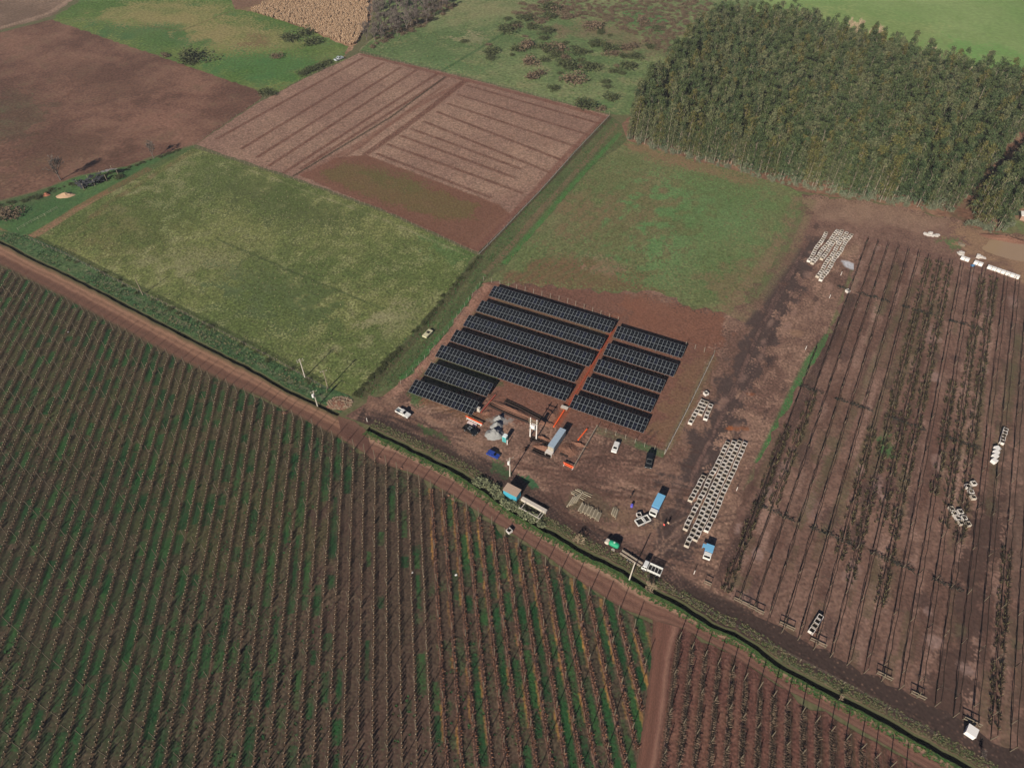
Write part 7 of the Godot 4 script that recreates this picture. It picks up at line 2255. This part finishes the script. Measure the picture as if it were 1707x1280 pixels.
func body_mesh(bones: Array, top: Color, legs: Color, skin: Color, hair: Color) -> ArrayMesh:
	# surface nets over tapered capsules joined with a smooth minimum
	var cell := 0.035
	var lo := Vector3(-0.5, -0.02, -0.4)
	var nx := 30
	var ny := 54
	var nz := 24
	var val := PackedFloat32Array()
	val.resize(nx * ny * nz)
	for z in nz:
		for y in ny:
			for x in nx:
				var p := lo + Vector3(x, y, z) * cell
				var d := 1.0
				for b in bones:
					var e := capsule(p, b[0], b[1], b[2], b[3])
					var h := clampf(0.5 + 0.5 * (d - e) / 0.04, 0.0, 1.0)
					d = lerpf(d, e, h) - 0.04 * h * (1.0 - h)
				val[(z * ny + y) * nx + x] = d
	var vert := {}
	for z in nz - 1:
		for y in ny - 1:
			for x in nx - 1:
				var sum := Vector3.ZERO
				var c := 0
				for e in [[0, 1], [2, 3], [4, 5], [6, 7], [0, 2], [1, 3], [4, 6], [5, 7], [0, 4], [1, 5], [2, 6], [3, 7]]:
					var p0 := Vector3(e[0] & 1, (e[0] >> 1) & 1, e[0] >> 2)
					var p1 := Vector3(e[1] & 1, (e[1] >> 1) & 1, e[1] >> 2)
					var v0 := val[((z + int(p0.z)) * ny + y + int(p0.y)) * nx + x + int(p0.x)]
					var v1 := val[((z + int(p1.z)) * ny + y + int(p1.y)) * nx + x + int(p1.x)]
					if (v0 < 0.0) != (v1 < 0.0):
						sum += p0.lerp(p1, v0 / (v0 - v1))
						c += 1
				if c: vert[(z * ny + y) * nx + x] = lo + (Vector3(x, y, z) + sum / c) * cell
	var s := SurfaceTool.new()
	s.begin(Mesh.PRIMITIVE_TRIANGLES)
	s.set_smooth_group(0)
	var step := [1, nx, nx * ny]
	for z in range(1, nz - 1):
		for y in range(1, ny - 1):
			for x in range(1, nx - 1):
				var i := (z * ny + y) * nx + x
				for a in 3:
					var v0 := val[i]
					var v1 := val[i + step[a]]
					if (v0 < 0.0) == (v1 < 0.0): continue
					var u: int = step[(a + 1) % 3]
					var w: int = step[(a + 2) % 3]
					var q := [i, i - u, i - u - w, i - w]
					if v0 >= 0.0: q.reverse()
					var ok := true
					for k in q: ok = ok and vert.has(k)
					if not ok: continue
					for k in [q[0], q[2], q[1], q[0], q[3], q[2]]:
						var p: Vector3 = vert[k]
						s.set_color(hair if p.y > 1.66 or p.y > 1.56 and p.x < -0.01 else (skin if p.y > 1.46 or absf(p.z) > 0.22 and p.y < 0.98 else (top if p.y > 0.92 else (legs if p.y > 0.09 else lin(40, 34, 30)))))
						s.add_vertex(p)
	s.generate_normals()
	return s.commit()

func person(label: String, at: Vector2, yaw: float, top: Color, legs: Color) -> void:
	var v := func(x: float, y: float, z: float) -> Vector3: return Vector3(x, y, z)
	var bones := [
		[v.call(0, 1.63, 0), v.call(0.01, 1.68, 0), 0.085, 0.095], [v.call(0, 1.45, 0), v.call(0, 1.6, 0), 0.055, 0.05],
		[v.call(0, 1.0, 0), v.call(0, 1.38, 0), 0.13, 0.14], [v.call(0, 1.38, -0.15), v.call(0, 1.38, 0.15), 0.075, 0.075],
		[v.call(0, 0.93, -0.07), v.call(0, 0.93, 0.07), 0.12, 0.12], [v.call(0.08, 1.62, 0), v.call(0.105, 1.6, 0), 0.02, 0.012]]
	for sd in [-1.0, 1.0]:
		bones.append([v.call(0, 0.9, sd * 0.09), v.call(0.03 + 0.06 * sd, 0.5, sd * 0.1), 0.09, 0.065])
		bones.append([v.call(0.03 + 0.06 * sd, 0.5, sd * 0.1), v.call(0.1 * sd, 0.08, sd * 0.1), 0.06, 0.045])
		bones.append([v.call(0.1 * sd, 0.05, sd * 0.1), v.call(0.1 * sd + 0.16, 0.04, sd * 0.11), 0.05, 0.04])
		bones.append([v.call(0, 1.38, sd * 0.2), v.call(-0.02, 1.1, sd * 0.26), 0.055, 0.045])
		bones.append([v.call(-0.02, 1.1, sd * 0.26), v.call(0.1, 0.87, sd * 0.27), 0.042, 0.035])
		bones.append([v.call(0.1, 0.87, sd * 0.27), v.call(0.13, 0.75, sd * 0.27), 0.038, 0.02])
	var o := inst("person", body_mesh(bones, top, legs, lin(150, 104, 82), lin(36, 28, 24)), M.plant, self)
	o.position = Vector3(at.x, 0.07, at.y)
	o.rotation.y = yaw
	tag(o, label, "person")

func oddments() -> void:
	person("person in a coral red jacket standing on the dark ground by the haul track", Vector2(37.19, -95.92), 0.6, lin(232, 100, 90), lin(52, 48, 52))
	person("person in a pale cream top standing just behind the one in red", Vector2(38.30, -96.43), -2.4, lin(196, 180, 152), lin(48, 46, 44))
	person("person in dark clothes on the worn ground beyond the blue drum", Vector2(30.07, -104.42), 1.4, lin(40, 36, 34), lin(46, 36, 30))
	var at: Vector2 = Vector2(30.08, -101.88)
	var s := st()
	tube(s, Vector3(0, 0, 0), Vector3(0, 0.95, 0), 0.32, 0.32, 12)
	tube(s, Vector3(0, 0.3, 0), Vector3(0, 0.36, 0), 0.34, 0.34, 12)
	tube(s, Vector3(0, 0.62, 0), Vector3(0, 0.68, 0), 0.34, 0.34, 12)
	var o := obj("drum", s, mat(96, 92, 190, 0.5), self)
	o.position = Vector3(at.x, 0.06, at.y)
	tag(o, "small blue-violet drum standing between the pole stacks and the long truck", "drum")
	# ruined barn
	var b := thing("ruined_barn", "collapsed barn of dark thatch with one grey roof sheet, beside the leafless tree", "barn", Vector3(Vector2(-167.70, -258.97).x, 0.02, Vector2(-167.70, -258.97).y), 0.840)
	b.scale = Vector3(1.25, 1.2, 1.3)
	s = st()
	for k in 60:
		var x := rng.randf_range(-6.0, 1.8)
		var p := Vector3(x, rng.randf_range(0.3, 2.2), rng.randf_range(-2.2, 2.2))
		bx(s, Vector3(rng.randf_range(0.6, 2.0), 0.12, rng.randf_range(0.3, 1.0)), p, rng.randf() * TAU, rng.randf_range(-0.6, 0.6))
	obj("fallen_roof", s, noise_mat(c8(40, 42, 46), c8(86, 86, 88), 1.0, 0.9, 0.0, 31), b)
	s = st()
	for k in 5: bx(s, Vector3(0.82, 0.06, 3.6), Vector3(2.6 + 0.84 * k, 2.5 - 0.12 * k, 0.3 * sin(k * 2.0)), 0.06 * (k - 2), -0.35)
	obj("roof_sheet", s, mat(140, 134, 132, 0.6), b)
	for x in [-5.5, -2.0, 2.0, 6.0]:
		for z in [-1.9, 1.9]:
			s = st()
			tube(s, Vector3(x, 0, z), Vector3(x, 2.4, z), 0.1, 0.085, 6)
			obj("post", s, M.old_wood, b)
	heap("sand_heap", "pale sand heap on the bright grass before the ruined barn", "sand heap", Vector2(-176.30, -248.08), 3.6, 2.2, 1.3, 0.2, noise_mat(c8(160, 128, 98), c8(192, 160, 128), 1.5, 0.95, 4.0))
	heap("soil_heap", "small red soil heap between the hedge and the sand heap", "soil heap", Vector2(-184.07, -248.52), 1.6, 1.3, 1.0, 0.2, noise_mat(c8(140, 84, 64), c8(168, 104, 80), 1.5, 0.95, 4.0))
	# brush and rubble by the junction
	var br := thing("brush_heap", "low heap of pale cut brush and stones in the paddock corner by the junction", "brush heap", Vector3(Vector2(-49.31, -137.22).x, 0.04, Vector2(-49.31, -137.22).y))
	s = st()
	for k in 150:
		var a := rng.randf() * TAU
		var q := sqrt(rng.randf()) * 3.6
		var p := Vector3(cos(a) * q, rng.randf_range(0.05, 0.7) * (1.0 - q / 4.2), sin(a) * q * 0.7)
		bx(s, Vector3(rng.randf_range(0.2, 1.0), rng.randf_range(0.06, 0.25), rng.randf_range(0.1, 0.4)), p, rng.randf() * TAU, rng.randf_range(-0.4, 0.4))
	obj("brush", s, noise_mat(c8(108, 88, 70), c8(182, 160, 132), 0.7, 0.95, 0.0, 41), br)
	inst("earth", heap_mesh(3.8, 2.7, 0.5, 77), M.spoil, br)
	# timber and pallets near the pond
	for q in [[Vector2(152.97, -222.04), Vector2(155.62, -219.36), "long heap of tan timber and pallets on bare ground below the grove"], [Vector2(162.20, -214.84), Vector2(162.53, -214.10), "small stack of grey pallets beside the timber heap"], [Vector2(159.58, -209.34), Vector2(159.69, -208.62), "pale square pallet stack just above the line of white boxes"], [Vector2(165.98, -207.90), Vector2(166.22, -206.12), "scattered pale crates behind the line of white boxes"]]:
		var c: Vector2 = (q[0] + q[1]) * 0.5
		var l: float = q[0].distance_to(q[1])
		var h := thing("timber_heap", q[2], "timber heap", Vector3(c.x, 0.06, c.y), -0.3, "timber and pallets near the pond")
		for k in int(6 + l * 3.0):
			s = st()
			bx(s, Vector3(1.2, 0.14, 1.0), Vector3(rng.randf_range(-0.5, 0.5) * (l + 0.6), 0.1 + 0.16 * (k % 5), rng.randf_range(-0.8, 0.8)), rng.randf_range(-0.5, 0.5), rng.randf_range(-0.06, 0.06))
			obj("pallet", s, M.old_wood if "grey" in q[2] else M.bin, h)
	for q in [[Vector2(161.10, -202.26), "small blue sheet lying at the orchard row ends by the white boxes", mat(80, 132, 172, 0.6), 1.3], [Vector2(-13.06, -82.92), "white scrap of plastic between two staked vine rows", M.white, 0.5], [Vector2(-23.31, -83.54), "pale scrap of plastic caught on a staked vine row", M.white, 0.4], [Vector2(-140.13, -167.48), "bright white scrap in the vineyard close to the red road", M.white, 0.5]]:
		s = st()
		bx(s, Vector3(q[3], 0.12, q[3] * 0.7), Vector3.ZERO, 0.5, 0.15)
		bx(s, Vector3(q[3] * 0.6, 0.1, q[3] * 0.5), Vector3(q[3] * 0.3, 0.1, 0.1), 1.1, -0.2)
		var sc := obj("scrap", s, q[2], self)
		sc.position = Vector3(q[0].x, 0.16, q[0].y)
		tag(sc, q[1], "scrap")
	# white roof at the picture edge behind the clump
	var hs := thing("white_hut", "low white-roofed hut half hidden behind the eucalyptus clump", "hut", Vector3(Vector2(194.50, -231.15).x, 0.04, Vector2(194.50, -231.15).y), -0.4)
	s = st()
	bx(s, Vector3(5.0, 2.0, 3.0), Vector3(0, 1.0, 0))
	obj("wall", s, mat(150, 120, 104, 0.8), hs)
	s = st()
	prism(s, [Vector2(-2.7, 2.0), Vector2(2.7, 2.0), Vector2(2.7, 2.12), Vector2(0, 2.5), Vector2(-2.7, 2.12)], -1.7, 1.7, 0.03)
	obj("roof", s, M.white, hs)
	# pale stones along the vineyard headland
	for q in [[Vector2(-64.10, -133.55), 0.9], [Vector2(-29.12, -113.92), 0.5], [Vector2(-35.24, -117.30), 0.4], [Vector2(-16.12, -105.34), 0.4], [Vector2(-14.99, -104.24), 0.5]]:
		var k: int = names.get("stone", 0) + 1
		var sm := inst("stone", heap_mesh(q[1], q[1] * 0.7, 0.4, 60 + k), M.spoil, self)
		sm.position = Vector3(q[0].x, 0.07, q[0].y)
		tag(sm, "pale clod of earth on the vineyard headland by the road, %s from the paddock" % ordinal(k), "clod", "clods on the vineyard headland")
